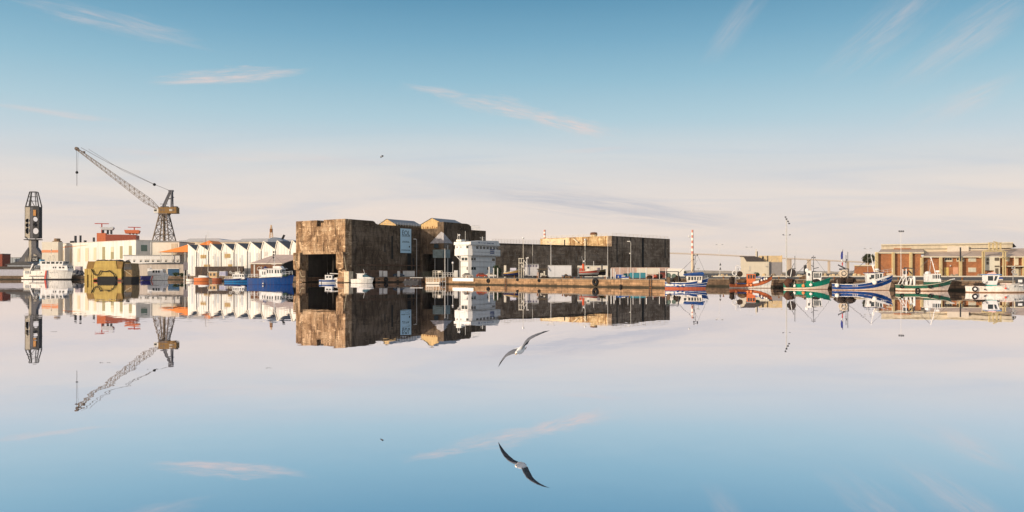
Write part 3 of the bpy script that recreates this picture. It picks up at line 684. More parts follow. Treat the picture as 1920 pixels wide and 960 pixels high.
MB().beam((24*sx, 3, Z(448, 400)-G0), (28*sx, 3, Z(440, 400)-G0), .9).build('chimney', blackm, bh)
fm = T('flare_tower', 'slender rusty cream lattice tower standing behind the sawtooth sheds', 'tower', P(508.5, 600), 0)
p = MB(); sx = 600/F
for i in range(6):
    z0, z1 = Z(446-i*4, 600)-G0, Z(442-i*4, 600)-G0; w0, w1 = 2.2-i*.28, 2.2-(i+1)*.28
    for a, b_ in ((-1, -1), (1, -1), (1, 1), (-1, 1)): p.beam((a*w0*.5, b_*w0*.5, z0), (a*w1*.5, b_*w1*.5, z1), .35)
    p.beam((-w0*.5, -w0*.5, z0), (w1*.5, -w1*.5, z1), .3)
p.box(-.5, .5, -.5, .5, 0, Z(446, 600)-G0); p.build('lattice', mat('tower_cream', (.55, .38, .24), .7, var=.3), fm)
p = MB(); p.box(-.9, .9, -.9, .9, Z(436, 600)-G0, Z(429, 600)-G0); p.build('cabin', MATS['rust_brown'], fm)

t, L_, fx, fz = simple_hall('office_row', 'low white office row with ten small windows', 'building', 232, 337, 402, 479.6, 9, white)
for px in (240.5, 250, 262.3, 271.5, 276, 285, 294.5, 299, 309.5, 322, 331.5): 
    q = MB().box(fx(px), fx(px)+.9, -.06, -.004, fz(491), fz(486)).build('window', glz, t); MB().box(fx(px)-.15, fx(px)+1.05, -.09, -.065, fz(488.6), fz(486)).build('shutter', mat('window_shutter', (.45, .42, .38), .7), q)
t, L_, fx, fz = simple_hall('grey_shed', 'beige grey shed with a curved dark roof edge and blue doorway', 'shed', 252, 344, 396, 495.4, 14, ribbed('beige_sheet', (.40, .34, .29), 2.2, .9, 0), roof=[(345, 492.2), (318, 492.2), (290, 493.2), (262, 494.4)], roofm=darkm)
MB().box(fx(315), fx(336), -.1, -.01, 0, fz(504)).build('door', mat('shed_blue', (.015, .06, .13), .5, var=.2), t)
MB().box(fx(314), fx(336.5), -.4, -.12, fz(504)+.01, fz(503)).build('lintel', offwhite, t)
t, L_, fx, fz = simple_hall('violet_shed', 'grey violet shed with a rounded roof in front of the first gables', 'shed', 344.4, 392, 392, 497, 14, mat('violet_grey', (.17, .155, .18), .7, var=.15, streak=.4), roof=[(392, 498.8), (380, 495.5), (368, 492.6), (355, 491.8), (345, 492)], roofm=MATS['violet_grey'])
dk = MB(); [dk.box(fx(px), fx(px+3), -.08, -.01, .2, fz(506)) for px in (347, 353, 366, 378)]; dk.build('opening', blackm, t)

# sawtooth sheds
SA = R(55.5); S1 = (X(556, 338), 338.0)
saw = T('sawtooth_shed', 'cream industrial shed with eight sawtooth gables and dark slate slopes', 'shed', (*S1, G0), SA)
sy = lambda px: hit(*S1, SA+R(90), px)
def szz(px, py): Y = S1[1]+sy(px)*math.cos(SA); return Z(py, Y)-G0
peaks = [(352.5, 458), (373.6, 459), (395.5, 457), (419.7, 456), (443, 455), (469.7, 453.6), (494.7, 452.6), (520.5, 451.5), (548.6, 450.8)]
vals = [(369, 472), (391.5, 471), (415, 472.4), (439, 472), (464, 470.2), (490, 469.8), (516.6, 468.6), (544, 470)]
ln = [];
for i, pk_ in enumerate(peaks):
    ln.append((sy(pk_[0]), szz(*pk_)))
    if i < 8: ln.append((sy(vals[i][0]), szz(*vals[i])))
ln.append((0.0, szz(556, 458)))
sheet = ribbed('shed_sheet', (.58, .56, .53), 1.9, .78, 1, .6, .38)
f = MB(); f.prism([(ln[0][0], 0)]+ln+[(0, 0)], 0, .4, 'x'); f.build('front_wall', sheet, saw)
slate = mat('slate_slope', (.06, .062, .07), .6, var=.2, scale=.5)
rfm = MB()
rfm.loft([[(.42, y, z-.1) for y, z in ln], [(26, y, z-.1) for y, z in ln]]); rfm.build('roof', slate, saw)
eg = MB()
for (y0, z0), (y1, z1) in zip(ln, ln[1:]): eg.beam((-.12, y0, z0+.05), (-.12, y1, z1+.05), .45, .35)
eg.build('edge_trim', cream, saw)
MB().box(.4, 26, ln[0][0]-.5, ln[0][0], 0, ln[0][1]-3).build('side_wall', cream, saw)
grst = mat('grey_stripe_sheet', (.36, .38, .40), .6, var=.1)
for px, w_, p0 in ((359, 3, 479), (371, 2, 474), (385, 3, 484), (407, 4, 481), (431, 4, 487), (441.5, 3, 476), (452, 4, 478), (466, 4, 473), (480, 4, 474), (402, 2, 476)):
    y1, y0 = sy(px), sy(px+w_); MB().box(-.1, -.01, y0, y1, .2, szz(px, p0)).build('door', grst, saw)
for px, w_, p0, p1 in ((376.5, 10, 484.5, 478), (422, 10, 483.5, 476), (383, 11, 500, 496), (428.5, 7, 500, 495.5)):
    MB().box(-.25, -.12, sy(px+w_), sy(px), szz(px, p0), szz(px, p1)).build('sign_board', mat('ochre_board', (.30, .21, .10), .8, var=.3), saw)
gt = MB()
for i in range(8): y_, z_g = ln[2*i+1]; gt.box(-.35, -.13, y_-.12, y_+.12, .2, z_g-.2)
gt.build('downpipe', mat('downpipe_grey', (.22, .22, .23), .6), saw)
random.seed(5); pt2 = MB()
for i in range(9):
    y_ = random.uniform(4, ln[0][0]-4); h_ = random.uniform(1.2, 4); z_ = random.uniform(3, 9); pt2.box(-.07, -.012, y_, y_+random.uniform(.8, 2.6), z_, z_+h_)
pt2.build('sheet_patch', mat('patched_sheet', (.40, .38, .36), .6, var=.2, streak=.3), saw)
for i in (3, 4, 6): MB().box(8, 9.4, ln[2*i+1][0]+1.5, ln[2*i+1][0]+3.0, ln[2*i+1][1]+.7, ln[2*i+1][1]+1.9).build('skylight', white, saw)
# dark wall before the sheds
t = T('dark_brick_wall', 'low dark brick wall running before the sawtooth sheds', 'wall', P(366, 374), math.atan2(351-374, X(455.5, 351)-X(366, 374)))
wl2 = math.hypot(351-374, X(455.5, 351)-X(366, 374))
MB().box(0, wl2, 0, .6, 0, Z(500, 372)-G0).build('wall', mat('dark_brick', (.045, .033, .028), .9, var=.6, scale=.8, streak=.5), t)
# brick shed with pink roof beside the bunker
bs = T('brick_boathouse', 'brick boathouse with a wide pink roof left of the lock bunker', 'shed', P(470, 308), 0)
sx = 308/F; z_ = lambda py: Z(py, 308)-G0
bri = mat('boathouse_brick', (.17, .085, .05), .9, var=.35, scale=.8, streak=.4)
MB().box(0, 58*sx, 0, 14, 0, z_(495.2)).build('wall', bri, bs)
p = MB(); p.prism([(58*sx+.02, 0), (58*sx+.3, 0), (58*sx+.3, z_(495.2)), (58*sx+.02, z_(495.2))], 0, 14, 'y'); p.quad((58*sx+.31, 0, 0), (58*sx+.31, 0, z_(495.2)), (58*sx+5.6, 18, z_(475)), (58*sx+5.6, 18, 0)); p.build('gable_wall', mat('black_boards', (.02, .02, .023), .8, var=.3), bs)
p = MB(); p._add([(-.5, -.5, z_(495.2)+.05), (60*sx, -.5, z_(495.2)+.05), (60*sx+5.8, 18, z_(476.5)), (18*sx, 18, z_(476.5)), (-.5, -.5, z_(494.2)+.05), (60*sx, -.5, z_(494.2)+.05), (60*sx+5.8, 18, z_(475.6)), (18*sx, 18, z_(475.6))], [(0, 1, 2, 3), (4, 5, 6, 7), (0, 1, 5, 4), (1, 2, 6, 5), (3, 2, 6, 7), (0, 3, 7, 4)])
p.build('roof', ribbed('pink_roof', (.52, .38, .31), 1.5, .93, 0), bs)
MB().box(-.5, 60*sx, -.62, -.51, z_(495.3), z_(494.0)+.1).build('gutter', cream, bs)
p = MB(); p.box(1.2, 1.7, -.1, -.01, 0, z_(496)); p.box(4, 4.4, -.1, -.01, 0, z_(500)); p.build('downpipe', galv, bs)
p = MB(); p.torus((3.4, -.25, z_(504)), .75, .09); p.beam((3.4, -.25, z_(507.5)), (3.4, -.25, z_(515)), .1); p.build('mooring_ring', offwhite, bs)

# far left group
t, L_, fx, fz = simple_hall('blue_hall', 'distant pale blue ribbed hall on the far left', 'hall', -60, 37, 620, 483.5, 30, ribbed('blue_ribbed', (.33, .38, .43), 3.4, .55, 0))
t, L_, fx, fz = simple_hall('brick_block', 'dark red block cut by the left picture edge', 'building', -40, 4.2, 600, 476.5, 10, mat('dark_red_render', (.24, .06, .035), .8, var=.2))
t, L_, fx, fz = simple_hall('low_pitched_shed', 'pale shed with a low dark pitched roof below the tower foot', 'shed', 14, 62, 470, 497.2, 14, mat('bluegrey_wall', (.32, .35, .40), .7, var=.2, streak=.2), roof=[(64, 497), (52, 492), (44, 490.2), (30, 491), (10, 496.4)], roofm=darkm)
t, L_, fx, fz = simple_hall('long_quay_shed', 'long low violet white quay shed with a dark roof at the left edge', 'shed', -120, 61, 425, 504.8, 12, mat('lilac_white', (.38, .38, .45), .7, var=.1, streak=.2), roof=[(62, 499.5), (-120, 499.5)], roofm=mat('dark_brown_roof', (.06, .05, .045), .9, var=.3))
t, L_, fx, fz = simple_hall('white_cabin', 'small cream cabin between the quay shed and the patrol ship', 'cabin', 44.8, 58, 418, 503.5, 5, cream)

# ================================================================== crane tower (seen end on)
tY = 547.0; k = tY/F; tr = T('crane_tower', 'tall pierced steel crane tower with an open lattice head on splayed feet', 'crane', P(63, tY), 0)
tz = lambda py: Z(py, tY)-G0
stl = mat('tower_pale_steel', (.40, .35, .28), .7, var=.2, streak=.4); std = mat('tower_dark_steel', (.022, .023, .028), .6, var=.3, streak=.4); stm = mat('tower_violet_steel', (.085, .085, .10), .6, var=.25, streak=.3)
p = MB()     # lattice head
T0 = [(-6, -2), (6.5, -2), (6.5, 3), (-6, 3)]; T1 = [(-12, -5), (12.5, -5), (12.5, 5), (-12, 5)]
for (a, b_), (c_, d_) in zip(T0, T1): p.beam((a*k, b_*k, tz(360)), (c_*k, d_*k, tz(388)), .55)
p.beam((-6*k, -2*k, tz(360)), (6.5*k, -2*k, tz(360)), .6); p.beam((-12*k, -5*k, tz(387.5)), (12.5*k, -5*k, tz(387.5)), .7); p.beam((-6*k, 3*k, tz(360)), (6.5*k, 3*k, tz(360)), .5)
for f_ in (.33, .62):
    w0 = 6+6*f_; z0 = 360+28*f_; p.beam((-w0*k, -3.5*k, tz(z0)), (w0*k, -3.5*k, tz(z0)), .4)
p.beam((-3*k, -2*k, tz(360)), (-4*k, -4*k, tz(388)), .7); p.beam((4*k, -2*k, tz(360)), (7*k, -4*k, tz(388)), .4); p.beam((-6*k, -2.5*k, tz(369)), (4*k, -3*k, tz(388)), .3)
p.build('lattice_head', std, tr)
def holed(x0, x1, z0, z1, holes, y):
    """a plate with round holes, built by boolean-free boolean: ring strips round each opening"""
    m_ = MB(); zs = sorted(holes, key=lambda h: h[0]); cur = z0
    for (cz, r_) in zs:
        cx = (x0+x1)/2; rr = min(r_, (x1-x0)/2-.15)
        m_.box(x0, x1, y, y+.5, cur, cz-r_)
        n = 10
        for i in range(n):
            a0, a1 = -math.pi/2+math.pi*i/n, -math.pi/2+math.pi*(i+1)/n
            for s__ in (-1, 1):
                m_.quad((cx+s__*rr*math.cos(a0), y, cz+r_*math.sin(a0)), (cx+s__*rr*math.cos(a1), y, cz+r_*math.sin(a1)), (x0 if s__ < 0 else x1, y, cz+r_*math.sin(a1)), (x0 if s__ < 0 else x1, y, cz+r_*math.sin(a0)))
        cur = cz+r_
    m_.box(x0, x1, y, y+.5, cur, z1)
    return m_
holed(-12.5*k, -4*k, tz(447), tz(388), [(tz(414), 1.4), (tz(422.5), 1.5), (tz(433), 2.2)], -5*k).build('side_plate', stl, tr)
holed(1.5*k, 12.5*k, tz(447), tz(388), [(tz(411), 1.7), (tz(421), 1.7), (tz(433.5), 2.1)], -5*k).build('side_plate', std, tr)
holed(-12*k, 12*k, tz(447), tz(388), [(tz(411), 1.7), (tz(433.5), 2.4)], 5*k).build('back_plate', stm, tr)
MB().box(-4*k, 1.5*k, -4.6*k, -3.6*k, tz(447), tz(388)).build('centre_plate', stm, tr)
MB().box(3*k, 8*k, -6.2*k, -5.01*k, tz(405), tz(394)).build('cabin', mat('rust_orange', (.42, .20, .06), .7, var=.3), tr)
p = MB(); p.box(-13.5*k, -12.5*k, -5*k, 5*k, tz(446), tz(388)); p.box(12.5*k, 13.2*k, -5*k, 5*k, tz(446), tz(388)); p.build('edge_beam', std, tr)
p = MB(); p.box(-14.5*k, 13.5*k, -7*k, 6*k, tz(450.3), tz(448.6)); p.beam((-13*k, -6*k, tz(444)), (-6*k, -5*k, tz(450)), .4); p.beam((12*k, -6*k, tz(444)), (5*k, -5*k, tz(450)), .4); p.build('platform', std, tr)
MB().box(-7*k, -2.01*k, -4*k, 4*k, 0, tz(450)).build('column', stl, tr); MB().box(-2*k, 7*k, -4*k, 4*k, 0, tz(450)).build('column', stm, tr)
p = MB()
for s__ in (-1, 1): p.prism([(s__*7*k, tz(464)), (s__*7*k, tz(492)), (s__*25*k, tz(492)), (s__*25.5*k, tz(490))], -5*k, 5*k, 'y'); p.box(min(s__*18*k, s__*25*k), max(s__*18*k, s__*25*k), -5*k, 5*k, 0, tz(492))
p.build('splayed_foot', stm, tr)
p = MB(); [p.prism([((-14+3*i)*k, tz(496)), ((-11.4+3*i)*k, tz(496)), ((-11.4+3*i)*k, tz(480-i))], -5.6*k, -5.02*k, 'y') for i in range(4)]; p.build('stay', stl, tr)
p = MB(); p.box(2*k, 12*k, -7*k, -6*k, tz(491), tz(482)); sg = p.build('sign_board', blackm, tr)
text('DE', 2.7, white, sg, (7*k, -7.1*k, tz(486.5)), (R(90), 0, 0), ext=.03)
p = MB(); p.prism([(4*k, tz(480)), (11*k, tz(480)), (4*k, tz(476))], -6.8*k, -6.1*k, 'y'); p.build('hood', stl, tr)

# ================================================================== the big luffing crane
cY = 580.0; k = cY/F; cz = lambda py: Z(py, cY)-G0; cx = lambda px: (px-308)*k
crn = T('luffing_crane', 'tall lattice dock crane with a long raised jib and ochre machine house', 'crane', P(308, cY), 0)
csteel = mat('crane_cream_steel', (.17, .125, .09), .6, var=.2, streak=.2); coch = mat('crane_ochre', (.21, .115, .032), .6, var=.2, streak=.3)
cdk = mat('crane_brown_steel', (.12, .09, .075), .6, var=.3)
p = MB(); q_ = MB()
lev = [455, 440, 426, 413, 402]
def hw(py): return (15.8-(455-py)/(455-402)*9.3)*k
for i, (a, b_) in enumerate(zip(lev, lev[1:])):
    wa_, wb_ = hw(a), hw(b_)
    cs = [(-1, -1), (1, -1), (1, 1), (-1, 1)]
    for j in range(4):
        (ax, ay), (bx, by) = cs[j], cs[(j+1) % 4]
        tgt = p if j in (0, 3) else q_  # right and back sides take darker steel, shade put into the colour
        tgt.beam((ax*wa_, ay*wa_, cz(a)), (ax*wb_, ay*wb_, cz(b_)), .65)
        tgt.beam((ax*wa_, ay*wa_, cz(a)), (bx*wb_, by*wb_, cz(b_)), .30); tgt.beam((bx*wa_, by*wa_, cz(a)), (ax*wb_, ay*wb_, cz(b_)), .30)
        if i % 2 == 0: tgt.beam((ax*wb_, ay*wb_, cz(b_)), (bx*wb_, by*wb_, cz(b_)), .35)
for ax, ay in cs: p.beam((ax*hw(455)*1.0, ay*hw(455), 0), (ax*hw(455), ay*hw(455), cz(455)), .8)
p.build('lattice_tower', csteel, crn); q_.build('lattice_tower', cdk, crn)
MB().tube((0, 0, 0), (0, 0, cz(401)), .9, n=10).build('mast_column', csteel, crn)
MB().box(-8*k, 9*k, -8*k, 8*k, cz(402.5), cz(400.3)).build('slewing_ring', cdk, crn)
p = MB(); p.box(cx(300), cx(333.5), -7*k, 7*k, cz(400), cz(389)); p.box(cx(300)-.2, cx(334), -7.4*k, 7.4*k, cz(400.5), cz(399.8)); mh = p.build('machine_house', coch, crn)
p = MB(); [p.box(cx(x), cx(x)+1, -7.1*k, -7.01*k, cz(396), cz(392)) for x in (304, 309, 321, 327)]; p.build('louvre', cdk, mh)
lt = MB(); [lt.box(cx(320.5+i*2.0), cx(321.8+i*2.0), -7.2*k, -7.12*k, cz(396.2), cz(392.6)) for i in range(3)]; lt.build('emblem', offwhite, mh)
p = MB(); [p.box(cx(x), cx(x)+1.2, -2, 2, cz(389), cz(387)) for x in (303, 312, 323, 329)]; p.build('vent', cdk, mh)
p = MB(); p.box(cx(290.5), cx(299.5), -5*k, 3*k, cz(399.5), cz(392)); cbn = p.build('cabin', offwhite, crn); MB().box(cx(291.3), cx(296), -5.2*k, -5.01*k, cz(396.5), cz(393)).build('window', glz, cbn)
p = MB()    # A-frame
for y in (-4*k, 4*k):
    p.beam((cx(322.5), y, cz(389)), (cx(322.5), y*.5, cz(357)), .8); p.beam((cx(306), y, cz(389)), (cx(320), y*.5, cz(357)), .9); p.beam((cx(322.5), y, cz(372)), (cx(314), y, cz(373)), .4)
p.box(cx(316.5), cx(325), -2.5*k, 2.5*k, cz(359.5), cz(356.5)); p.beam((cx(322), 0, cz(370)), (cx(326.5), 0, cz(370)), .5); p.beam((cx(303), -6*k, cz(383)), (cx(317), -6*k, cz(383)), .4)
for a in range(5): p.beam((cx(322.5), -4*k, cz(389-6*a)), (cx(322.5), 4*k, cz(386-6*a)), .3)
p.build('a_frame', mat('frame_grey', (.10, .10, .12), .5, var=.2), crn)
# jib: a tapering four-chord lattice
j0 = Vector((cx(297), 0, cz(391.5))); j1 = Vector((cx(144.5), 0, cz(279.5))); n = 34
dj = (j1-j0).normalized(); up = Vector((-dj.z, 0, dj.x)); up = up if up.z > 0 else -up
p = MB(); prev = None
for i in range(n+1):
    t_ = i/n; hw_ = (1.5+2.6*min(t_*8, 1))*.5*(1-.72*max(0, (t_-.15)/.85)); c_ = j0.lerp(j1, t_)
    ring = [c_+up*hw_+Vector((0, s__*hw_*1.3, 0)) for s__ in (-1, 1)]+[c_-up*hw_+Vector((0, s__*hw_*1.3, 0)) for s__ in (1, -1)]
    if prev:
        for a, b_ in zip(prev, ring): p.beam(a, b_, .26)
        o_ = i % 2
        p.beam(prev[0+o_*0], ring[3], .17) if o_ else p.beam(prev[3], ring[0], .17)
        p.beam(prev[1], ring[2], .17) if not o_ else p.beam(prev[2], ring[1], .17)
        p.beam(prev[0], ring[1], .15)
    p.beam(ring[0], ring[3], .15)
    prev = ring
p.build('jib', csteel, crn)
p = MB(); p.tube(j1+Vector((-.2, -1, .3)), j1+Vector((-.2, 1, .3)), 1.2, n=14); p.box(cx(143), cx(149), -1, 1, cz(282.5), cz(280.6)); p.box(cx(156), cx(159), -.6, .6, cz(287), cz(283.5)); p.build('jib_head', cdk, crn)
wire = mat('wire', (.10, .09, .085), .6)
p = MB(); p.path([j1+Vector((3, 0, 1)), (cx(200), 0, cz(303.5)), (cx(250), 0, cz(326.5)), (cx(289), 0, cz(345.5)), (cx(320), 0, cz(358))], .14, 5); p.path([j1+Vector((8, .8, 0)), (cx(230), .8, cz(320)), (cx(289), .8, cz(346))], .11, 5)
p.build('luffing_rope', wire, crn); MB().ball((cx(289.5), 0, cz(346)), 1.1).build('rope_block', blackm, crn)
p = MB(); p.path([(cx(144.2), -.4, cz(281)), (cx(144), -.4, cz(322))], .11, 5); p.path([(cx(146), .4, cz(283)), (cx(145), .4, cz(322))], .08, 5); p.path([(cx(144.2), 0, cz(324)), (cx(144.2), 0, cz(348.5))], .16, 5); p.build('hoist_rope', wire, crn)
MB().ball((cx(144.2), 0, cz(323.3)), .95, .95, 1.05, 12, 8).build('hook_block', blackm, crn)
#@@PART3
# ================================================================== right shore
# chimney, bridge and far pieces
cm = T('striped_chimney', 'tall far chimney with red and white bands on a cream shaft', 'chimney', P(1298.3, 1800), 0)
k = 1800/F; zc = lambda py: Z(py, 1800)-G0
MB().tube((0, 0, 0), (0, 0, zc(476)), 3.3, 2.8, 14).build('shaft', mat('chimney_cream', (.58, .45, .33), .8, var=.1), cm)
rw = MB(); n = 9
for i in range(n):
    z0 = zc(476)+(zc(431)-zc(476))*i/n; z1 = zc(476)+(zc(431)-zc(476))*(i+1)/n
    rw.m(i % 2).tube((0, 0, z0), (0, 0, z1), 2.8-.08*i, 2.72-.08*i, 14)
rw.build('banded_top', [mat('band_red', (.50, .20, .15), .6), mat('band_white', (.80, .72, .66), .6)], cm)
c2_ = T('striped_chimney', 'short far red and white chimney tip above the bunker railing', 'chimney', P(1021.3, 1500), 0)
MB().tube((0, 0, 0), (0, 0, Z(448, 1500)-G0), 2.2, 2.0, 10).build('shaft', MATS['band_white'], c2_)
rw = MB()
for i in range(5): rw.m(i % 2).tube((0, 0, Z(448-i*3.4, 1500)-G0), (0, 0, Z(448-(i+1)*3.4, 1500)-G0), 2.0, 1.9, 10)
rw.build('banded_top', [MATS['band_red'], MATS['band_white']], c2_)
bY_ = 2500; k = bY_/F
bg_ = T('road_bridge', 'very long pale road bridge on tall piers far across the water', 'bridge', (0, bY_, 0), 0)
bm_ = mat('bridge_concrete', (.50, .40, .31), .8, var=.08, scale=.02)
pts = [(1210, 473.5), (1257, 475), (1330, 477.5), (1400, 481), (1467, 484.5), (1520, 487), (1570, 489.5), (1640, 493), (1720, 498), (1800, 503)]
d = MB()
for (a, za), (b_, zb) in zip(pts, pts[1:]): d.beam((X(a, bY_), 0, Z(za, bY_)), (X(b_, bY_), 0, Z(zb, bY_)), 12, 2.6)
d.build('deck', bm_, bg_)
r_ = MB()
for (a, za), (b_, zb) in zip(pts, pts[1:]): r_.beam((X(a, bY_), -6, Z(za, bY_)+2.4), (X(b_, bY_), -6, Z(zb, bY_)+2.4), .5)
r_.build('railing', bm_, bg_)
for px, w_ in ((1479, 6), (1482.5, 2), (1517, 6), (1554.3, 3.2), (1590, 3), (1625, 2.6), (1660, 2.4)):
    zt_ = Z(484.5+(px-1467)*.049, bY_)-1.4; MB().box(X(px, bY_)-w_*k/2, X(px, bY_)+w_*k/2, -4, 4, -1, zt_).build('pier', bm_, bg_)
# kerb behind the quay and the boulders on it
kb = MB(); kb.box(X(1338, 284), X(2000, 284), 283.5, 284.6, G0+.004, G0+.42); tag(kb.build('kerb', cream), kind='structure')
kp = MB(); kp.box(X(1338, 284), X(2000, 284), 262, 283.4, G0+.004, G0+.012); tag(kp.build('road', mat('road_violet', (.10, .085, .08), .9, var=.2, scale=.3)), kind='structure')
random.seed(11)
rock_m = [mat('pale_boulder', (.50, .38, .23), .9, var=.35, scale=1.5), mat('grey_boulder', (.25, .20, .15), .9, var=.4, scale=1.5)]
rocks = [(1336, 4, 3.2), (1342, 5, 4), (1349, 6, 5), (1355, 7, 6), (1363, 5, 5), (1433, 9, 7), (1441, 6, 3), (1450, 9, 7), (1459, 6, 3), (1468, 10, 6), (1478, 7, 5), (1498, 8, 5), (1503, 6, 4), (1509, 7, 5), (1540, 10, 8), (1547, 8, 7), (1558, 7, 5), (1563, 9, 6), (1570, 6, 5), (1603, 8, 7), (1611, 9, 6), (1618, 7, 4), (1668, 10, 6), (1676, 9, 5), (1785, 7, 6), (1793, 8, 6), (1836, 9, 6), (1844, 7, 5)]
zones = [(1400, 'on the kerb between chimney and cream house'), (1472, 'at the foot of the cream house'), (1530, 'around the dark block behind the green boat'), (1590, 'on the kerb left of the brick annex'), (1640, 'before the low brick annex'), (1700, 'before the first brick bays'), (1810, 'before the yellow and salmon doors'), (2000, 'left of the pale entrance bay')]
def zone_of(px): return next(z_ for z_ in zones if px <= z_[0])
ords = ['first', 'second', 'third', 'fourth', 'fifth', 'sixth', 'seventh']; nums = ['', 'one', 'two', 'three', 'four', 'five', 'six', 'seven']
desc = {1336: 'small pale boulder first on the kerb right of the chimney', 1459: 'low flat boulder near the grey end wall of the cream house'}
for px, w_, h_ in rocks:
    k = 286/F; b = MB(); wm_ = w_*k*.5; hm_ = h_*k
    b.ball((0, 0, hm_*.42), wm_, wm_*.8, hm_*.55, 9, 6, .16)
    for _ in range(2): a = random.uniform(-.6, .6); b.ball((wm_*a, -wm_*.3, hm_*.25), wm_*.5, wm_*.4, hm_*.35, 8, 5, .2)
    o = b.build('boulder', rock_m[random.random() < .35]); o.location = P(px, 286)
    tag(o, None, 'boulder', 'boulders along the kerb')
    zn = next(z_ for z_ in zones if px <= z_[0]); mem = [r_[0] for r_ in rocks if zone_of(r_[0]) == zn]; i_ = mem.index(px)
    o['label'] = f'{ords[i_]} from the left of the {nums[len(mem)]} boulders {zn[1]}'
# cream house with chimney
HR = R(14); Hx = P(1388.5, 300)
hs = T('cream_house', 'cream windowless house with dark tiled roof and two chimneys behind the orange boat', 'house', Hx, 0)
k = 300/F; z_ = lambda py: Z(py, 300)-G0; x_ = lambda px: X(px, 300)-X(1388.5, 300)
cry = mat('house_cream', (.64, .57, .46), .85, var=.06, scale=.4, streak=.1); shade = mat('house_shaded_wall', (.27, .25, .25), .85, var=.08)  # end wall is a grey copy of the cream, its shade in the colour
p = MB(); p.prism([(0, 0), (x_(1442), 0), (x_(1442), z_(490.5)), (x_(1400), z_(490.5)), (x_(1395), z_(482.5)), (0, z_(480.5))], 0, 12, 'y'); p.build('wall', cry, hs)
tl_ = mat('roof_slate', (.07, .06, .06), .8, var=.3, scale=2)
p = MB(); p.prism([(x_(1399.6), z_(490.4)), (x_(1436), z_(490.4)), (x_(1425), z_(483)), (x_(1414), z_(480.3)), (-.4, z_(480.2)), (-.2, z_(481)), (x_(1394.5), z_(482.2))], -.15, 12, 'y'); p.build('roof', tl_, hs)
p = MB(); p.box(x_(1416.6), x_(1419.3), 2, 5, z_(485), z_(471)); p.box(x_(1417.2), x_(1418.6), 2.5, 4, z_(471), z_(467)); c_ = p.build('chimney', cry, hs); MB().box(x_(1419.32), x_(1421), 2.3, 4.8, z_(485), z_(471)).build('flue', tl_, c_)
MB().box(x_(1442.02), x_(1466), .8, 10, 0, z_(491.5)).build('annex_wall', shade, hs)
p = MB(); p.box(x_(1423), x_(1466), 1.5, 12.1, z_(491.49), z_(479.3)); p.box(x_(1465), x_(1467), 1.2, 12, 0, z_(478.5)); p.build('upper_storey', mat('ochre_storey', (.58, .44, .26), .8, var=.15), hs)
MB().torus((x_(1452), 1.45, z_(491)), 1.5, .06, 'y', 24).build('arch_trim', cry, hs)
p = MB(); p.box(x_(1429), x_(1432), 1.4, 1.49, z_(486), z_(480.5)); p.box(x_(1438.5), x_(1440), 1.35, 1.49, z_(491), z_(479.5)); p.build('opening', darkm, hs)
p = MB(); p.box(x_(1405), x_(1406), -.1, -.01, z_(507), z_(499)); p.box(x_(1402), x_(1407), -.1, -.01, z_(508), z_(507.2)); p.box(x_(1408), x_(1416), -.1, -.01, z_(510.2), z_(509.7)); p.build('wall_fitting', galv, hs)
# brick fish hall, right
FY = 292.0; k = FY/F
fh = T('brick_warehouse', 'long red brick quay warehouse with yellow pillars and pale corrugated roofs', 'warehouse', P(1641, FY), 0)
z_ = lambda py: Z(py, FY)-G0; x_ = lambda px: X(px, FY)-X(1641, FY)
brk = bpy.data.materials.new('warehouse_brick'); brk.use_nodes = True; N = NT(brk.node_tree); bb = brk.node_tree.nodes['Principled BSDF']
tc = N.n('ShaderNodeTexCoord').outputs['Object']; bt = N.n('ShaderNodeTexBrick'); N.put(bt.inputs['Vector'], N.mapping(tc, (1, 1, 1), rot=(R(90), 0, 0)))
bt.inputs['Color1'].default_value = (.29, .105, .042, 1); bt.inputs['Color2'].default_value = (.42, .175, .072, 1); bt.inputs['Mortar'].default_value = (.46, .22, .11, 1); bt.inputs['Scale'].default_value = 1
bt.inputs['Brick Width'].default_value = .5; bt.inputs['Row Height'].default_value = .22; bt.inputs['Mortar Size'].default_value = .02
N.put(bb.inputs['Base Color'], N.mix(.5, bt.outputs[0], N.ramp(N.noise(tc, .5, 5, .65), [(.3, (.55, .5, .5)), (.7, (1.1, 1.05, 1.0))]), 'MULTIPLY')); bb.inputs['Roughness'].default_value = .9
yel = mat('yellow_pillar', (.50, .40, .22), .7, var=.12, streak=.35); rfp = ribbed('corrugated_pale_roof', (.40, .31, .25), 1.1, .85, 0)
crt = mat('cream_trim', (.62, .55, .42), .6, var=.06)
p = MB(); p.box(0, x_(1727), 0, 14, 0, z_(475)); p.box(x_(1727)+.01, x_(1980), .6, 14, 0, z_(481.5)); p.build('brick_wall', brk, fh)
p = MB(); p.box(-.2, x_(1731), -.5, 0, z_(475.4), z_(472.6)); p.box(x_(1728), x_(1838), -.5, .5, z_(482.8), z_(480.7)); p.box(x_(1874), x_(1980), -.5, .5, z_(482.8), z_(480.7)); p.build('eave_trim', crt, fh)
p = MB(); p.loft([[(x_(1646), -.5, z_(472.5)), (x_(1731), -.5, z_(472.5))], [(x_(1651), 5, z_(466.5)), (x_(1731), 5, z_(466.5))]]); p.loft([[(x_(1729), -.5, z_(480.6)), (x_(1838), -.5, z_(480.6))], [(x_(1740), 6, z_(470)), (x_(1838), 6, z_(466.5))]])
p.loft([[(x_(1838), -.4, z_(480.6)), (x_(1990), -.4, z_(480.6))], [(x_(1838), 6, z_(466.5)), (x_(1990), 6, z_(463))]])
p.build('roof', rfp, fh)
p = MB(); p.box(x_(1652), x_(1903), 5.0, 14, z_(476), z_(466.6)); p.build('upper_wall', mat('upper_cream', (.62, .52, .38), .7, var=.08, scale=.4), fh)
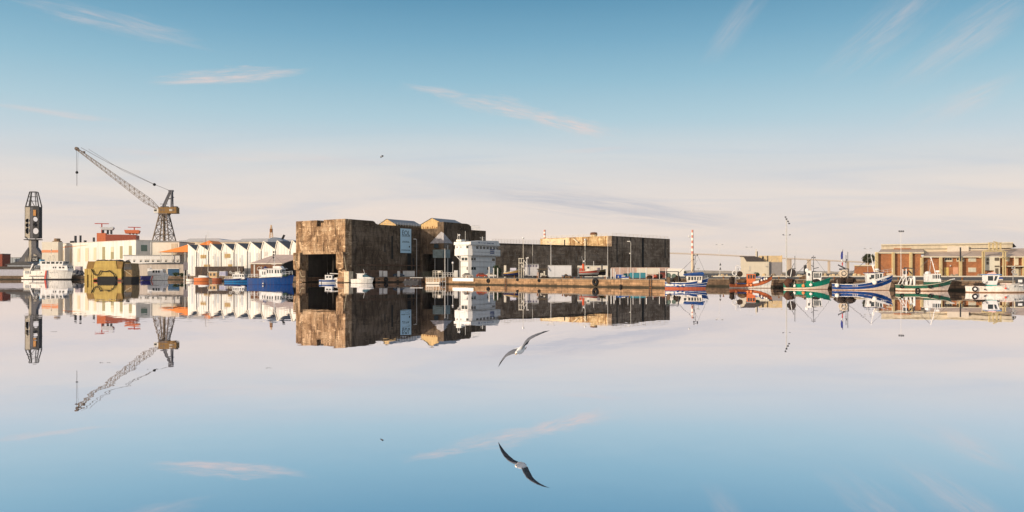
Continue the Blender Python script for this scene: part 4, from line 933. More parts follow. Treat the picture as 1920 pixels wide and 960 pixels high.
p = MB(); p.prism([(x_(1651.5), z_(466.5)), (x_(1902), z_(464)), (x_(1902), z_(454.5)), (x_(1840), z_(456)), (x_(1651.5), z_(458.6))], 5.2, 14, 'y'); p.build('clerestory', ribbed('clerestory_sheet', (.66, .57, .43), 3.2, .93, 0), fh)
p = MB(); p.beam((x_(1651), 4.9, z_(458.4)), (x_(1840), 4.9, z_(455.8)), .5); p.beam((x_(1840), 4.9, z_(455.8)), (x_(1903), 4.9, z_(454.3)), .5); p.build('roof_edge', crt, fh)
MB().prism([(x_(1903), z_(463)), (x_(1903), z_(455)), (x_(1909.5), z_(462))], 5.2, 13, 'y').build('hood', blackm, fh)
MB().box(x_(1675.5), x_(1708), 4.8, 6, z_(473), z_(464.6)).build('brick_dormer', brk, fh)
MB().box(x_(1777), x_(1818), 4.2, 5.6, z_(472.5), z_(461)).build('roof_box', mat('roof_box_pale', (.66, .58, .48), .6, var=.08), fh)
p = MB()
for px, top in ((1640.5, 473.5), (1671.5, 473.5), (1704.5, 473.5), (1725, 483), (1760.5, 483), (1797.5, 483), (1916, 483)):
    q = MB(); q.box(x_(px), x_(px)+.75, -1.0, -.02, 0, z_(top)); q.build('pillar', yel, fh)
MB().box(x_(1796.5), x_(1799), -1.15, -1.01, z_(490), z_(464)).build('flue', darkm, fh)
def fwin(px0, px1, y0, y1, m=crt, dk=True, off=.6):
    f_ = MB().box(x_(px0), x_(px1), off-.14, off-.01, z_(y1), z_(y0)).build('window_frame', m, fh)
    if dk:
        d = MB(); n_ = 3; w_ = (x_(px1)-x_(px0)-.4)/n_
        for i in range(n_): d.box(x_(px0)+.2+i*w_, x_(px0)+.1+(i+1)*w_, off-.18, off-.145, z_(y0+(y1-y0)*.62), z_(y0+.9))
        d.build('pane', glz, f_)
fwin(1771, 1786, 482.8, 490.7); fwin(1793.5, 1808, 483, 490.5); fwin(1815.5, 1830.5, 482.8, 490.8, dk=False); fwin(1815.5, 1830.5, 501.7, 510.3, dk=False)
fwin(1884, 1893, 483, 490, dk=False); fwin(1902, 1910, 482, 497, dk=False); fwin(1901, 1914, 502, 517, dk=False)
mt = mat('pane_pale', (.55, .56, .50), .3); p = MB()
for a, b_, c_, d_ in ((1816.6, 1829.4, 484.5, 489), (1816.6, 1829.4, 503, 509)):
    for i in range(4): w_ = (b_-a)/4; p.box(x_(a+i*w_)+.1, x_(a+(i+1)*w_)-.1, .4, .45, z_(d_), z_(c_))
p.build('pane', mt, fh)
MB().box(x_(1770.5), x_(1779), .5, .59, 0, z_(501.5)).build('door', mat('yellow_door', (.66, .46, .16), .6, var=.1), fh)
MB().box(x_(1787), x_(1797), .5, .59, 0, z_(501)).build('door', mat('salmon_door', (.62, .33, .22), .6, var=.1), fh)
MB().ball((x_(1782.3), .3, z_(498.3)), .3).build('wall_lamp', white, fh)
# pale entrance bay with the yellow frame and ladder tower
p = MB(); p.box(x_(1843), x_(1863), -.3, .59, z_(507), z_(481)); p.box(x_(1863), x_(1874), -.3, .59, 0, z_(481)); p.build('entrance_wall', mat('entrance_cream', (.66, .62, .52), .6, var=.05), fh)
p = MB(); p.box(x_(1848.5), x_(1853), -.36, -.31, z_(489), z_(484)); p.box(x_(1848.5), x_(1853), -.36, -.31, z_(496), z_(490.5)); p.box(x_(1864), x_(1872.5), -.36, -.31, z_(489), z_(483)); p.box(x_(1864), x_(1873), -.36, -.31, z_(501), z_(498)); p.box(x_(1865), x_(1871), -.36, -.31, 0, z_(503)); p.build('window', mat('entrance_glass', (.13, .11, .09), .3), fh)
p = MB()
for px in (1835.5, 1838.5, 1874, 1878): p.box(x_(px), x_(px)+.3, -2.2, -1.7, 0, z_(472))
for a, b_ in ((1835, 1856), (1879, 1857)): p.beam((x_(a), -2, z_(472.5)), (x_(b_), -2, z_(466.5)), .35); p.beam((x_(a), -2, z_(472)), (x_(b_), -2, z_(471.5)), .3)
for i in range(7): xx = x_(1838+i*6); p.beam((xx, -2, z_(472)), (xx+.5, -2, z_(472-2.5-(3-abs(3-i))*1.2)), .2); p.beam((xx+.9, -2, z_(472)), (xx+.1, -2, z_(472-2-(3-abs(3-i))*1.2)), .2)
for i in range(4): p.box(x_(1848+i*7), x_(1850+i*7), -2.2, -1.7, z_(467), z_(455.5))
p.box(x_(1847.5), x_(1871.5), -2.3, -1.6, z_(456.2), z_(455)); p.beam((x_(1856), -2, z_(453)), (x_(1864), -2, z_(455)), .25); p.box(x_(1835), x_(1841), -2.2, -.2, z_(484), z_(483)); p.box(x_(1874), x_(1882), -2.2, -.2, z_(484), z_(483)); p.box(x_(1874), x_(1883), -2.2, -.2, z_(472.4), z_(471.6))
p.build('portal_frame', yel, fh)
p = MB(); p.box(x_(1878), x_(1980), -1.8, .5, z_(500), z_(498.4)); [p.box(x_(px), x_(px)+.25, -1.8, -1.5, 0, z_(481)) for px in (1896.5, 1937)]; p.build('balcony', crt, fh)
MB().box(x_(1878.5), x_(1881.5), -.2, .59, 0, z_(500.1)).build('post_shadow', blackm, fh)  # black block standing for the shadow right of the frame post
def skew(root, f):
    """the side walls run back at an angle to the facade: a parallelogram plan"""
    for o in [c for c in root.children_recursive if c.type == 'MESH']:
        for v_ in o.data.vertices:
            if v_.co.y > 0: v_.co.x += v_.co.y*f
skew(fh, .5); skew(hs, .30)
# lower brick wing and pine left of it
lwg = T('brick_annex', 'low red brick annex with a white eave left of the warehouse', 'building', P(1601, 286.6+8), 0)
k = 294.6/F; MB().prism([(0, 0), (40*k, 0), (40*k, Z(499, 294)-G0), (1.2*k, Z(499, 294)-G0)], 0, 8, 'y').build('wall', brk, lwg); MB().box(-.1, 40*k, -.4, 8, Z(499, 294)-G0+.005, Z(497, 294)-G0).build('eave', crt, lwg)
skew(lwg, .44)
def crown(c, rx, ry, rz, n, size, m, parent, seed, name='crown'):
    random.seed(seed); b = MB(); cl = []
    for _ in range(26):
        t_, f_ = random.uniform(0, 2*math.pi), random.uniform(-1, 1); q = math.sqrt(1-f_*f_); r_ = random.uniform(.45, .85)
        cl.append((c[0]+rx*q*math.cos(t_)*r_, c[1]+ry*q*math.sin(t_)*r_, c[2]+rz*f_*r_))
    for i in range(n):
        o = random.choice(cl); s_ = .34
        p_ = Vector((o[0]+random.gauss(0, rx*s_*.55), o[1]+random.gauss(0, ry*s_*.55), o[2]+random.gauss(0, rz*s_*.55)))
        a = Vector((random.gauss(0, 1), random.gauss(0, 1), random.gauss(0, 1))).normalized(); b_ = a.orthogonal().normalized()
        s__ = size*random.uniform(.6, 1.4); b.quad(p_-a*s__, p_+b_*s__*.6, p_+a*s__, p_-b_*s__*.6)
    return b.build(name, m, parent)
leaf = mat('pine_needles', (.05, .055, .028), .9, var=.5, scale=1.2); leaf2 = mat('shrub_leaves', (.045, .065, .03), .9, var=.5, scale=1.5)
pn = T('pine_tree', 'dark rounded pine crown rising behind the low brick annex', 'tree', P(1628, 320), 0)
k = 320/F; crown((0, 0, Z(485, 320)-G0), 10.5*k, 9*k, 9*k, 3200, .28, leaf, pn, 5)
p = MB(); p.tube((0, 0, 0), (.2, 0, Z(492, 320)-G0), .35, .25); [p.tube((.2, 0, Z(495, 320)-G0), (dx_, 0, Z(485, 320)-G0), .18, .06) for dx_ in (-1.4, -.4, .9, 1.6)]; p.build('trunk', wood, pn)
sb = T('quay_shrub', 'dark green shrub at the right foot of the white control building', 'shrub', P(933, 262), 0)
k = 262/F; crown((-.2, 0, 12.5*k), 9*k, 1.8, 10*k, 2400, .2, leaf2, sb, 9); p = MB(); [p.tube((0, 0, 0), (dx_, 0, 2.0), .1, .04) for dx_ in (-.8, -.2, .5, .9)]; p.build('trunk', wood, sb)

# ================================================================== lamp posts and masts
def post(px, ytop, Y, label, head='double', r=.13, m=white, name='lamp_post', z0=G0, cat='lamp post', extra=()):
    t = T(name, label, cat, (X(px, Y), Y, z0), random.uniform(-.3, .3)); h_ = Z(ytop, Y)-z0; r = r*.6
    MB().tube((0, 0, 0), (0, 0, h_), r, r*.6, 8).build('pole', m, t)
    if head == 'double':
        a = MB(); a.beam((-1.0, 0, h_-.05), (1.0, 0, h_+.1), .09); a.build('arm', m, t)
        for s__ in (-1, 1): MB().prism([(s__*.7, h_+.02), (s__*1.35, h_+.12), (s__*1.35, h_+.28), (s__*.7, h_+.22)], -.17, .17, 'y').build('lamp_head', greym, t)
    elif head == 'single':
        MB().beam((0, 0, h_), (-.9, 0, h_+.12), .1).build('arm', m, t); MB().box(-1.2, -.25, -.2, .2, h_+.05, h_+.28).build('lamp_head', white, t)
    elif head == 'ball':
        MB().ball((0, 0, h_+.2), .35).build('lamp_head', white, t)
    elif head == 'flood':
        MB().box(-.75, .75, -.06, .06, h_-.1, h_+.02).build('arm', m, t)
        for i, s__ in enumerate((-.6, 0, .6)): MB().box(s__-.2, s__+.2, -.35, -.1, h_+.05, h_+.45, rot=.3*s__).build('floodlight', darkm, t)
    for e in extra:
        MB().box(-.5, -.05, -.2, .2, Z(e, Y)-z0-.14, Z(e, Y)-z0+.14).build('lamp_head', white, t)
    return t
post(781.3, 449, 300, 'white lamp post between the banner and the pyramid mural', 'single', .14)
post(861.5, 442, 255, 'lamp post with a white bowl head in front of the control building', 'ball', .13)
post(834.3, 466, 262, 'pale post standing before the dark bunker doorway', 'none', .2, cat='post', name='post')
post(849, 494, 238, 'short white lantern post on the quay before the doorway', 'ball', .14)
post(981, 447.5, 268, 'tall pale lamp post rising above the bunker wing railing', 'ball', .16, cream)
post(998.5, 457, 285, 'thin grey post beside the tall pale lamp post', 'none', .1, galv)
post(1033, 454.5, 255, 'white lamp post with a double head left of the white container', 'double', .17)
post(1097, 450.5, 262, 'grey lamp post above the cream container', 'ball', .14, galv)
post(1139.5, 443, 262, 'white mast at the corner of the submarine base', 'none', .14)
post(1182.7, 453.5, 262, 'lamp post with two stacked white heads before the base end wall', 'single', .15, galv, extra=(475,))
post(1292.3, 444.5, 270, 'slender white lamp post left of the striped chimney', 'ball', .07)
post(1349, 459.5, 285, 'short floodlight post with signs between chimney and cream house', 'double', .09, extra=(471,))
post(1404.5, 464, 320, 'small floodlight post behind the cream house roof', 'double', .09, galv)
post(1492.5, 467, 278, 'thin grey pole right of the tall floodlight mast', 'none', .07, galv, cat='pole', name='pole')
post(1627, 467, 290, 'thin pale lamp post in front of the pine', 'double', .08)
post(1689.3, 435, 250, 'white floodlight mast in front of the brick warehouse', 'flood', .17)
tm = T('floodlight_mast', 'tallest white floodlight mast between the cream house and green boat', 'mast', (X(1474.5, 240), 240, G0), 0)
h_ = Z(410, 240)-G0; MB().tube((0, 0, 0), (0, 0, h_), .19, .12, 10).build('pole', galv, tm)
p = MB(); p.beam((-.5, 0, h_+.6), (.9, 0, h_-1.6), .09); p.beam((-1, 0, Z(441, 240)-G0), (1.2, 0, Z(441, 240)-G0), .09); p.build('arm', galv, tm)
for dx_, dz_ in ((-.35, .35), (-.05, -.25), (.4, -.95), (.75, -1.6)): MB().box(dx_-.22, dx_+.22, -.4, -.1, h_+dz_-.05, h_+dz_+.3).build('floodlight', darkm, tm)
for dx_ in (-1, 1.0): MB().box(dx_-.2, dx_+.2, -.3, 0, Z(441, 240)-G0, Z(439.5, 240)-G0).build('floodlight', darkm, tm)
sp_ = T('sign_post', 'post carrying two dark triangular signs near the kerb', 'sign', P(1350.5, 284), 0)
MB().tube((0, 0, 0), (0, 0, 5.2), .05).build('pole', galv, sp_)
for z in (2.6, 4.1): MB().prism([(-.35, z), (.35, z), (0, z+1.0)], -.1, -.06, 'y').build('sign_plate', darkm, sp_)
MB_ = T('dark_pillar', 'dark vertical block standing on the kerb behind the green boat', 'pillar', P(1510.5, 287), 0); MB().box(-.4, .4, 0, .7, 0, Z(497, 287)-G0).build('body', darkm, MB_); MB().prism([(-1.6, 0), (-.4, 0), (-.4, 1.3), (-1.4, .9)], 0, .7, 'y').build('foot', darkm, MB_)

# ================================================================== boats
def hullmesh(L, B, fs, fm_, fb, bands, rake=.08, stern_w=.85, flare=.2, full=2.2, ns=22, boot=.14, bulwark=.5):
    """bands: list of (fraction of the local side height, material slot); first is above the boot top"""
    rows = []
    for i in range(ns+1):
        t = i/ns
        zs = fs+(fm_-fs)*math.sin(min(t/.5, 1)*math.pi/2) if t < .35 else None
        # sheer: quadratic through stern, middle, bow
        a = 2*(fs+fb-2*fm_); b_ = 4*fm_-3*fs-fb; zs = a*t*t+b_*t+fs
        hb = B/2*(stern_w+(1-stern_w)*min(1, t/.4)) if t < .4 else B/2*max(0.0, 1-((t-.4)/.6)**full)
        rows.append((t, zs, hb))
    fr = [0.0]+[f for f, _ in bands]; FV = lambda f, t: f if not isinstance(f, tuple) else f[0]+(f[1]-f[0])*t**2.3
    m = MB(); ring = []
    for t, zs, hb in rows:
        col = []
        zl = [-.45, boot*(.9)]+[boot*.9+(zs-boot*.9)*FV(f, t) for f in fr[1:]]
        for z in zl:
            f = max(0, (z+.45)/(zs+.45)); w_ = hb*(1-flare*(1-f)*(1+1.6*t*t)) if t < .999 else 0
            w_ = max(w_, .015)
            xx = t*L-(1-f)*rake*L*(t**3)+(1-f)*.12*(1-t)*0
            col.append((xx, w_, z))
        ring.append(col)
    nz = len(ring[0])
    for j in range(nz-1):
        m.m(0 if j == 0 else bands[j-1][1])
        for s__ in (-1, 1): m.loft([[(c[j][0], s__*c[j][1], c[j][2]) for c in ring], [(c[j+1][0], s__*c[j+1][1], c[j+1][2]) for c in ring]])
        m.quad((ring[0][j][0], -ring[0][j][1], ring[0][j][2]), (ring[0][j][0], ring[0][j][1], ring[0][j][2]), (ring[0][j+1][0], ring[0][j+1][1], ring[0][j+1][2]), (ring[0][j+1][0], -ring[0][j+1][1], ring[0][j+1][2]))
    top = [c[-1] for c in ring]
    def sheer(x): 
        t = max(0, min(1, x/L)); i = min(int(t*ns), ns-1); f = t*ns-i
        return tuple(top[i][q]+(top[i+1][q]-top[i][q])*f for q in range(3))
    return m, ring, sheer
def cabin(parent, x0, x1, w_, z0, z1, m, rake_f=.0, rake_b=.0, win=None, front=2, roofm=None, roof_over=.2, gm=glz, name='wheelhouse', wz=(.5, .85), y=0):
    """wheelhouse: side profile swept over its width, glazing on both sides and the front"""
    b = MB().prism([(x0, z0), (x1, z0), (x1+rake_f, z1), (x0+rake_b, z1)], y-w_/2, y+w_/2, 'y'); o = b.build(name, m, parent, bevel=.04)
    rf_ = MB().box(x0+rake_b-roof_over, x1+rake_f+roof_over, y-w_/2-roof_over*.7, y+w_/2+roof_over*.7, z1+.002, z1+.11).build('roof', roofm or m, o)
    H_ = z1-z0; za, zb = z0+H_*wz[0], z0+H_*wz[1]
    for (a, b_) in (win or []):
        xa, xb = x0+(x1-x0)*a, x0+(x1-x0)*b_
        sk = rake_f*.5*(a > .6)
        g_ = MB()
        for s__ in (-1, 1):
            yy_ = y+s__*(w_/2+.012); g_.prism([(xa, za), (xb, za), (xb+sk, zb), (xa+sk*.8, zb)], yy_-.01, yy_+.01, 'y')
        g_.build('window', gm, o)
    if front:
        for i in range(front):
            ya = y-w_/2+w_*(.08+i*.92/front); yb = y-w_/2+w_*((i+1)*.92/front); xo = lambda z: x1+rake_f*(z-z0)/H_+.012
            MB().prism([(xo(za), za), (xo(za)+.02, za), (xo(zb)+.02, zb), (xo(zb), zb)], ya, yb, 'y').build('window', gm, o)
    return o
def rails(parent, pts, h, step=1.0, m=white, r=.03, name='railing', rows=2):
    b = MB()
    for a, c in zip(pts, pts[1:]):
        a, c = Vector(a), Vector(c); n_ = max(1, int((c-a).length/step))
        for i in range(n_+1): p = a.lerp(c, i/n_); b.tube(p, p+Vector((0, 0, h)), r, n=5)
        for q in range(rows): z = Vector((0, 0, h*(q+1)/rows)); b.tube(a+z, c+z, r, n=5)
    return b.build(name, m, parent)
def hullparts(t, L, B, fs, fm_, fb, bands, mats, rail=white, **kw):
    m, ring, sh = hullmesh(L, B, fs, fm_, fb, bands, **kw); h_ = m.build('hull', mats, t, smooth=False)
    d = MB(); n_ = len(ring)
    d.loft([[(c[-1][0]*.985+.03, -c[-1][1]*.78, c[-1][2]-.45) for c in ring], [(c[-1][0]*.985+.03, c[-1][1]*.78, c[-1][2]-.45) for c in ring]])
    for s__ in (-1, 1): d.loft([[(c[-1][0]*.985+.03, s__*c[-1][1]*.78, c[-1][2]-.46) for c in ring], [(c[-1][0]*.99+.03, s__*c[-1][1]*.96, c[-1][2]-.01) for c in ring]])
    d.build('deck', mat('deck_grey', (.26, .24, .22), .8, var=.2), t)
    r = MB()
    for s__ in (-1, 1):
        for a, c in zip(ring, ring[1:]): r.beam((a[-1][0], s__*a[-1][1], a[-1][2]), (c[-1][0], s__*c[-1][1], c[-1][2]), .11, .09)
    r.beam((ring[0][-1][0], -ring[0][-1][1], ring[0][-1][2]), (ring[0][-1][0], ring[0][-1][1], ring[0][-1][2]), .11, .09)
    r.build('gunwale', rail, t)
    return h_, ring, sh
def side_y(ring, L, x, zf):
    """outer half-breadth at a station and a fraction of side height"""
    n_ = len(ring)-1; i = max(0, min(n_-1, int(x/L*n_))); c = ring[i]; j = 1+int(zf*(len(c)-2)); return c[min(j, len(c)-1)][1]
def fender(t, x, y, z, r, m, name='fender'):
    b = MB().ball((x, y, z), r, n=12, k=8); b.tube((x, y, z+r*.9), (x, y*.98, z+r+.7), .02, n=4); return b.build(name, m, t, smooth=False)
def tyre(t, x, y, z, r=.42):
    b = MB().torus((x, y, z), r*.7, r*.3, 'y', 16, 8); return b.build('tyre_fender', blackm, t, smooth=True)
def letters(t, x0, x1, y, z, h_, m, slope=0.0, seed=1, name='lettering'):
    """hull name too blurred to read in the photo: short strokes of the same length, height and colour"""
    random.seed(seed); b = MB(); x = x0
    while x < x1-.1:
        w_ = random.choice((.09, .12, .15)); zz = z+slope*(x-x0)
        b.box(x, x+w_*.35, y-.015, y, zz, zz+h_)
        if random.random() < .7: b.box(x+w_*.35, x+w_, y-.015, y, zz+random.choice((0, .42, .8))*h_, zz+random.choice((.85, 1))*h_)
        x += w_+random.choice((.05, .06, .16))
    return b.build(name, m, t)
def netpile(t, x, y, z, rx, ry, rz, m, name='net_pile', n=5, seed=1):
    random.seed(seed); b = MB(); b.ball((x, y, z), rx, ry, rz, 12, 8, .1)
    for _ in range(n*3): a = random.uniform(0, 6.28); q = random.uniform(.3, .9); b.ball((x+rx*q*math.cos(a), y+ry*q*math.sin(a), z+rz*random.uniform(-.2, .7)), rx*.3, ry*.3, rz*.28, 8, 5, .25)
    return b.build(name, m, t)
def boat_frame(name, label, cat, px_stern, px_bow, row, yaw, dY=0):
    """a boat at the depth its waterline shows, stern at one column and bow over the other"""
    Y = wlY(row)+dY; x0 = X(px_stern, Y); L = hit(x0, Y, R(yaw), px_bow)
    return T(name, label, cat, (x0, Y, 0), R(yaw)), L
M_ = lambda n_, c, **k: mat(n_, c, .5, spec=.16, var=k.pop('var', .18), streak=k.pop('streak', .3), dark=(.09, .055, .035), scale=2.2, **k)
hblue = M_('hull_blue', (.003, .045, .185)); hnavy = M_('hull_navy', (.003, .017, .10)); hgreen = M_('hull_green', (.0, .20, .13)); hdkg = M_('hull_dark_green', (.02, .10, .065), var=.2)
hor = M_('hull_orange', (.50, .13, .045), streak=.3); hwhite = M_('hull_white', (.70, .66, .60)); hpink = M_('hull_cream', (.66, .52, .42), streak=.2); boot_r = M_('boot_red', (.38, .10, .05), var=.2); boot_b = M_('boot_black', (.02, .018, .02)); boot_br = M_('boot_brown', (.20, .10, .05), var=.3)

# 1 blue and white boat
t, L = boat_frame('fishing_boat', 'blue fishing boat with white stern panels and a blue roofed wheelhouse', 'boat', 1247.5, 1329, 540.5, -14, -4)
h_, ring, sh = hullparts(t, L, 3.6, 1.45, 1.35, 2.3, [(.16, 1), (.22, 2), (.46, 1), (.55, 2), (1, 1)], [boot_r, hblue, white], white, boot=.42, rake=.10)
pn_ = MB()
for a, b_ in ((.02, .20), (.235, .46)): pn_.quad(*[(x, -side_y(ring, L, x, .9)-.035, z) for x, z in ((a*L, .62), (b_*L, .62), (b_*L, 1.38), (a*L, 1.40))])
pn_.build('side_panel', white, t)
letters(t, .26*L, .40*L, -1.86, 1.15, .14, ink, seed=3); letters(t, .33*L, .37*L, -1.86, .9, .14, ink, seed=4)
cabin(t, .50*L, .84*L, 2.4, 1.3, 2.75, mat('cabin_pale', (.6, .55, .5), .5), .15, -.1, [(.1, .24), (.3, .44), (.5, .62), (.68, .78), (.84, .95)], 3, hblue, .5, wz=(.35, .85))
p = MB(); p.prism([(.42*L, 2.86), (.88*L, 2.95), (.90*L, 3.2), (.86*L, 3.55), (.60*L, 3.35), (.42*L, 3.1)], -1.25, 1.25, 'y'); p.build('wheelhouse_roof', hblue, t, bevel=.08)
p = MB(); p.tube((.66*L, 0, 3.3), (.70*L, 0, 7.0), .06, .04); p.tube((.60*L, 0, 3.2), (.70*L, 0, 5.4), .05); p.beam((.66*L, 0, 7.0), (.74*L, 0, 7.1), .06); p.ball((.66*L, 0, 7.05), .16); p.ball((.74*L, 0, 7.1), .15); p.ball((.66*L, 0, 6.1), .13); p.build('mast', darkm, t)
p = MB(); p.tube((.76*L, 0, 3.4), (.76*L, 0, 4.2), .05); p.beam((.72*L, 0, 4.25), (.80*L, 0, 4.3), .16); p.build('radar', greym, t)
p = MB()
for y in (-1.2, 1.2): p.path([(.03*L, y, 1.3), (.03*L, y, 3.6), (.30*L, y, 3.6), (.32*L, y, 1.3)], .09)
p.tube((.03*L, -1.2, 3.6), (.03*L, 1.2, 3.6), .09); p.tube((.30*L, -1.2, 3.6), (.30*L, 1.2, 3.6), .09); p.build('gantry', darkm, t)
p = MB(); p.tube((.07*L, -1.0, 2.85), (.07*L, 1.0, 2.85), .5, n=14); p.tube((.2*L, -1.0, 2.75), (.2*L, 1.0, 2.75), .42, n=14); p.build('net_drum', mat('steel_green', (.07, .10, .085), .5, var=.3), t)
netpile(t, .27*L, -.4, 1.9, .8, .8, .9, net, seed=2)
p = MB(); p.prism([(.04*L, 1.5), (.08*L, .95), (.12*L, 1.3), (.125*L, 2.1), (.10*L, 2.5), (.045*L, 2.4)], -2.0, -1.86, 'y'); p.build('trawl_door', mat('rust_plate', (.10, .065, .04), .8, var=.4), t)
rails(t, [(.80*L, -1.2, sh(.8*L)[2]), (.97*L, -.25, sh(.97*L)[2])], .6, .5, white)
for a, b_ in ((.27, .31), (.38, .42)): MB().box(a*L, b_*L, -1.85, -1.79, .35, .75).build('hull_patch', hblue, t)

# 2 orange boat
t, L = boat_frame('fishing_boat', 'rusty orange fishing boat with an orange wheelhouse and white lower bow', 'boat', 1368, 1448, 540, -14)
h_, ring, sh = hullparts(t, L, 3.4, 1.0, 1.05, 2.75, [((.12, .62), 1), ((.17, .66), 2), (1, 3)], [boot_br, hwhite, boot_b, hor], boot_b, boot=.1, rake=.05, full=1.9)
o = cabin(t, .40*L, .60*L, 1.7, .8, 3.1, hor, .1, 0, [(.12, .34), (.42, .62), (.7, .92)], 2, greym, .12, wz=(.56, .92))
netpile(t, .63*L, 0, 3.0, .75, .6, .45, netg, 'tarpaulin_heap', seed=5)
p = MB(); p.quad(*[(x, -side_y(ring, L, x, 1)-.04, z) for x, z in ((.535*L, .95), (.68*L, 1.18), (.68*L, 1.72), (.535*L, 1.4))]); p.build('side_panel', white, t)
for x in (.15, .42, .50): fender(t, x*L, -side_y(ring, L, x*L, .6)-.2, .72, .27, buoyo)
for x, z in ((.745, 1.75), (.81, 1.95), (.86, 2.08)): fender(t, x*L, -side_y(ring, L, x*L, 1)-.12, z, .22, buoyw)
netpile(t, .055*L, -1.1, 1.6, .55, .5, .95, net, seed=6); netpile(t, .30*L, 0, 1.5, 1.0, .9, .6, mat('net_brown', (.13, .075, .04), .9, var=.5), seed=7)
p = MB(); p.torus((.12*L, -.6, 3.3), .5, .12, 'y'); p.torus((.20*L, -.6, 4.4), .55, .08, 'y'); p.tube((.14*L, 0, 1), (.16*L, 0, 4.4), .1); p.tube((.24*L, 0, 1), (.2*L, 0, 4.4), .08); p.build('net_hauler', white, t)
p = MB(); p.tube((.24*L, -.8, 3.1), (.24*L, .8, 3.1), .62, n=14); p.build('net_drum', net, t)
MB().prism([(.95*L, 2.3), (1.0*L, 2.55), (1.015*L, 3.3), (.99*L, 2.9)], -.06, .06, 'y').build('stem_post', boot_b, t)
p = MB(); p.prism([(.69*L, 1.55), (.82*L, 1.9), (.80*L, 2.35), (.74*L, 2.3)], -1.0, .8, 'y'); p.build('tarpaulin', hnavy, t)
p = MB(); p.box(.15*L, .38*L, -1.45, 1.2, .95, 1.12); p.build('deck_mat', hblue, t)

# 3 green boat
t, L = boat_frame('fishing_boat', 'bright green fishing boat with a white wheelhouse and cream underside', 'boat', 1470.5, 1558, 542, -14)
h_, ring, sh = hullparts(t, L, 3.9, 1.15, 1.2, 2.35, [((.22, .50), 1), (1, 2)], [boot_br, hpink, hgreen], hgreen, boot=.1, rake=.09)
cabin(t, .48*L, .58*L, 1.9, 1.0, 3.7, white, 0, 0, [(.2, .6)], 0, white, .05, wz=(.65, .85), name='casing')
MB().box(.475*L, .59*L, -.97, .97, .98, 1.75).build('casing_base', hgreen, t)
cabin(t, .61*L, .77*L, 2.2, 1.1, 3.45, white, .25, 0, [(.04, .2), (.26, .46), (.52, .72), (.78, .97)], 3, greym, .12, wz=(.52, .93))
for x, m__ in ((.20, buoyw), (.39, buoyo), (.55, buoyw)): fender(t, x*L, -side_y(ring, L, x*L, .7)-.25, .72+(x > .5)*.2, .31, m__)
netpile(t, .07*L, -1.6, 1.3, .85, .6, .95, mat('net_redbrown', (.06, .028, .018), .95, var=.5), seed=8); netpile(t, .17*L, .3, 1.7, .7, .9, .4, net, seed=10)
p = MB(); p.tube((.15*L, -.9, 3.35), (.15*L, .9, 3.35), .78, n=18); p.build('net_drum', netg, t)
p = MB(); p.tube((.15*L, -1.0, 3.35), (.15*L, -.92, 3.35), .85, n=18); p.beam((.11*L, -1.05, 2.3), (.14*L, -1.05, 4.2), .14); p.build('drum_flange', boot_b, t); MB().beam((.12*L, -1.12, 2.5), (.15*L, -1.12, 4.05), .12).build('drum_bar', white, t)
p = MB(); p.tube((.14*L, 0, 3.8), (.21*L, 0, 5.3), .05); p.tube((.23*L, 0, 1), (.23*L, 0, 6.8), .06); p.beam((.12*L, 0, 4.1), (.25*L, 0, 4.3), .12); p.build('derrick', darkm, t)
p = MB(); p.tube((.63*L, 0, 3.5), (.63*L, 0, 6.9), .07, .04); p.beam((.60*L, 0, 6.4), (.66*L, 0, 6.4), .06); p.beam((.58*L, 0, 4.9), (.63*L, 0, 4.6), .12); p.beam((.63*L, 0, 4.2), (.74*L, 0, 4.45), .14); p.beam((.60*L, 0, 3.6), (.69*L, 0, 3.65), .16); p.ball((.6*L, 0, 6.5), .13); p.ball((.66*L, 0, 6.5), .13); p.build('mast', darkm, t)
netpile(t, .67*L, -.9, 1.75, .8, .5, .4, boot_b, 'deck_gear', seed=12)
MB().ball((.49*L, 0, 3.85), .4, .5, .45).build('life_raft', white, t)
tyre(t, .13*L, -2.0, .9, .5)

# 4 blue boat with the pale raised bow
t, L = boat_frame('fishing_boat', 'largest blue fishing boat with a high white lined bow and round white fenders', 'boat', 1562.5, 1674.5, 543.8, -14)
h_, ring, sh = hullparts(t, L, 4.3, 1.25, 1.35, 2.95, [((.06, .52), 1), ((.50, .80), 2), ((.54, .82), 1), (1, 2)], [boot_br, hpink, hblue], white, boot=.1, rake=.075, full=1.9)
for x, z, r_ in ((.035, .95, .40), (.66, 1.5, .42)): fender(t, x*L, -side_y(ring, L, x*L, 1)-.3, z, r_, buoyw)
o = cabin(t, .56*L, .68*L, 2.1, 1.2, 3.3, white, 0, -.2, [(.45, .9)], 0, hnavy, .2, wz=(.5, .85))
MB().box(.59*L, .625*L, -1.07, -1.052, 2.1, 2.5).build('sign_plate', darkm, o)
o = cabin(t, .685*L, .80*L, 2.0, 1.5, 3.35, white, .25, 0, [(.06, .24), (.32, .56), (.64, .92)], 3, hnavy, .22, wz=(.35, .9))
p = MB(); p.prism([(.58*L, 1.35), (.66*L, 1.6), (.97*L, 2.95), (.93*L, 3.0), (.70*L, 2.35)], -1.9, -1.86, 'y')
wb = MB(); pts_ = [(.62+.035*i) for i in range(10)]
wb.loft([[(x*L, -sh(x*L)[1]+.03, sh(x*L)[2]) for x in pts_], [(x*L, -sh(x*L)[1]+.10, sh(x*L)[2]+.42*math.sin(min(1, (x-.6)/.12)*1.57)*(1-.6*(x-.62))) for x in pts_]]); wb.loft([[(x*L, sh(x*L)[1]-.03, sh(x*L)[2]) for x in pts_], [(x*L, sh(x*L)[1]-.10, sh(x*L)[2]+.42*math.sin(min(1, (x-.6)/.12)*1.57)*(1-.6*(x-.62))) for x in pts_]])
wb.build('bow_bulwark', white, t)
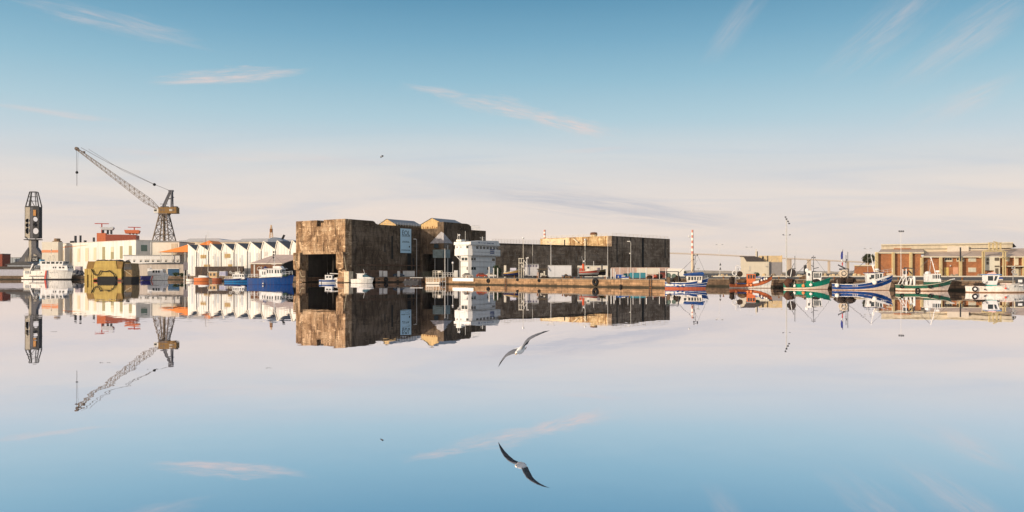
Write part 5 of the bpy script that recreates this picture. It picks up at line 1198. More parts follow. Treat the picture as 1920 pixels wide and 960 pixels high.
rails(t, [(.74*L, -1.3, 3.0), (.90*L, -.6, 3.25), (.99*L, 0, 3.4)], .75, .7, white, .025)
letters(t, .735*L, .90*L, -side_y(ring, L, .82*L, 1)-.12, 1.75, .22, white, .12, 5); letters(t, .29*L, .40*L, -side_y(ring, L, .35*L, 1)-.03, .78, .2, white, 0, 6)
letters(t, .17*L, .28*L, -side_y(ring, L, .2*L, 1)-.03, 1.12, .12, white, 0, 8)
random.seed(3)
netpile(t, .10*L, -.8, 1.7, 1.0, 1.2, .75, net, seed=13); netpile(t, .24*L, 0, 1.9, 1.5, 1.4, .8, net, seed=14)
p = MB(); p.torus((.17*L, -.9, 3.2), .62, .14, 'y', 18); p.torus((.17*L, .9, 3.2), .62, .14, 'y', 18); p.tube((.17*L, -.9, 3.2), (.17*L, .9, 3.2), .3, n=12); p.tube((.12*L, 0, 1), (.13*L, 0, 4.0), .1); p.tube((.22*L, 0, 1), (.20*L, 0, 4.0), .1); p.build('net_drum', mat('drum_pale', (.45, .38, .30), .6, var=.2), t)
p = MB(); p.tube((.12*L, -1, 4.0), (.12*L, 1, 4.0), .1); p.tube((.22*L, -1.1, 1), (.24*L, -1.1, 4.1), .12); p.beam((.08*L, 0, 4.9), (.16*L, 0, 4.4), .22); p.beam((.10*L, 0, 4.1), (.26*L, 0, 4.1), .2); p.beam((.13*L, 0, 4.6), (.2*L, 0, 4.2), .25); p.tube((.215*L, 0, 4), (.215*L, 0, 6.8), .05); p.tube((.245*L, 0, 4), (.245*L, 0, 7.4), .05); p.tube((.16*L, 0, 4.3), (.16*L, 0, 7.9), .04); p.tube((.205*L, 0, 5.3), (.23*L, 0, 6.0), .1); p.build('gantry', darkm, t)
fl = T('tricolour_flag', 'blue white red flag hanging from the stern pole of the largest blue boat', 'flag', (t.location.x+math.cos(R(-14))*.16*L, t.location.y+math.sin(R(-14))*.16*L-.05, 0), R(-14))
for nm, m__, z0, z1 in (('blue_band', mat('flag_blue', (.02, .03, .16), .8), 6.1, 7.6), ('white_band', white, 5.5, 6.1), ('red_band', mat('flag_red', (.35, .03, .03), .8), 4.9, 5.5)):
    p = MB(); p.loft([[(-.02+.05*math.sin(z*3), -.02, z) for z in (z1, (z0+z1)/2, z0)], [(-.36-.08*math.sin(z*2+1)+(7.6-z)*.05, .10*math.sin(z*4), z-.25) for z in (z1, (z0+z1)/2, z0)]]); o = p.build(nm, m__, fl); md = o.modifiers.new('thick', 'SOLIDIFY'); md.thickness = .02
p = MB(); p.tube((.70*L, 0, 3.4), (.655*L, 0, 4.9), .16, .13); p.tube((.68*L, 0, 4.4), (.635*L, 0, 6.7), .10, .05); p.beam((.6*L, 0, 6.2), (.66*L, 0, 6.2), .04); p.beam((.66*L, 0, 4.75), (.69*L, 0, 4.7), .3); p.build('mast', white, t)
p = MB(); p.ball((.735*L, 0, 3.95), .42, .42, .25); p.tube((.735*L, 0, 3.4), (.735*L, 0, 3.8), .1); p.build('radar_dome', white, t)
MB().box(.52*L, .57*L, -1.2, 1.2, 3.2, 3.28).build('awning', white, t)
fd = MB(); fd.box(.88*L, .99*L, -.5, .5, 3.0, 3.25); fd.build('bow_platform', mat('bow_box', (.5, .38, .26), .7), t)

# 5 dark green boat
t, L = boat_frame('fishing_boat', 'dark green and cream fishing boat with black tyre fenders and an A-frame stern', 'boat', 1683, 1785, 545.3, -12)
h_, ring, sh = hullparts(t, L, 3.9, 1.15, 1.15, 2.1, [((.36, .55), 1), (1, 2)], [boot_br, hpink, hdkg], mat('rail_cream', (.5, .44, .34), .6), boot=.14, rake=.10)
o = cabin(t, .51*L, .775*L, 2.0, 1.65, 3.05, white, -.1, 0, [(.40, .47), (.52, .58), (.62, .72), (.77, .86), (.9, .98)], 3, white, .05, wz=(.45, .93))
MB().box(.51*L, .78*L, -1.1, 1.1, .9, 1.645).build('deckhouse_base', hdkg, t)
MB().ball((.56*L, 0, 3.3), .55, .6, .35).build('life_raft', white, t)
p = MB(); p.tube((.70*L, 0, 3.1), (.62*L, 0, 6.2), .08, .05); p.tube((.60*L, 0, 6.3), (.665*L, 0, 4.8), .05); p.beam((.60*L, 0, 5.6), (.63*L, 0, 5.6), .08); p.tube((.59*L, 0, 3.2), (.61*L, 0, 5.4), .03); p.build('mast', white, t)
p = MB(); p.tube((.74*L, 0, 3.1), (.74*L, 0, 3.7), .08); p.box(.70*L, .76*L, -.35, .35, 3.45, 3.8); p.build('radar', white, t)
p = MB()
for y in (-1.1, 1.1):
    p.tube((.13*L, y, 1), (.13*L, y, 4.1), .08); p.tube((.03*L, y, 1), (.12*L, y, 2.7), .06); p.tube((.18*L, y, 1), (.27*L, y, 2.8), .06); p.tube((.28*L, y, .9), (.28*L, y, 2.7), .20)
p.tube((.13*L, -1.1, 2.9), (.13*L, 1.1, 2.9), .15); p.build('stern_frame', white, t)
p = MB(); p.beam((.12*L, 0, 4.3), (.29*L, 0, 4.15), .18); p.tube((.13*L, -1.1, 4.1), (.13*L, 1.1, 4.1), .08); p.tube((.27*L, -1.1, 2.8), (.27*L, -1.1, 4.1), .07); p.ball((.15*L, 0, 3.4), .45, .6, .4); p.beam((.2*L, 0, 3.8), (.26*L, 0, 3.2), .2); p.build('gantry', darkm, t)
MB().box(.11*L, .15*L, -1.3, -.8, .9, 1.7).build('winch_box', white, t)
for x, z in ((.035, .85), (.315, .22), (.55, .85)): tyre(t, x*L, -side_y(ring, L, x*L, .8)-.14, z, .40)
fender(t, .735*L, -side_y(ring, L, .735*L, .9)-.1, .95, .2, boot_b)
rails(t, [(.96*L, 0, sh(.96*L)[2]), (1.05*L, 0, sh(L)[2]+.05)], .12, .4, white, .04, 'bow_rail')

# 6 white boat on the right edge
t, L = boat_frame('fishing_boat', 'white fishing boat with a blue roofed wheelhouse cut by the right picture edge', 'boat', 1816.5, 1926, 548.3, -10)
h_, ring, sh = hullparts(t, L, 3.7, 1.05, 1.2, 1.9, [(.12, 1), (1, 2)], [boot_br, hpink, hwhite], mat('rail_white', (.6, .55, .5), .5), boot=.14, rake=.06, full=2.6)
o = cabin(t, .27*L, .44*L, 2.0, 1.3, 3.0, white, .5, 0, [(.1, .62), (.70, .92)], 2, mat('roof_blue', (.10, .22, .45), .5), .18, wz=(.42, .88))
MB().box(.27*L, .445*L, -1.03, 1.03, 1.0, 1.295).build('cabin_base', mat('turquoise', (.03, .33, .30), .5), t)
MB().prism([(.33*L, 3.12), (.46*L, 3.12), (.43*L, 3.45), (.36*L, 3.35)], -.5, .5, 'y').build('life_raft', mat('pink_cover', (.66, .40, .34), .6), t)
tyre(t, .03*L, -1.85, .62, .47); MB().tube((.03*L, -2.0, .62), (.03*L, -1.85, .62), .22, n=12).build('fender_core', white, t)
p = MB(); p.tube((.76*L, 0, 1.6), (.76*L, 0, 3.8), .07); p.torus((.76*L, -.2, 3.5), .25, .08); p.torus((.755*L, -.2, 4.2), .2, .07); p.beam((.76*L, 0, 3.0), (.83*L, 0, 3.1), .2); p.build('net_hauler', greym, t)
p = MB(); [p.box(x*L, (x+.045)*L, -1.2, -.6, 1.55, 2.3) for x in (.77, .82, .87, .92)]; p.build('fish_box', darkm, t)
MB().box(.79*L, .86*L, -1.25, -1.21, 1.75, 2.2).build('bait_box', white, t)
letters(t, .72*L, .90*L, -side_y(ring, L, .8*L, 1)-.04, .95, .26, ink, .02, 9)
MB().box(.80*L, .865*L, -side_y(ring, L, .8*L, 1)-.10, -side_y(ring, L, .8*L, 1)-.05, 1.18, 1.35).build('side_plate', white, t)
fender(t, .55*L, -1.95, .75, .17, redp); fender(t, .20*L, -1.9, .55, .15, boot_b)
p = MB(); [p.tube((x*L, -1.2, 1.1), ((x+.06)*L, -1.2, 1.9), .05) for x in (.08, .14, .21)]; [p.ball((x*L, -.8, 1.35), .5, .5, .3, 8, 5, .2) for x in (.1, .15, .2)]; p.build('deck_gear', net, t)
p = MB(); p.prism([(0.0, .95), (.20*L, .95), (.20*L, 1.10), (0.01*L, 1.13)], -1.68, -1.64, 'y'); p.box(.52*L, .68*L, -1.2, .8, 1.35, 1.62); p.build('hatch', mat('hatch_pale', (.6, .5, .45), .6), t)

# ---- left side craft
t, L = boat_frame('work_boat', 'larger deep blue workboat with a long white wheelhouse and railed foredeck', 'boat', 468, 551, 533.6, -8)
h_, ring, sh = hullparts(t, L, 4.0, 1.9, 2.0, 2.9, [(1, 1)], [hnavy, hblue], boot_b, boot=.1, rake=.04, full=2.6, flare=.12)
MB().prism([(.30*L, 2.0), (.80*L, 2.35), (.80*L, 2.45), (.30*L, 2.1)], -2.02, 2.02, 'y').build('rub_rail', white, t)
cabin(t, .27*L, .42*L, 2.8, 1.7, 4.25, white, 0, 0, [(.45, .58), (.75, .9)], 0, white, .2, wz=(.45, .8))
cabin(t, .425*L, .78*L, 2.8, 2.0, 4.5, white, -.2, 0, [(.05, .13), (.2, .28), (.35, .43), (.55, .65), (.72, .82), (.88, .97)], 3, white, .5, wz=(.5, .88))
MB().prism([(.56*L, 4.62), (.76*L, 4.62), (.72*L, 5.3), (.56*L, 5.3)], -1, 1, 'y').build('flybridge', white, t)
p = MB(); p.box(.33*L, .40*L, -.6, .6, 4.4, 4.9); p.ball((.36*L, 0, 4.95), .3); p.prism([(.38*L, 4.5), (.46*L, 4.5), (.38*L, 4.8)], -.4, .4, 'y'); p.build('funnel', hnavy, t)
p = MB(); p.tube((.56*L, 0, 5.2), (.56*L, 0, 8.6), .09, .06); p.beam((.50*L, 0, 5.8), (.60*L, 0, 5.8), .1); p.beam((.53*L, 0, 7.6), (.59*L, 0, 7.6), .08); p.build('mast', white, t)
p = MB(); [p.ball((.545*L, 0, z), .26) for z in (7.7, 8.5, 9.3)]; p.tube((.545*L, 0, 6.6), (.545*L, 0, 9.6), .05); p.ball((.59*L, 0, 9.2), .14); p.build('signal_ball', boot_b, t)
rails(t, [(.04*L, -1.7, 1.95), (.26*L, -1.9, 1.95)], 1.0, .9, white, .06); rails(t, [(.80*L, -1.6, 2.55), (.98*L, -.4, 2.85)], 1.0, .7, white, .05)
letters(t, .65*L, .785*L, -side_y(ring, L, .7*L, 1)-.14, 2.05, .32, white, 0, 21)
fender(t, .38*L, -2.05, .35, .22, buoyw)
netpile(t, .83*L, -.8, 2.6, .9, .7, .35, netg, 'deck_gear', seed=22)

t, L = boat_frame('small_cabin_boat', 'smaller blue and white cabin boat moored astern of the deep blue workboat', 'boat', 424, 468, 529.5, -6)
h_, ring, sh = hullparts(t, L, 3.6, 1.3, 1.35, 1.9, [(.45, 1), (1, 2)], [hnavy, M_('hull_teal_blue', (.01, .14, .33)), hnavy], white, boot=.1, rake=.05)
cabin(t, .34*L, .86*L, 2.6, 1.2, 2.9, white, -.3, 0, [(.08, .16), (.24, .34), (.42, .5), (.6, .7), (.8, .93)], 2, white, .2, wz=(.45, .85))
rails(t, [(.03*L, -1.5, 1.3), (.33*L, -1.6, 1.3)], .8, .8, cream, .05)
p = MB(); p.tube((.50*L, 0, 2.9), (.48*L, 0, 7.2), .08, .05); p.tube((.56*L, 0, 2.9), (.56*L, 0, 5), .05); p.beam((.40*L, 0, 3.6), (.62*L, 0, 3.8), .12); p.box(.4*L, .6*L, -.6, .6, 3.0, 3.5); p.build('mast', offwhite, t)
p = MB(); p.torus((.22*L, -.8, 3.6), .35, .08); p.beam((.22*L, -.8, 3.3), (.5*L, -.8, 3.5), .12); p.torus((.8*L, -.8, 3.3), .4, .05); p.build('hauler', offwhite, t)
letters(t, .68*L, .84*L, -side_y(ring, L, .75*L, 1)-.05, 1.05, .2, white, 0, 23)

def small_boat(name, label, px0, px1, row, hullm, fs, fb, cab=None, B=2.6, yaw=-6, mast=None, bands=None, dY=0, rail=white, cat='boat'):
    t, L = boat_frame(name, label, cat, px0, px1, row, yaw, dY)
    hullparts(t, L, B, fs, (fs+fb)/2-.1, fb, bands or [(1, 1)], [boot_b, hullm, white], rail, boot=.08, rake=.1)
    if cab: cabin(t, cab[0]*L, cab[1]*L, B*.6, fs*.8, cab[2], white, cab[3] if len(cab) > 3 else -.3, 0, [(.15, .45), (.55, .85)], 2, white, .1)
    return t, L
t, L = small_boat('cabin_cruiser', 'white cabin cruiser with a raked green windscreen before the bunker corner', 660, 701, 531, hwhite, 1.3, 1.75, None, 3.0)
o = cabin(t, .27*L, .62*L, 2.2, 1.3, 3.1, white, -.15, 0, [], 0, white, .25)
MB().prism([(.53*L, 2.0), (.97*L*.88, 2.0), (.70*L, 2.75), (.53*L, 2.8)], -1.12, 1.12, 'y').build('windscreen', glzb, t)
MB().prism([(.60*L, 1.3), (.95*L, 1.6), (.84*L, 2.0), (.58*L, 2.0)], -1.05, 1.05, 'y').build('foredeck', white, t)
MB().tube((.58*L, 0, 3.1), (.52*L, 0, 4.6), .05).build('antenna', white, t)
t, L = small_boat('small_fishing_boat', 'small blue and white boat with a boxy white cabin before the lock mouth', 600, 631, 530.8, hblue, 1.15, 1.2, (.34, .78, 2.55, .0), 2.3, bands=[(.35, 2), (.9, 1), (1, 2)])
p = MB(); p.box(-.3, .3, -.3, .3, .2, 1.0); p.tube((.8, -1, 0), (.8, -1, 1.5), .07); p.build('outboard', boot_b, t); MB().tube((.48*L, 0, 2.6), (.45*L, 0, 3.4), .05).build('antenna', white, t)
t, L = small_boat('sailing_yacht', 'white sailing yacht with a bare mast and furled boom at the lock mouth', 622, 656, 530.2, hwhite, 1.2, 1.5, None, 2.6, dY=8)
MB().prism([(.15*L, 1.1), (.75*L, 1.3), (.62*L, 1.75), (.2*L, 1.7)], -.8, .8, 'y').build('coachroof', white, t)
p = MB(); xm = hit(t.location.x, t.location.y, R(-6), 640.5); p.tube((xm, 0, 1.2), (xm, 0, Z(449, t.location.y)), .09, .06); p.build('mast', mat('mast_cream', (.70, .58, .40), .5), t)
MB().tube((xm-.1, 0, 3.0), (xm-4.2, 0, 3.15), .16, n=8).build('boom', white, t)
p = MB(); p.tube((xm, 0, 13), (xm-4.6, 0, 1.3), .02, n=4); p.tube((xm, 0, 13), (.98*L, 0, 1.6), .02, n=4); p.build('stay', wire, t)
t, L = small_boat('motor_boat', 'orange hulled motor boat with a white cabin and dark cover', 366, 393, 527.5, M_('hull_orange_bright', (.52, .15, .045)), 1.5, 1.7, None, 2.8)
MB().prism([(.28*L, 1.5), (.95*L, 1.6), (.75*L, 2.2), (.32*L, 2.4)], -1, 1, 'y').build('cabin', white, t)
t, L = small_boat('wooden_yacht', 'rust red yacht with a wooden deckhouse beside the orange motor boat', 400, 417, 527.0, M_('hull_rust', (.26, .07, .03)), 1.4, 1.5, None, 2.6)
p = MB(); p.box(-1.4, 2.0, -1, 1, 1.3, 3.6); p.build('deckhouse', mat('deckhouse_tan', (.45, .30, .16), .7), t); MB().box(-1.7, 2.2, -1.2, 1.2, 3.62, 3.9).build('roof', cream, t)
p = MB(); p.box(-1.0, -.3, -1.03, -1.005, 2.2, 3.2); p.box(.4, 1.4, -1.03, -1.005, 2.2, 3.2); p.build('window', darkm, t)
MB().prism([(-2.6, 3.4), (-2.3, 4.0), (1.6, 3.55), (-1.5, 3.3)], -.15, .15, 'y').build('furled_sail', blackm, t)
p = MB(); p.tube((-2.3, 0, 1.2), (-2.3, 0, Z(433, t.location.y)), .10, .06); p.build('mast', cream, t)
p = MB(); p.tube((-5.6, 0, 1.2), (-2.3-.8, 0, Z(441, t.location.y)), .07, n=5); p.build('leaning_mast', wood, t)
t, L = small_boat('dinghy', 'small white dinghy with a folded seagull white outboard left of the orange motor boat', 351, 366, 527.4, hwhite, .9, 1.1, None, 2.0)
p = MB(); p.tube((1.2, 0, .8), (1.2, 0, 6), .05); p.build('mast', galv, t); MB().prism([(.6, 1.9), (2.6, 2.6), (2.7, 3.2), (1.9, 2.5)], -.1, .1, 'y').build('furled_sail', white, t)
# patrol ship, far left
t, L = boat_frame('patrol_ship', 'white patrol ship with slanted red and blue hull stripes and a wide bridge', 'ship', 49.5, 137.5, 524.2, -4)
h_, ring, sh = hullparts(t, L, 6.0, 4.3, 4.7, 5.6, [(.06, 2), (1, 1)], [boot_b, hwhite, boot_b], white, boot=.25, rake=.05, full=2.8, flare=.12)
k = L/88.0; y0s = -3.06
q = MB(); q.quad((.50*L-1.0, y0s, .4), (.50*L, y0s, .4), (.50*L+.5, y0s, 4.6), (.50*L-.2, y0s, 4.6)); q.build('red_stripe', redp, t); q = MB(); q.quad((.505*L+.15, y0s, .4), (.505*L+.5, y0s, .4), (.505*L+1.0, y0s, 4.6), (.505*L+.65, y0s, 4.6)); q.build('blue_stripe', hnavy, t)
q = MB(); q.box(.14*L, .46*L, -3.2, -3.0, 1.6, 1.9); q.build('rub_rail', darkm, t)
q = MB(); [q.ball((x*L, y0s, z), .2, .08, .2) for x, z in ((.40, 3.6), (.59, 3.6), (.645, 3.65), (.735, 3.7), (.59, 1.0))]; q.build('porthole', glz, t)
q = MB(); q.box(-.6, 5, -2.9, 2.9, .3, 1.3); q.box(.5, 4, -2.95, -2.9, 2.9, 4.4); q.build('stern_platform', hwhite, t); MB().box(.06*L, .14*L, -3.1, -3.04, 3.1, 4.4).build('opening', greym, t)
cabin(t, .37*L, .95*L, 5.0, 4.6, 7.0, white, -.5, 0, [(.45, .5), (.53, .58), (.68, .76), (.8, .88)], 3, white, .3, wz=(.45, .8), name='deckhouse')
o = cabin(t, .34*L, .83*L, 4.6, 7.12, 9.2, white, .5, .3, [(.11, .26), (.31, .46), (.51, .66), (.71, .82), (.87, .97)], 4, white, .3, wz=(.4, .9), name='bridge')
q = MB(); q.prism([(.13*L, 4.4), (.15*L, 4.4), (.22*L, 8.0), (.19*L, 8.0)], -2.4, -2.1, 'y'); q.prism([(.13*L, 4.4), (.15*L, 4.4), (.22*L, 8.0), (.19*L, 8.0)], 2.1, 2.4, 'y'); q.build('stern_arch', white, t)
q = MB(); q.ball((.24*L, 0, 6.2), 1.7, 1.4, 1.1, 10, 6); q.box(.17*L, .33*L, -1.5, 1.5, 4.5, 5.3); q.build('tender', greym, t)
q = MB()
for s__ in (-.8, .8): q.path([(.47*L, s__, 9.2), (.50*L, s__*.6, 12.3), (.57*L, s__*.6, 12.3), (.60*L, s__, 9.2)], .14)
q.tube((.53*L, 0, 12.3), (.53*L, 0, 17.5), .12, .06); q.beam((.45*L, 0, 12.8), (.60*L, 0, 12.8), .18); q.beam((.49*L, 0, 15.6), (.57*L, 0, 15.6), .14); q.ball((.53*L, 0, 15), .4); q.build('mast', mat('mast_pale', (.62, .55, .46), .5), t)
rails(t, [(.84*L, -2.3, 5.4), (.97*L, -.6, 5.7)], 1.1, 1.2, white, .06); letters(t, .83*L, .93*L, -2.35, 4.75, .5, ink, 0, 31)
MB().box(.32*L, .35*L, -1.6, 1.6, 7.3, 10.2).build('funnel', mat('funnel_blue', (.05, .25, .4), .5), t)
# small boats at the left end
t, L = small_boat('grey_launch', 'dark grey launch with a black cabin left of the patrol ship', 3, 33, 522.8, mat('launch_grey', (.35, .33, .32), .5), 1.9, 2.2, None, 3.2, yaw=176 if False else -4)
MB().prism([(.15*L, 1.9), (.25*L, 3.6), (.62*L, 3.9), (.8*L, 1.9)], -1.2, 1.2, 'y').build('cabin', darkm, t); MB().tube((.55*L, 0, 3.8), (.55*L, 0, 6.5), .08).build('mast', white, t); MB().prism([(.9*L, 2.3), (1.0*L, 2.2), (1.0*L, 4.3)], -.3, .3, 'y').build('outboard', blackm, t)
t, L = small_boat('dark_tug', 'black hulled boat with a navy cover between patrol ship and yellow gate', 137, 157, 523.8, boot_b, 2.4, 2.7, None, 4.0)
MB().prism([(.0, 2.4), (.05*L, 4.2), (.5*L, 5.2), (.75*L, 4.6), (.95*L, 2.5)], -1.6, 1.6, 'y').build('cabin', mat('tug_navy', (.02, .03, .06), .5, var=.3), t); MB().box(.1*L, .5*L, -1.75, -1.61, 2.9, 3.3).build('stripe', greym, t)
MB().box(.3*L, .8*L, -1, 1, 4.6, 6.8).build('funnel', mat('lilac_box', (.35, .30, .34), .6), t)
t, L = boat_frame('survey_launch', 'white launch with navy and red stern stripes before the grey shed', 'boat', 268, 317, 525.8, -4)
h_, ring, sh = hullparts(t, L, 4.0, 2.0, 2.1, 2.7, [(1, 1)], [boot_b, hwhite], boot_b, boot=.12)
ys = -2.06
q = MB(); q.quad((0.02, ys, .15), (.36*L, ys, .15), (.40*L, ys, 2.0), (0.0, ys, 1.95)); q.build('navy_panel', mat('panel_navy', (.03, .03, .16), .5), t); q = MB(); q.quad((.40*L, ys, .15), (.43*L, ys, .15), (.485*L, ys, 2.1), (.45*L, ys, 2.1)); q.build('red_stripe', redp, t)
cabin(t, .28*L, .88*L, 2.8, 2.0, 4.9, white, -.9, 0, [(.25, .38), (.44, .55), (.6, .7)], 3, white, .1, wz=(.5, .85)); MB().box(.22*L, .30*L, -1, 1, 2, 5.4).build('funnel', white, t)
MB().tube((.3*L, 0, 5.2), (.3*L, 0, 6.4), .15).build('mast', white, t)

# yellow floating lock gate
gY = wlY(526.6); k = gY/F; gate = T('lock_gate', 'yellow steel floating lock gate with a drooping black hose', 'gate', (X(159, gY), gY, 0), R(-3))
ym = mat('gate_yellow', (.38, .265, .065), .6, var=.2, scale=.4, streak=.45, dark=(.22, .12, .03)); yd = mat('gate_brown', (.20, .115, .03), .7, var=.4, scale=.5, streak=.4)
g = lambda px: (px-159)*k; gz = lambda py: Z(py, gY)
p = MB(); p.box(g(174.5), g(229.5), 0, 8, gz(523), gz(504)); p.build('body', ym, gate)
p = MB(); p.prism([(g(174.5), gz(503.9)), (g(220), gz(503.9)), (g(218), gz(489)), (g(178.5), gz(489))], .3, 7, 'y'); p.build('upper_plate', ym, gate)
p = MB(); p.prism([(g(220.1), gz(503.9)), (g(229.4), gz(503.9)), (g(231.5), gz(491)), (g(218.2), gz(489))], .5, 7, 'y'); p.prism([(g(159.5), gz(503.9)), (g(174.4), gz(503.9)), (g(178), gz(490)), (g(163), gz(490))], .8, 7, 'y'); p.build('side_plate', yd, gate)
p = MB(); p.box(g(183.5), g(222), -.08, -.01, gz(528), gz(518.3)); p.box(g(230.5), g(247.5), .5, 7, gz(528), gz(519)); p.build('opening', blackm, gate)
p = MB(); p.box(g(174.5), g(183), -.06, -.01, gz(524), gz(522)); p.box(g(222.5), g(229), -.06, -.01, gz(524.5), gz(522)); p.build('boot_band', boot_r, gate)
p = MB(); p.box(g(158.2), g(174.4), 0, 7, gz(515), gz(504)); [p.box(g(a), g(a+5), -.1, 6.9, gz(529), gz(505)) for a in (158.6, 166.5)]; [p.box(g(a), g(a+2.6), -.12, 6.9, gz(529), gz(505)) for a in (173.0,)]; p.build('guide_leg', ym, gate)
p = MB(); p.prism([(g(231.6), gz(519)), (g(247.8), gz(519)), (g(247.8), gz(508)), (g(245.8), gz(493.5)), (g(233), gz(493)), (g(231.6), gz(500))], 1, 7, 'y'); p.build('end_section', mat('gate_end', (.20, .13, .06), .7, var=.4, streak=.4), gate)
p = MB(); [p.box(g(234+2.6*i), g(235.3+2.6*i), .85, .99, gz(506), gz(494)) for i in range(5)]; p.box(g(232), g(247), .9, .99, gz(505.5), gz(500)); p.build('grating', darkm, gate)
random.seed(4); p = MB(); [p.ball((g(x), random.uniform(1, 5), gz(488.7)), random.uniform(.5, 1.0), .8, random.uniform(.2, .5), 7, 5, .3) for x in range(179, 231, 3)]; p.build('deck_debris', darkm, gate)
hose = [(172.5, 504.5), (174.5, 507.5), (176.5, 512), (180.5, 515.8), (184, 516), (187.5, 513.5), (190.5, 507.5), (196, 509.3), (202.5, 509), (207.5, 507.2), (211.5, 511), (215.5, 513.5), (218, 519), (220.5, 526)]
p = MB(); p.path([(g(a), -.45, gz(b_)) for a, b_ in hose], .2, 8); p.build('hose', blackm, gate)
p = MB(); p.tube((g(233), .6, gz(506)), (g(246), .6, gz(514.5)), .12, n=5); p.build('rope', rope, gate)
# blue barrel-like box beside
o = MB().box(-1, 1, 0, 2, 0, 3.3).box(-1.1, 1.1, -.05, 2.05, 3.3, 3.45).build('storage_bin', mat('bin_blue', (.05, .14, .24), .6)); o.location = P(251.5, 401.5); tag(o, 'blue storage bin on the bank right of the yellow gate', 'bin')

# inflatable with orange tubes
t, L = boat_frame('inflatable_boat', 'orange tubed rigid inflatable boat lying against the sunlit quay wall', 'boat', 1060, 1107, 535.2, -14, -3)
p = MB()
for s__ in (-1, 1): p.path([(0, s__*.9, .62), (.5*L, s__*.95, .68), (.8*L, s__*.7, .85), (.98*L, .02*s__, 1.1)], .24, 8)
p.build('tube', mat('rib_orange', (.55, .13, .05), .6, var=.1), t)
p = MB(); p.loft([[(0, -.85, .45), (.8*L, -.6, .5), (.96*L, 0, .7)], [(.02*L, -.5, -.2), (.75*L, -.3, -.15), (.9*L, 0, -.05)], [(.02*L, .5, -.2), (.75*L, .3, -.15), (.9*L, 0, -.05)], [(0, .85, .45), (.8*L, .6, .5), (.96*L, 0, .7)]]); p.loft([[(0, -.85, .45), (.8*L, -.6, .5)], [(0, .85, .45), (.8*L, .6, .5)]]); p.build('hull', hpink, t)
p = MB(); p.box(.32*L, .45*L, -.4, .4, .6, 1.5); p.build('console', cream, t); p = MB(); p.box(.50*L, .60*L, -.4, .4, .6, 1.6); p.prism([(.17*L, 1.5), (.30*L, 1.2), (.28*L, 1.7), (.2*L, 1.9)], -.3, .3, 'y'); p.build('seat', darkm, t)
p = MB(); p.tube((.24*L, 0, .9), (.24*L, 0, 2.9), .05); p.build('mast', white, t); MB().ball((.38*L, 0, 1.75), .35, .4, .45, 8, 6, .2).build('cover', mat('cover_brown', (.16, .06, .03), .8), t)

# ================================================================== quay objects, centre
def box_thing(name, label, cat, px0, px1, pyt, Y, depth, m, rz=0, extra=None, group=None, z0=G0):
    t = T(name, label, cat, (X(px0, Y), Y, z0), rz, group); L_ = X(px1, Y)-X(px0, Y); h_ = Z(pyt, Y)-z0
    MB().box(0, L_, 0, depth, .12, h_).build('body', m, t, bevel=.03)
    if extra: extra(t, L_, h_)
    return t
def doors(t, L_, h_):
    g = MB(); [g.box(L_*f-.02, L_*f+.02, -.02, -.003, .2, h_-.1) for f in (.28,)]; g.build('door_seam', greym, t)
    c = MB(); c.box(-.05, L_+.05, -.06, -.003, h_-.14, h_+.02); c.box(-.03, L_+.03, -.05, -.003, .12, .3); c.build('frame_rail', galv, t)
    [MB().box(x, x+.5, .2, 2.2, 0, .118).build('foot', darkm, t) for x in (.2, L_-.7)]
Yq = 232
box_thing('white_container', 'large white storage container on the quay near the double headed lamp', 'container', 1028, 1071.5, 497.3, 243, 2.6, mat('container_white', (.60, .60, .63), .5, var=.05, streak=.1), 0, doors)
box_thing('cream_container', 'cream container behind the red fishing boat on its cradle', 'container', 1084, 1140, 497.8, 246, 2.6, cream, 0, doors)
box_thing('white_cabin', 'white vehicle trailer parked under the blue banner', 'trailer', 755.5, 777.5, 508, 295, 2.4, white, R(10), doors)
box_thing('info_panel', 'narrow pale panel left of the white one below the bunker wall', 'sign', 711, 717, 507.5, 284.8, .3, white)
box_thing('info_panel', 'wider white panel just right of the narrow one below the bunker wall', 'sign', 718.5, 726, 508, 285.2, .3, white)
box_thing('info_panel', 'broad white board left of the parked trailer', 'sign', 745, 750, 508.2, 289.5, .3, white)
box_thing('teal_skip', 'dark teal skip left of the bright teal container', 'skip', 1171, 1183, 512.5, 214, 2, mat('dark_teal', (.01, .06, .08), .5, var=.2))
box_thing('teal_container', 'bright teal open container behind the quay railing posts', 'container', 1182.5, 1210.5, 511.3, 212, 2, mat('teal_paint', (.05, .22, .28), .5, var=.1, streak=.2))
box_thing('blue_crate', 'royal blue fish crate near the quay edge', 'crate', 1156, 1168, 514.8, 203, 1.2, mat('crate_blue', (.01, .06, .33), .4, var=.1), 0, lambda t, L_, h_: (MB().box(-.05, L_+.05, -.05, -.004, h_-.15, h_).build('rim', mat('rim_blue', (.04, .18, .5), .4), t), MB().box(.3, .6, -.05, -.004, .2, h_-.3).build('label_plate', galv, t)))
box_thing('net_bin', 'dark red bin of nets behind the right fence posts', 'bin', 1236.5, 1249, 511, 215, 1.5, mat('bin_red', (.18, .05, .04), .8, var=.5))
for i, (px, r_, m__, lb_) in enumerate(((1218, .7, net, 'dark heap of nets beside the red buoys'), (1227, .8, mat('buoy_heap', (.45, .09, .05), .8, var=.5, scale=3), 'red heap of fishing buoys behind the fence'), (1235, .95, net, 'tall dark net heap left of the white van'))):
    random.seed(i+3); b = MB(); b.ball((0, 0, r_*.55), r_, r_*.8, r_*.65, 10, 7, .2); [b.ball((random.uniform(-r_, r_)*.7, -.4*r_, random.uniform(.1, r_)), r_*.3, r_*.3, r_*.3, 7, 5, .3) for _ in range(8)]
    o = b.build('net_heap', m__); o.location = P(px, 200+i*2); tag(o, lb_, 'net heap')
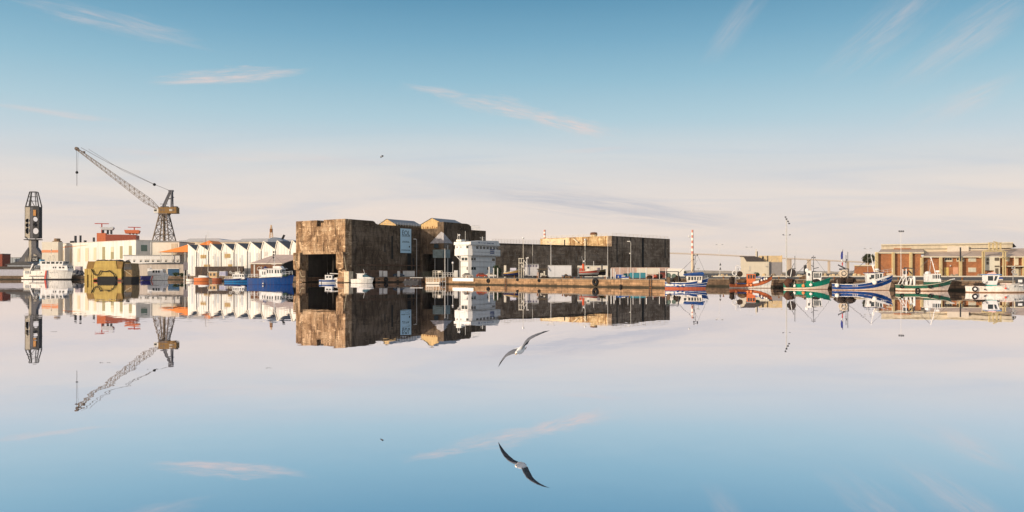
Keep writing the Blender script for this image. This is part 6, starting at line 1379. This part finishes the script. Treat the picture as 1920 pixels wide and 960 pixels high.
# fence posts on the quay
posts = [(1137, 503, 196, .10), (1146, 504, 202, .14), (1151.5, 504, 203, .14), (1154, 510, 201, .10), (1162.5, 501, 206, .07), (1177.5, 502, 204, .07), (1187, 503, 199, .08), (1200, 503, 199, .08), (1212, 502.5, 204, .14), (1224.5, 512, 196, .07), (1236.5, 503, 199, .09), (1248.5, 503, 197, .09)]
lbl = ['first white fence post beside the mast at the base corner', 'thick pale post second from the left of the fence', 'leaning pair post of the fence, left one', 'short white post of the pair by the blue crate', 'thin white post behind the blue crate', 'thin white post above the dark teal skip', 'white post before the left half of the teal container', 'white post before the right half of the teal container', 'thick white post right of the teal container', 'short leaning white post near the red buoys', 'white post left of the red net bin', 'white post next to the white van']
for (px, py, Y, r_), lb_ in zip(posts, lbl):
    o = T('fence_post', lb_, 'post', P(px, Y), 0, 'white posts on the quay'); h_ = Z(py, Y)-G0
    MB().tube((0, 0, 0), (0, 0, h_), r_, r_, 8).build('shaft', white, o); MB().ball((0, 0, h_), r_*1.1, r_*1.1, r_*.6, 8, 5).build('cap', white, o)
# white van
vY = 205; vn = T('delivery_van', 'white high roofed delivery van parked above the blue boat', 'van', (X(1251, vY), vY, G0), R(-10)); k = vY/F; vl_ = 42*k/math.cos(R(10)); s = vl_/5.8
vm_ = mat('van_white', (.62, .60, .57), .3, var=.03)
MB().prism([(0.05, .45), (5.6*s, .45), (5.78*s, .7), (5.75*s, 1.05), (4.95*s, 1.35), (4.5*s, 2.0), (4.2*s, 2.55), (.35, 2.62), (.08, 2.4)], 0, 2.0, 'y').build('body', vm_, vn, bevel=.06)
MB().prism([(4.15*s, 1.25), (4.92*s, 1.3), (4.5*s, 1.95), (4.2*s, 1.98)], -.015, -.003, 'y').build('window', glz, vn); MB().prism([(4.98*s, 1.36), (5.0*s, 1.36), (4.56*s, 2.0), (4.54*s, 2.0)], .1, 1.9, 'y').build('windscreen', glz, vn)
for x in (1.0*s, 4.75*s):
    for y in (-.04, 1.84):
        w_ = MB().tube((x, y, .36), (x, y+.22, .36), .36, n=18).build('wheel', blackm, vn); MB().tube((x, y-.02, .36), (x, y-.002, .36), .2, n=12).build('hubcap', galv, w_)
MB().box(5.3*s, 5.72*s, -.03, -.004, .75, .95).build('headlight', mat('lens', (.6, .6, .6), .2), vn); MB().box(4.55*s, 4.72*s, -.22, -.01, 1.25, 1.5).build('mirror', blackm, vn); MB().box(.5, 5.6*s, -.03, -.004, .45, .62).build('sill', greym, vn); MB().box(3.4*s, 3.42*s, -.012, -.002, .6, 2.4).build('door_seam', greym, vn)
# dark car on the left dock and blue car at white boat
def car(label, px, Y, rz, m, L_=4.1, hidden=False):
    t = T('parked_car', label, 'car', P(px, Y), rz)
    MB().prism([(0, .3), (L_, .3), (L_, .75), (L_*.78, .9), (L_*.64, 1.4), (L_*.25, 1.42), (L_*.06, .95), (0, .9)], 0, 1.7, 'y').build('body', m, t, bevel=.06)
    MB().prism([(L_*.12, .95), (L_*.74, .93), (L_*.62, 1.34), (L_*.27, 1.35)], -.014, -.003, 'y').build('window', glz, t)
    for x in (.75, L_-.8): w_ = MB().tube((x, -.03, .31), (x, .18, .31), .31, n=14).build('wheel', blackm, t); MB().tube((x, -.045, .31), (x, -.032, .31), .17, n=10).build('hubcap', galv, w_)
    return t
car('dark blue car parked on the low dock left of the trailer', 737, 292, 0, mat('car_navy', (.04, .07, .12), .3))
car('grey hatchback parked at the foot of the control building', 866, 250, 0, mat('car_silver', (.42, .38, .35), .3), 3.6)
car('red car parked right of the silver hatchback', 893, 247, 0, mat('car_red', (.30, .045, .02), .35), 3.4)
car('white car parked behind the red car', 911, 256, 0, mat('car_white', (.6, .55, .5), .35), 3.4)
car('dark blue car right of the white van', 1292, 212, R(-8), mat('car_dark', (.03, .05, .09), .3), 3.2)
# boats ashore
def ashore(label, px0, px1, Y, zk, hullm, topm, B=2.6, yaw=-8, fs=1.0, fb=1.5, lift=1.0):
    x0 = X(px0, Y); L_ = hit(x0, Y, R(yaw), px1); t = T('boat_ashore', label, 'boat', (x0, Y, G0+lift), R(yaw))
    hullparts(t, L_, B, fs, (fs+fb)/2-.12, fb, [(.45, 1), (1, 2)], [boot_b, hullm, topm], cream, boot=.1, rake=.12, flare=.3)
    for f_ in (.2, .65):
        c = MB(); [c.beam((f_*L_, s__*.9, -lift), (f_*L_, s__*.75, .2), .12) for s__ in (-1, 1)]; c.beam((f_*L_, -1, -.5), (f_*L_, 1, -.5), .14); c.build('cradle', darkm, t)
    return t, L_
t, L = ashore('dark hulled boat with a yellow band propped bow up on the quay', 945, 977, 240, 0, hnavy, mat('ochre_band', (.42, .27, .10), .7), fs=.7, fb=1.9, lift=.75)
MB().box(.38*L, .72*L, -.8, .8, 1.1, 2.2).build('cabin', mat('cabin_lilac', (.45, .45, .55), .5), t); letters(t, .42*L, .68*L, -.81, 1.4, .2, hblue, 0, 41)
t, L = ashore('red and grey fishing boat standing on a cradle before the cream container', 1086, 1125, 232, 0, greym, mat('red_band', (.34, .06, .04), .6), fs=1.0, fb=1.5, lift=.9)
p = MB(); p.tube((.20*L, 0, 1), (.20*L, 0, 3.2), .35, n=12); p.build('funnel', mat('funnel_red', (.5, .08, .03), .5), t); cabin(t, .36*L, .52*L, 1.4, 1, 2.6, offwhite, 0, 0, [(.2, .8)], 0)
p = MB(); p.tube((.7*L, 0, 1), (.7*L, 0, 4), .06); p.tube((.25*L, 0, 1), (.12*L, 0, 5.4), .03); p.ball((.24*L, 0, 3.9), .3); p.build('mast', white, t); MB().box(.02*L, .12*L, -.6, .6, 1.1, 1.8).build('outboard', redp, t)
t, L = ashore('small black hulled boat at the right end of the cream container', 1117, 1138, 236, 0, boot_b, mat('olive_band', (.16, .12, .05), .7), lift=1.2)
MB().box(.5*L, .62*L, -.8, .8, .8, 3.0).build('gantry', darkm, t); MB().box(.1*L, .4*L, -.6, .6, 1, 1.8).build('cabin', mat('cabin_lilac2', (.35, .3, .35), .6), t)
# white hoist frame and workshop boat behind
hf = T('boat_hoist', 'white stair tower frame with diagonal ladder by the boats ashore', 'hoist', P(972, 238), 0); k = 238/F; z_ = lambda py: Z(py, 238)-G0
p = MB(); [p.box(x*k, x*k+.18, 0, .2, 0, z_(484)) for x in (0.5, 4.8, 9)]; p.box(0, 9.3*k, -.02, 0, z_(493.8), z_(492.5)); p.box(0, 9.3*k, -.02, 0, z_(485), z_(484)); p.build('frame', cream, hf); p = MB(); p.beam((4*k, .1, z_(493)), (14*k, .1, z_(512)), .2); p.beam((9*k, .1, z_(486)), (17*k, .1, z_(497)), .2); p.build('ladder', white, hf)
MB().box(.2, 9*k, .4, .6, z_(492), z_(485)).build('panel', darkm, hf)
wb_ = T('work_cabin', 'white blocky boat superstructure behind the stair tower frame', 'boat', P(984, 246), 0); k = 246/F; z_ = lambda py: Z(py, 246)-G0
MB().box(0, 26*k, 0, 3, .6, z_(496)).build('body', mat('work_white', (.48, .47, .49), .5, var=.1, streak=.3), wb_); MB().box(-.3, 26*k, -.2, 3, z_(496)+.005, z_(494.7)).build('roof', greym, wb_)
for x in (1, 5, 9.5, 14.5, 20): MB().box(x*k, (x+3)*k, -.05, -.004, z_(500.5), z_(497)).build('window', mat('lilac_glass', (.12, .11, .16), .3), wb_)
p = MB(); p.tube((4*k, -.5, 1), (4*k, -.5, z_(485)), .14); p.beam((2*k, -.5, z_(484.5)), (7*k, -.5, z_(483)), .4); p.build('crane_arm', white, wb_); [MB().box(x, x+.6, -.3, 2.5, 0, .59).build('support', darkm, wb_) for x in (.4, 3)]
jk = T('net_trailer', 'dark trailer loaded with pale crates left of the white container', 'trailer', P(1007, 236), 0); k = 236/F; z_ = lambda py: Z(py, 236)-G0
MB().box(0, 20*k, 0, 1.8, z_(505.5), z_(503.8)).build('canopy', mat('canopy_olive', (.10, .075, .05), .8), jk); p = MB(); [p.box(x*k, x*k+.2, 0, 1.8, .1, z_(505)) for x in (1.5, 18)]; p.build('frame', darkm, jk)
random.seed(8); [MB().box(x*k, (x+2.6)*k, .1, 1.2, .2+z*.62, .74+z*.62).build('crate', cream, jk) for x, z in ((6, 0), (9, 0), (12, 0), (15, 0), (6.2, 1), (9, 1), (12.4, 1), (12.4, 2))]; MB().box(0, 3*k, -.2, 1, 0, 1.6).build('side_board', mat('pink_board', (.45, .33, .28), .8), jk)
qd = T('quad_trailer', 'small dark quad trailer before the white container', 'trailer', P(1057, 214), 0)
MB().prism([(0, .35), (1.3, .35), (1.2, .8), (.9, 1.0), (.3, 1.0), (.1, .7)], 0, .9, 'y').build('body', darkm, qd); [MB().tube((x, -.05, .28), (x, .12, .28), .28, n=12).build('wheel', blackm, qd) for x in (.25, 1.1)]; MB().box(.3, .9, .1, .8, 1.001, 1.15).build('seat', wood, qd)
# things on the quay face
for px, row, r_, lb_ in ((916.3, 526.5, .62, 'black tyre pair hung on the sunlit quay below the control building'), (971, 524.5, .4, 'small black tyre on the sunlit quay wall left of the ladder'), (1011.5, 526, .45, 'black tyre on the sunlit quay wall below the net trailer'), (1117.3, 528.5, .95, 'largest black tyre fender right of the inflatable boat'), (1165, 536, .35, 'small black tyre at the waterline under the blue crate'), (723, 524, .9, 'black tyre fender on the brown dock below the white panels')):
    a_, b_ = ((850, 233), (1247, 176)) if px > 850 else ((704, 280), (797, 296))
    ax, ay = X(*a_), a_[1]; bx, by = X(*b_), b_[1]; an = math.atan2(by-ay, bx-ax); d = hit(ax, ay, an, px)
    cx_, cy_ = ax+d*math.cos(an), ay+d*math.sin(an); t = T('tyre_bumper', lb_, 'tyre', (cx_+math.sin(an)*.25, cy_-math.cos(an)*.25, 0), an, 'tyres on the quay walls')
    zz = Z(row, cy_); MB().torus((0, 0, zz), r_*.66, r_*.34, 'y', 18, 8).build('tread', blackm, t, smooth=True); MB().tube((0, .05, zz), (0, .1, 1.9), .04, n=5).build('chain', darkm, t)
def quay_pt(px, off=.2, a_=(850, 233), b_=(1247, 176)):
    ax, ay = X(*a_), a_[1]; bx, by = X(*b_), b_[1]; an = math.atan2(by-ay, bx-ax); d = hit(ax, ay, an, px)
    return ax+d*math.cos(an)+math.sin(an)*off, ay+d*math.sin(an)-math.cos(an)*off, an
for px, lb_ in ((949, 'dark timber ladder fender on the sunlit quay wall'), (1220, 'rusty ladder on the quay wall near the blue boat')):
    qx, qy, an = quay_pt(px); t = T('quay_ladder', lb_, 'ladder', (qx, qy, 0), an); p = MB()
    [p.box(x, x+.12, 0, .12, -.8, 2.1) for x in (-.35, .3)]; p.build('rail', darkm, t); p = MB(); [p.box(-.35, .42, 0, .1, z, z+.08) for z in [i*.35 for i in range(6)]]; p.build('rung', MATS['rust_brown'], t)
# bollards with the small white and dark ones
for px, Y, h_, m__, lb_ in ((1059.5, 236, 3.4, white, 'short white post'), (917, 231, 3.6, white, 'white post standing at the quay edge above the tyre pair'), (925.5, 240, 3.3, white, 'left post of the pale pair right of the control building'), (933, 240, 3.3, white, 'right post of the pale pair right of the control building'), (947, 243, 4.3, cream, 'cream box post before the dark hulled boat')):
    if px == 1059.5: continue
    o = T('quay_post', lb_, 'post', P(px, Y), 0, 'pale posts on the central quay'); k = Y/F; w_ = .14 if px != 947 else .35
    MB().box(-w_, w_, -w_, w_, 0, (521-{917: 501, 925.5: 503.5, 933: 503.5, 947: 498.5}[px])*k).build('shaft', m__, o); MB().box(-w_-.04, w_+.04, -w_-.04, w_+.04, (521-{917: 501, 925.5: 503.5, 933: 503.5, 947: 498.5}[px])*k+.003, (521-{917: 501, 925.5: 503.5, 933: 503.5, 947: 498.5}[px])*k+.1).build('cap', m__, o)
# white landing stage with railed platforms (centre left)
ls = T('landing_stage', 'cream railed landing stage floating below the doorway', 'landing stage', (X(801, 236), 233.5, 0), 0); k = 234/F; z_ = lambda py: Z(py, 234)
MB().box(0, 25*k, -.8, 2.5, .12, z_(528.6)).build('pontoon', cream, ls)
p = MB()
for x in (0.2, 3.6, 7, 10.6, 13.2, 18.5, 24): p.box(x*k, x*k+.16, -.8, -.62, z_(528.5), z_(519.5))
for py in (519.6, 522.2, 525): p.box(0.2*k, 10.8*k, -.8, -.7, z_(py+.5), z_(py)); p.box(13.2*k, 24.4*k, -.8, -.7, z_(py+.5), z_(py))
p.build('railing', cream, ls)
p = MB(); [p.box(x*k, x*k+.14, 0, .16, 0, z_(519)) for x in (26, 30, 35.5)]; p.box(26*k, 36*k, 0, .1, z_(520), z_(519)); p.box(26*k, 36*k, 0, .1, z_(528), z_(527)); p.build('gangway', galv, ls)
MB().box(36*k, 50*k, .5, 6, -.5, z_(519.2)).build('abutment', st_lit, ls)
rl = T('quay_railing', 'cream tubular railing on the quay above the landing stage', 'railing', (X(811, 240), 240.5, G0), 0); k = 240/F; z_ = lambda py: Z(py, 240)-G0
p = MB(); [p.box(x*k, x*k+.13, 0, .13, 0, z_(507.5)) for x in (0, 5, 10, 17.5)]; [p.box(0, 17.9*k, 0, .1, z_(py+.6), z_(py)) for py in (507.4, 510.5, 513.5)]; p.box(9*k, 15*k, -.02, -.005, z_(511.5), z_(508)); p.build('rail', cream, rl)
r2 = T('quay_railing', 'lower white railing between the lantern post and the doorway', 'railing', (X(830, 240), 240.5, G0), 0)
p = MB(); [p.box(x*k, x*k+.13, 0, .13, 0, z_(511)) for x in (0, 4, 9, 14, 20)]; [p.box(0, 20*k, 0, .1, z_(py+.6), z_(py)) for py in (511, 514)]; p.build('rail', white, r2)
r3 = T('dock_fence', 'dark mesh fence along the dock left of the landing stage', 'fence', (X(786, 290), 290, G0), 0); k = 290/F
p = MB(); [p.box(x*k, x*k+.08, 0, .08, 0, 1.9) for x in range(0, 24, 2)]; [p.box(0, 23*k, 0, .06, z, z+.07) for z in (.5, 1.2, 1.85)]; p.build('mesh', mat('fence_green', (.05, .06, .05), .7), r3)
box_thing('white_hut', 'white electric cabinet at the left foot of the control building', 'cabinet', 851.5, 858.5, 507, 240, 1.2, white, 0, lambda t, L_, h_: (MB().box(.1, L_*.5, -.03, -.004, .3, h_-.2).build('door', offwhite, t), MB().box(L_*.55, L_-.1, -.03, -.004, .3, h_-.2).build('door', offwhite, t)))
wsb = T('quay_sign', 'long white board fixed to the sunlit quay wall', 'sign', (*quay_pt(850.5, .3)[:2], 0), quay_pt(850.5)[2]); dd = hit(wsb.location.x, wsb.location.y, quay_pt(850)[2], 888)
zq = lambda py: Z(py, 231)
MB().box(0, dd, -.1, 0, zq(527.3), zq(521)).build('board', mat('sign_cream', (.72, .66, .58), .6, var=.04), wsb); MB().box(0, dd, -.05, .05, zq(527.9), zq(527.35)).build('frame', darkm, wsb); 
gp = T('floating_gangway', 'thin white gangway lying on the dark dock edge', 'gangway', (X(769, 272), 272, 0), 0); k = 272/F
MB().box(0, 24*k, -.5, .5, Z(521.2, 272), Z(520.2, 272)).build('deck', white, gp); p = MB(); p.box(-2, 3, -1, 1, -.3, .8); p.box(0, .6, -.4, .4, .8, 1.65); p.box(18*k, 18*k+.5, -.4, .4, -.3, 1.65); p.build('float', darkm, gp)
# small objects: man-high person far away is not readable; mooring heaps on dark dock
dm = T('dock_ruin', 'low grey rubble raft against the dark dock wall', 'raft', (X(757, 283), 283, 0), 0); random.seed(6)
p = MB(); [p.ball((random.uniform(0, 6), random.uniform(-.8, .8), random.uniform(.1, .9)), random.uniform(.3, .7), .5, random.uniform(.2, .5), 7, 5, .3) for _ in range(18)]; p.build('rubble', mat('rubble_grey', (.12, .11, .12), .9, var=.4), dm); MB().box(-.3, 6.5, -1, 1, -.3, .25).build('raft_deck', darkm, dm)

# ================================================================== gulls
def wing_mesh(m, sgn, scale=1.0, droop=1.0):
    """one wing: sections from shoulder to tip; x is span, y forward, z up"""
    S_ = [(.05, -.01, .10, -.11, .030), (.16, .055, .125, -.10, .026), (.27, .090, .13, -.075, .022), (.38, .090, .105, -.075, .016), (.50, .065, .05, -.085, .012), (.61, .025, -.015, -.10, .008), (.70, -.02, -.085, -.115, .004), (.74, -.04, -.125, -.13, .001)]
    top, bot = [], []
    for x, z, yf, yb, th in S_:
        z = z*.72; yb = yf-(yf-yb)*1.9; ch = yf-yb; ro_t = []; ro_b = []
        for f in (0, .12, .48, .75, 1):
            y = yf-ch*f*1.0; t_ = th*(1-(2*f-.6)**2*.45)*(f not in (0, 1)); cam_ = .10*ch*math.sin(f*math.pi)
            jag = (-.012 if f == 1 and int(x*20) % 2 else 0)
            ro_t.append((sgn*x*scale, (y+jag)*scale, (z*droop+cam_+t_/2)*scale)); ro_b.append((sgn*x*scale, (y+jag)*scale, (z*droop+cam_-t_/2)*scale))
        top.append(ro_t); bot.append(ro_b)
    for i in range(len(S_)-1):
        tip = i >= 5
        for j in range(4):
            m.m(2 if tip or (i >= 4 and j == 0) else (1 if j < 2 else 0)); m.quad(top[i][j], top[i][j+1], top[i+1][j+1], top[i+1][j])
            m.m(2 if tip else 3); m.quad(bot[i][j], bot[i][j+1], bot[i+1][j+1], bot[i+1][j])  # wing underside coloured dark all over to carry its shade
gwhite = mat('gull_white', (.72, .70, .68), .7, var=.05, scale=12); ggrey = mat('gull_grey', (.10, .105, .125), .7, var=.15, scale=14); gblack = mat('gull_black', (.02, .02, .022), .6); gdk = mat('gull_shaded_underside', (.04, .04, .045), .7, var=.25, scale=14); beak = mat('gull_beak', (.55, .28, .04), .4)
def gull(label, loc, heading, bank, pitch, s=1.0):
    t = bpy.data.objects.new('flying_gull', None); C.objects.link(t); t.location = loc; tag(t, label, 'gull')
    t.rotation_mode = 'QUATERNION'
    t.rotation_quaternion = (Matrix.Rotation(R(heading), 4, 'Z') @ Matrix.Rotation(R(pitch), 4, 'X') @ Matrix.Rotation(R(bank), 4, 'Y')).to_quaternion()
    m = MB(); rings = []
    prof = [(-.24, .012, .0), (-.18, .035, .002), (-.10, .062, 0), (0, .075, -.005), (.08, .070, -.004), (.14, .052, .004), (.18, .038, .012), (.22, .037, .018), (.255, .030, .018), (.275, .016, .012)]
    for y, r_, zc_ in prof: rings.append([(r_*1.05*math.cos(a), y, zc_+r_*.95*math.sin(a)) for a in [2*math.pi*i/14 for i in range(14)]])
    m.loft(rings, closed=True, caps=True)
    wing_mesh(m, 1); wing_mesh(m, -1)
    m.m(0); m.loft([[(-.03, -.20, .012), (0, -.20, .018), (.03, -.20, .012)], [(-.075, -.34, .004), (0, -.36, .008), (.075, -.34, .004)]]); m.loft([[(-.03, -.20, .002), (0, -.20, .0), (.03, -.20, .002)], [(-.075, -.34, .0), (0, -.36, .002), (.075, -.34, .0)]])
    o = m.build('body', [gwhite, ggrey, gblack, gdk], t, smooth=True)
    b = MB(); b.loft([[(.013, .265, .022), (0, .265, .03), (-.013, .265, .022), (-.010, .265, .002), (.010, .265, .002)], [(.008, .30, .016), (0, .30, .021), (-.008, .30, .016), (-.006, .30, -.001), (.006, .30, -.001)], [(.003, .325, .003), (0, .325, .005), (-.003, .325, .003), (-.002, .325, -.006), (.002, .325, -.006)]], closed=True, caps=True); b.build('beak', beak, t)
    for s__ in (-1, 1): MB().ball((s__*.031, .245, .026), .007, n=8, k=6).build('eye', gblack, t); MB().beam((s__*.02, -.14, -.055), (s__*.022, -.25, -.035), .012, .012).build('foot', mat('gull_leg', (.45, .25, .2), .6), t)
    t.scale = (s, s, s)
    return t
gull('grey winged white gull gliding low over the water, wings fully spread', (X(976.5, 19.5), 19.5, Z(656, 19.5)), 160, 35, -13, 1.17)
gull('tiny distant gull high in the sky above the bunker', (X(715.5, 105), 105, Z(293.2, 105)), 120, 15, 20, .62)
# ---- left bank clutter
for px, Y, w_, h_, lb_ in ((330, 384, 7, 6, 'dark shrub on the bank right of the white survey launch'), (343, 380, 6, 5, 'low dark shrub beside the thin posts of the left bank'), (262, 398, 5, 4, 'small dark shrub left of the white survey launch')):
    k = Y/F; o = T('bank_shrub', lb_, 'shrub', P(px, Y), 0); crown((0, 0, h_*k*.5), w_*k, 1.2, h_*k*.55, 900, .22, leaf2, o, px); MB().tube((0, 0, 0), (0, 0, h_*k*.4), .08, .04).build('trunk', wood, o)
for px, Y, pt, lb_ in ((345.5, 378, 508, 'pale mooring pile left of its twin on the left bank'), (351, 376, 507, 'pale mooring pile right of its twin on the left bank'), (157, 405, 506, 'dark pile left of the yellow gate')):
    o = T('mooring_pile', lb_, 'post', (X(px, Y-6), Y-6 if px > 300 else Y, -1), 0, 'piles along the left bank'); MB().tube((0, 0, 0), (0, 0, Z(pt, Y)+1), .22, .2).build('shaft', galv if px > 300 else darkm, o); MB().ball((0, 0, Z(pt, Y)+1), .24, .24, .12, 8, 5).build('cap', white, o)
pt_ = T('left_pontoon', 'long low dark pontoon beneath the sawtooth sheds', 'pontoon', (X(352, 345), 345, 0), R(-34)); MB().box(0, 24, -1, 1, .1, .7).build('deck', mat('pontoon_wood', (.12, .09, .07), .9, var=.4), pt_); MB().box(.3, 23.6, -.7, .7, -.5, .1).build('float', blackm, pt_)
for px, Y, pt, m__, lb_ in ((411, 345, 508.5, mat('lilac_tarp', (.36, .36, .48), .7), 'lilac covered box among the moored yachts'), (441, 338, 509.5, wood, 'brown crate stack left of the small cabin boat')):
    box_thing('covered_crate', lb_, 'crate', px, px+12 if px == 411 else px+6, pt, Y, 2.5, m__, 0, doors)
# ---- rigging on the bigger boats
def rig(t, lines):
    p = MB(); [p.tube(a, b_, .022, n=4) for a, b_ in lines]; return p.build('rigging', wire, t)
for o in [o for o in bpy.data.objects if o.name.startswith(('fishing_boat', 'work_boat')) and o.type == 'EMPTY']:
    h_ = next((c for c in o.children if c.name.startswith('hull')), None); ms = next((c for c in o.children if c.name.startswith('mast')), None)
    if not h_ or not ms: continue
    L = max(v.co.x for v in h_.data.vertices); zb = max(v.co.z for v in h_.data.vertices); tp = max((v.co for v in ms.data.vertices), key=lambda c: c.z); tp = (tp.x, 0, tp.z-.2)
    rig(o, [(tp, (L*.97, 0, zb)), (tp, (L*.12, -1.2, 1.6)), (tp, (L*.12, 1.2, 1.6)), ((tp[0], 0, tp[2]-1), (L*.5, -1.5, 1.5))])
# ---- bollards and small gear along the quay edge
def bollard(px, back, label, right=False):
    a_, b_ = ((850, 233), (1247, 176)) if not right else ((1340, 197), (1920, 141))
    qx, qy, an = quay_pt(px, -back, a_, b_); t = T('mooring_bollard', label, 'bollard', (qx, qy, G0+.05), an, 'mooring bollards along the quay')
    MB().tube((0, 0, 0), (0, 0, .38), .17, .13, 10).build('stem', MATS['rust_brown'], t); MB().ball((0, 0, .42), .24, .24, .11, 10, 6).build('head', MATS['rust_brown'], t)
for px, lb_ in ((872, 'bollard above the left half of the long white quay board'), (902, 'bollard before the red car'), (960, 'bollard below the dark hulled boat ashore'), (1003, 'bollard below the net trailer'), (1050, 'bollard below the white container'), (1085, 'bollard above the inflatable boat bow'), (1130, 'bollard right of the largest tyre'), (1176, 'bollard below the dark teal skip'), (1208, 'bollard below the teal container end')): bollard(px, .9, lb_)
for px, lb_ in ((1352, 'bollard on the dark quay left of the orange boat'), (1456, 'bollard on the dark quay between orange and green boats'), (1560, 'bollard between the green boat bow and the largest blue boat'), (1680, 'bollard between the largest blue boat and the dark green boat'), (1730, 'bollard above the stern frame of the dark green boat'), (1800, 'bollard between the dark green boat and the white boat'), (1850, 'bollard behind the white boat wheelhouse')): bollard(px, .9, lb_, True)
for px, bk_, kind, lb_ in ((1372, 9, 0, 'stack of pale fish crates on the quay behind the orange boat'), (1448, 12, 1, 'brown net heap on the quay right of the orange boat'), (1530, 11, 0, 'stack of pale fish crates behind the green boat wheelhouse'), (1694, 10, 1, 'dark net heap on the quay left of the dark green boat'), (1812, 12, 0, 'stack of pale fish crates left of the white boat'), (1040, 5, 1, 'low dark net heap before the white container'), (990, 6, 1, 'dark net heap before the stair tower frame'), (1143, 5, 0, 'pale crate stack at the mast foot')):
    a_, b_ = ((850, 233), (1247, 176)) if px < 1250 else ((1340, 197), (1920, 141)); qx, qy, an = quay_pt(px, -bk_, a_, b_); random.seed(px)
    if kind:
        b = MB(); b.ball((0, 0, .25), 1.0, .8, .4, 10, 6, .2); [b.ball((random.uniform(-.8, .8), random.uniform(-.5, .5), random.uniform(.2, .55)), .35, .3, .2, 7, 5, .3) for _ in range(7)]
        o = b.build('net_heap', MATS['net_brown'] if px % 4 == 0 else net); o.location = (qx, qy, G0); tag(o, lb_, 'net heap')
    else:
        t = T('crate_stack', lb_, 'crates', (qx, qy, G0), 0)
        for i in range(5): MB().box(-.4+(i > 2)*.85, .4+(i > 2)*.85, -.3, .3, .27*(i % 3)+.01, .27*(i % 3)+.25).build('crate', (cream, MATS['crate_blue'], white)[i % 3], t)
# ---- scraps of weed drifting on the water, on the left
for px, row, w_, lb_ in ((198, 680, .25, 'dark scrap of weed afloat near the crane reflection'), (290, 692, .22, 'pair of weed scraps under the jib reflection'), (107, 622, .5, 'weed scrap afloat right of the tower reflection'), (505, 690, .12, 'tiny dark speck afloat left of the bunker reflection')):
    Y = wlY(row); random.seed(px); m = MB(); [m.ball((random.uniform(-w_, w_), random.uniform(-.1, .1), .002), w_*random.uniform(.05, .14), .025, .006, 8, 4, .3) for _ in range(5)]
    o = m.build('floating_weed', net); o.location = (X(px, Y), Y, 0); tag(o, lb_, 'weed', 'weed scraps on the water')
# ================================================================== the air
hz_ = bpy.data.materials.new('haze_air'); hz_.use_nodes = True; N = NT(hz_.node_tree); hz_.node_tree.nodes.clear()
pv = N.n('ShaderNodeVolumePrincipled'); pv.inputs['Color'].default_value = (.90, .90, .92, 1); pv.inputs['Density'].default_value = .000032; pv.inputs['Anisotropy'].default_value = .2
ho = N.n('ShaderNodeOutputMaterial'); hz_.node_tree.links.new(pv.outputs[0], ho.inputs['Volume'])
hb_ = MB().box(-4700, 4700, -1300, 4750, -3.2, 125).build('haze', hz_); tag(hb_, kind='stuff')
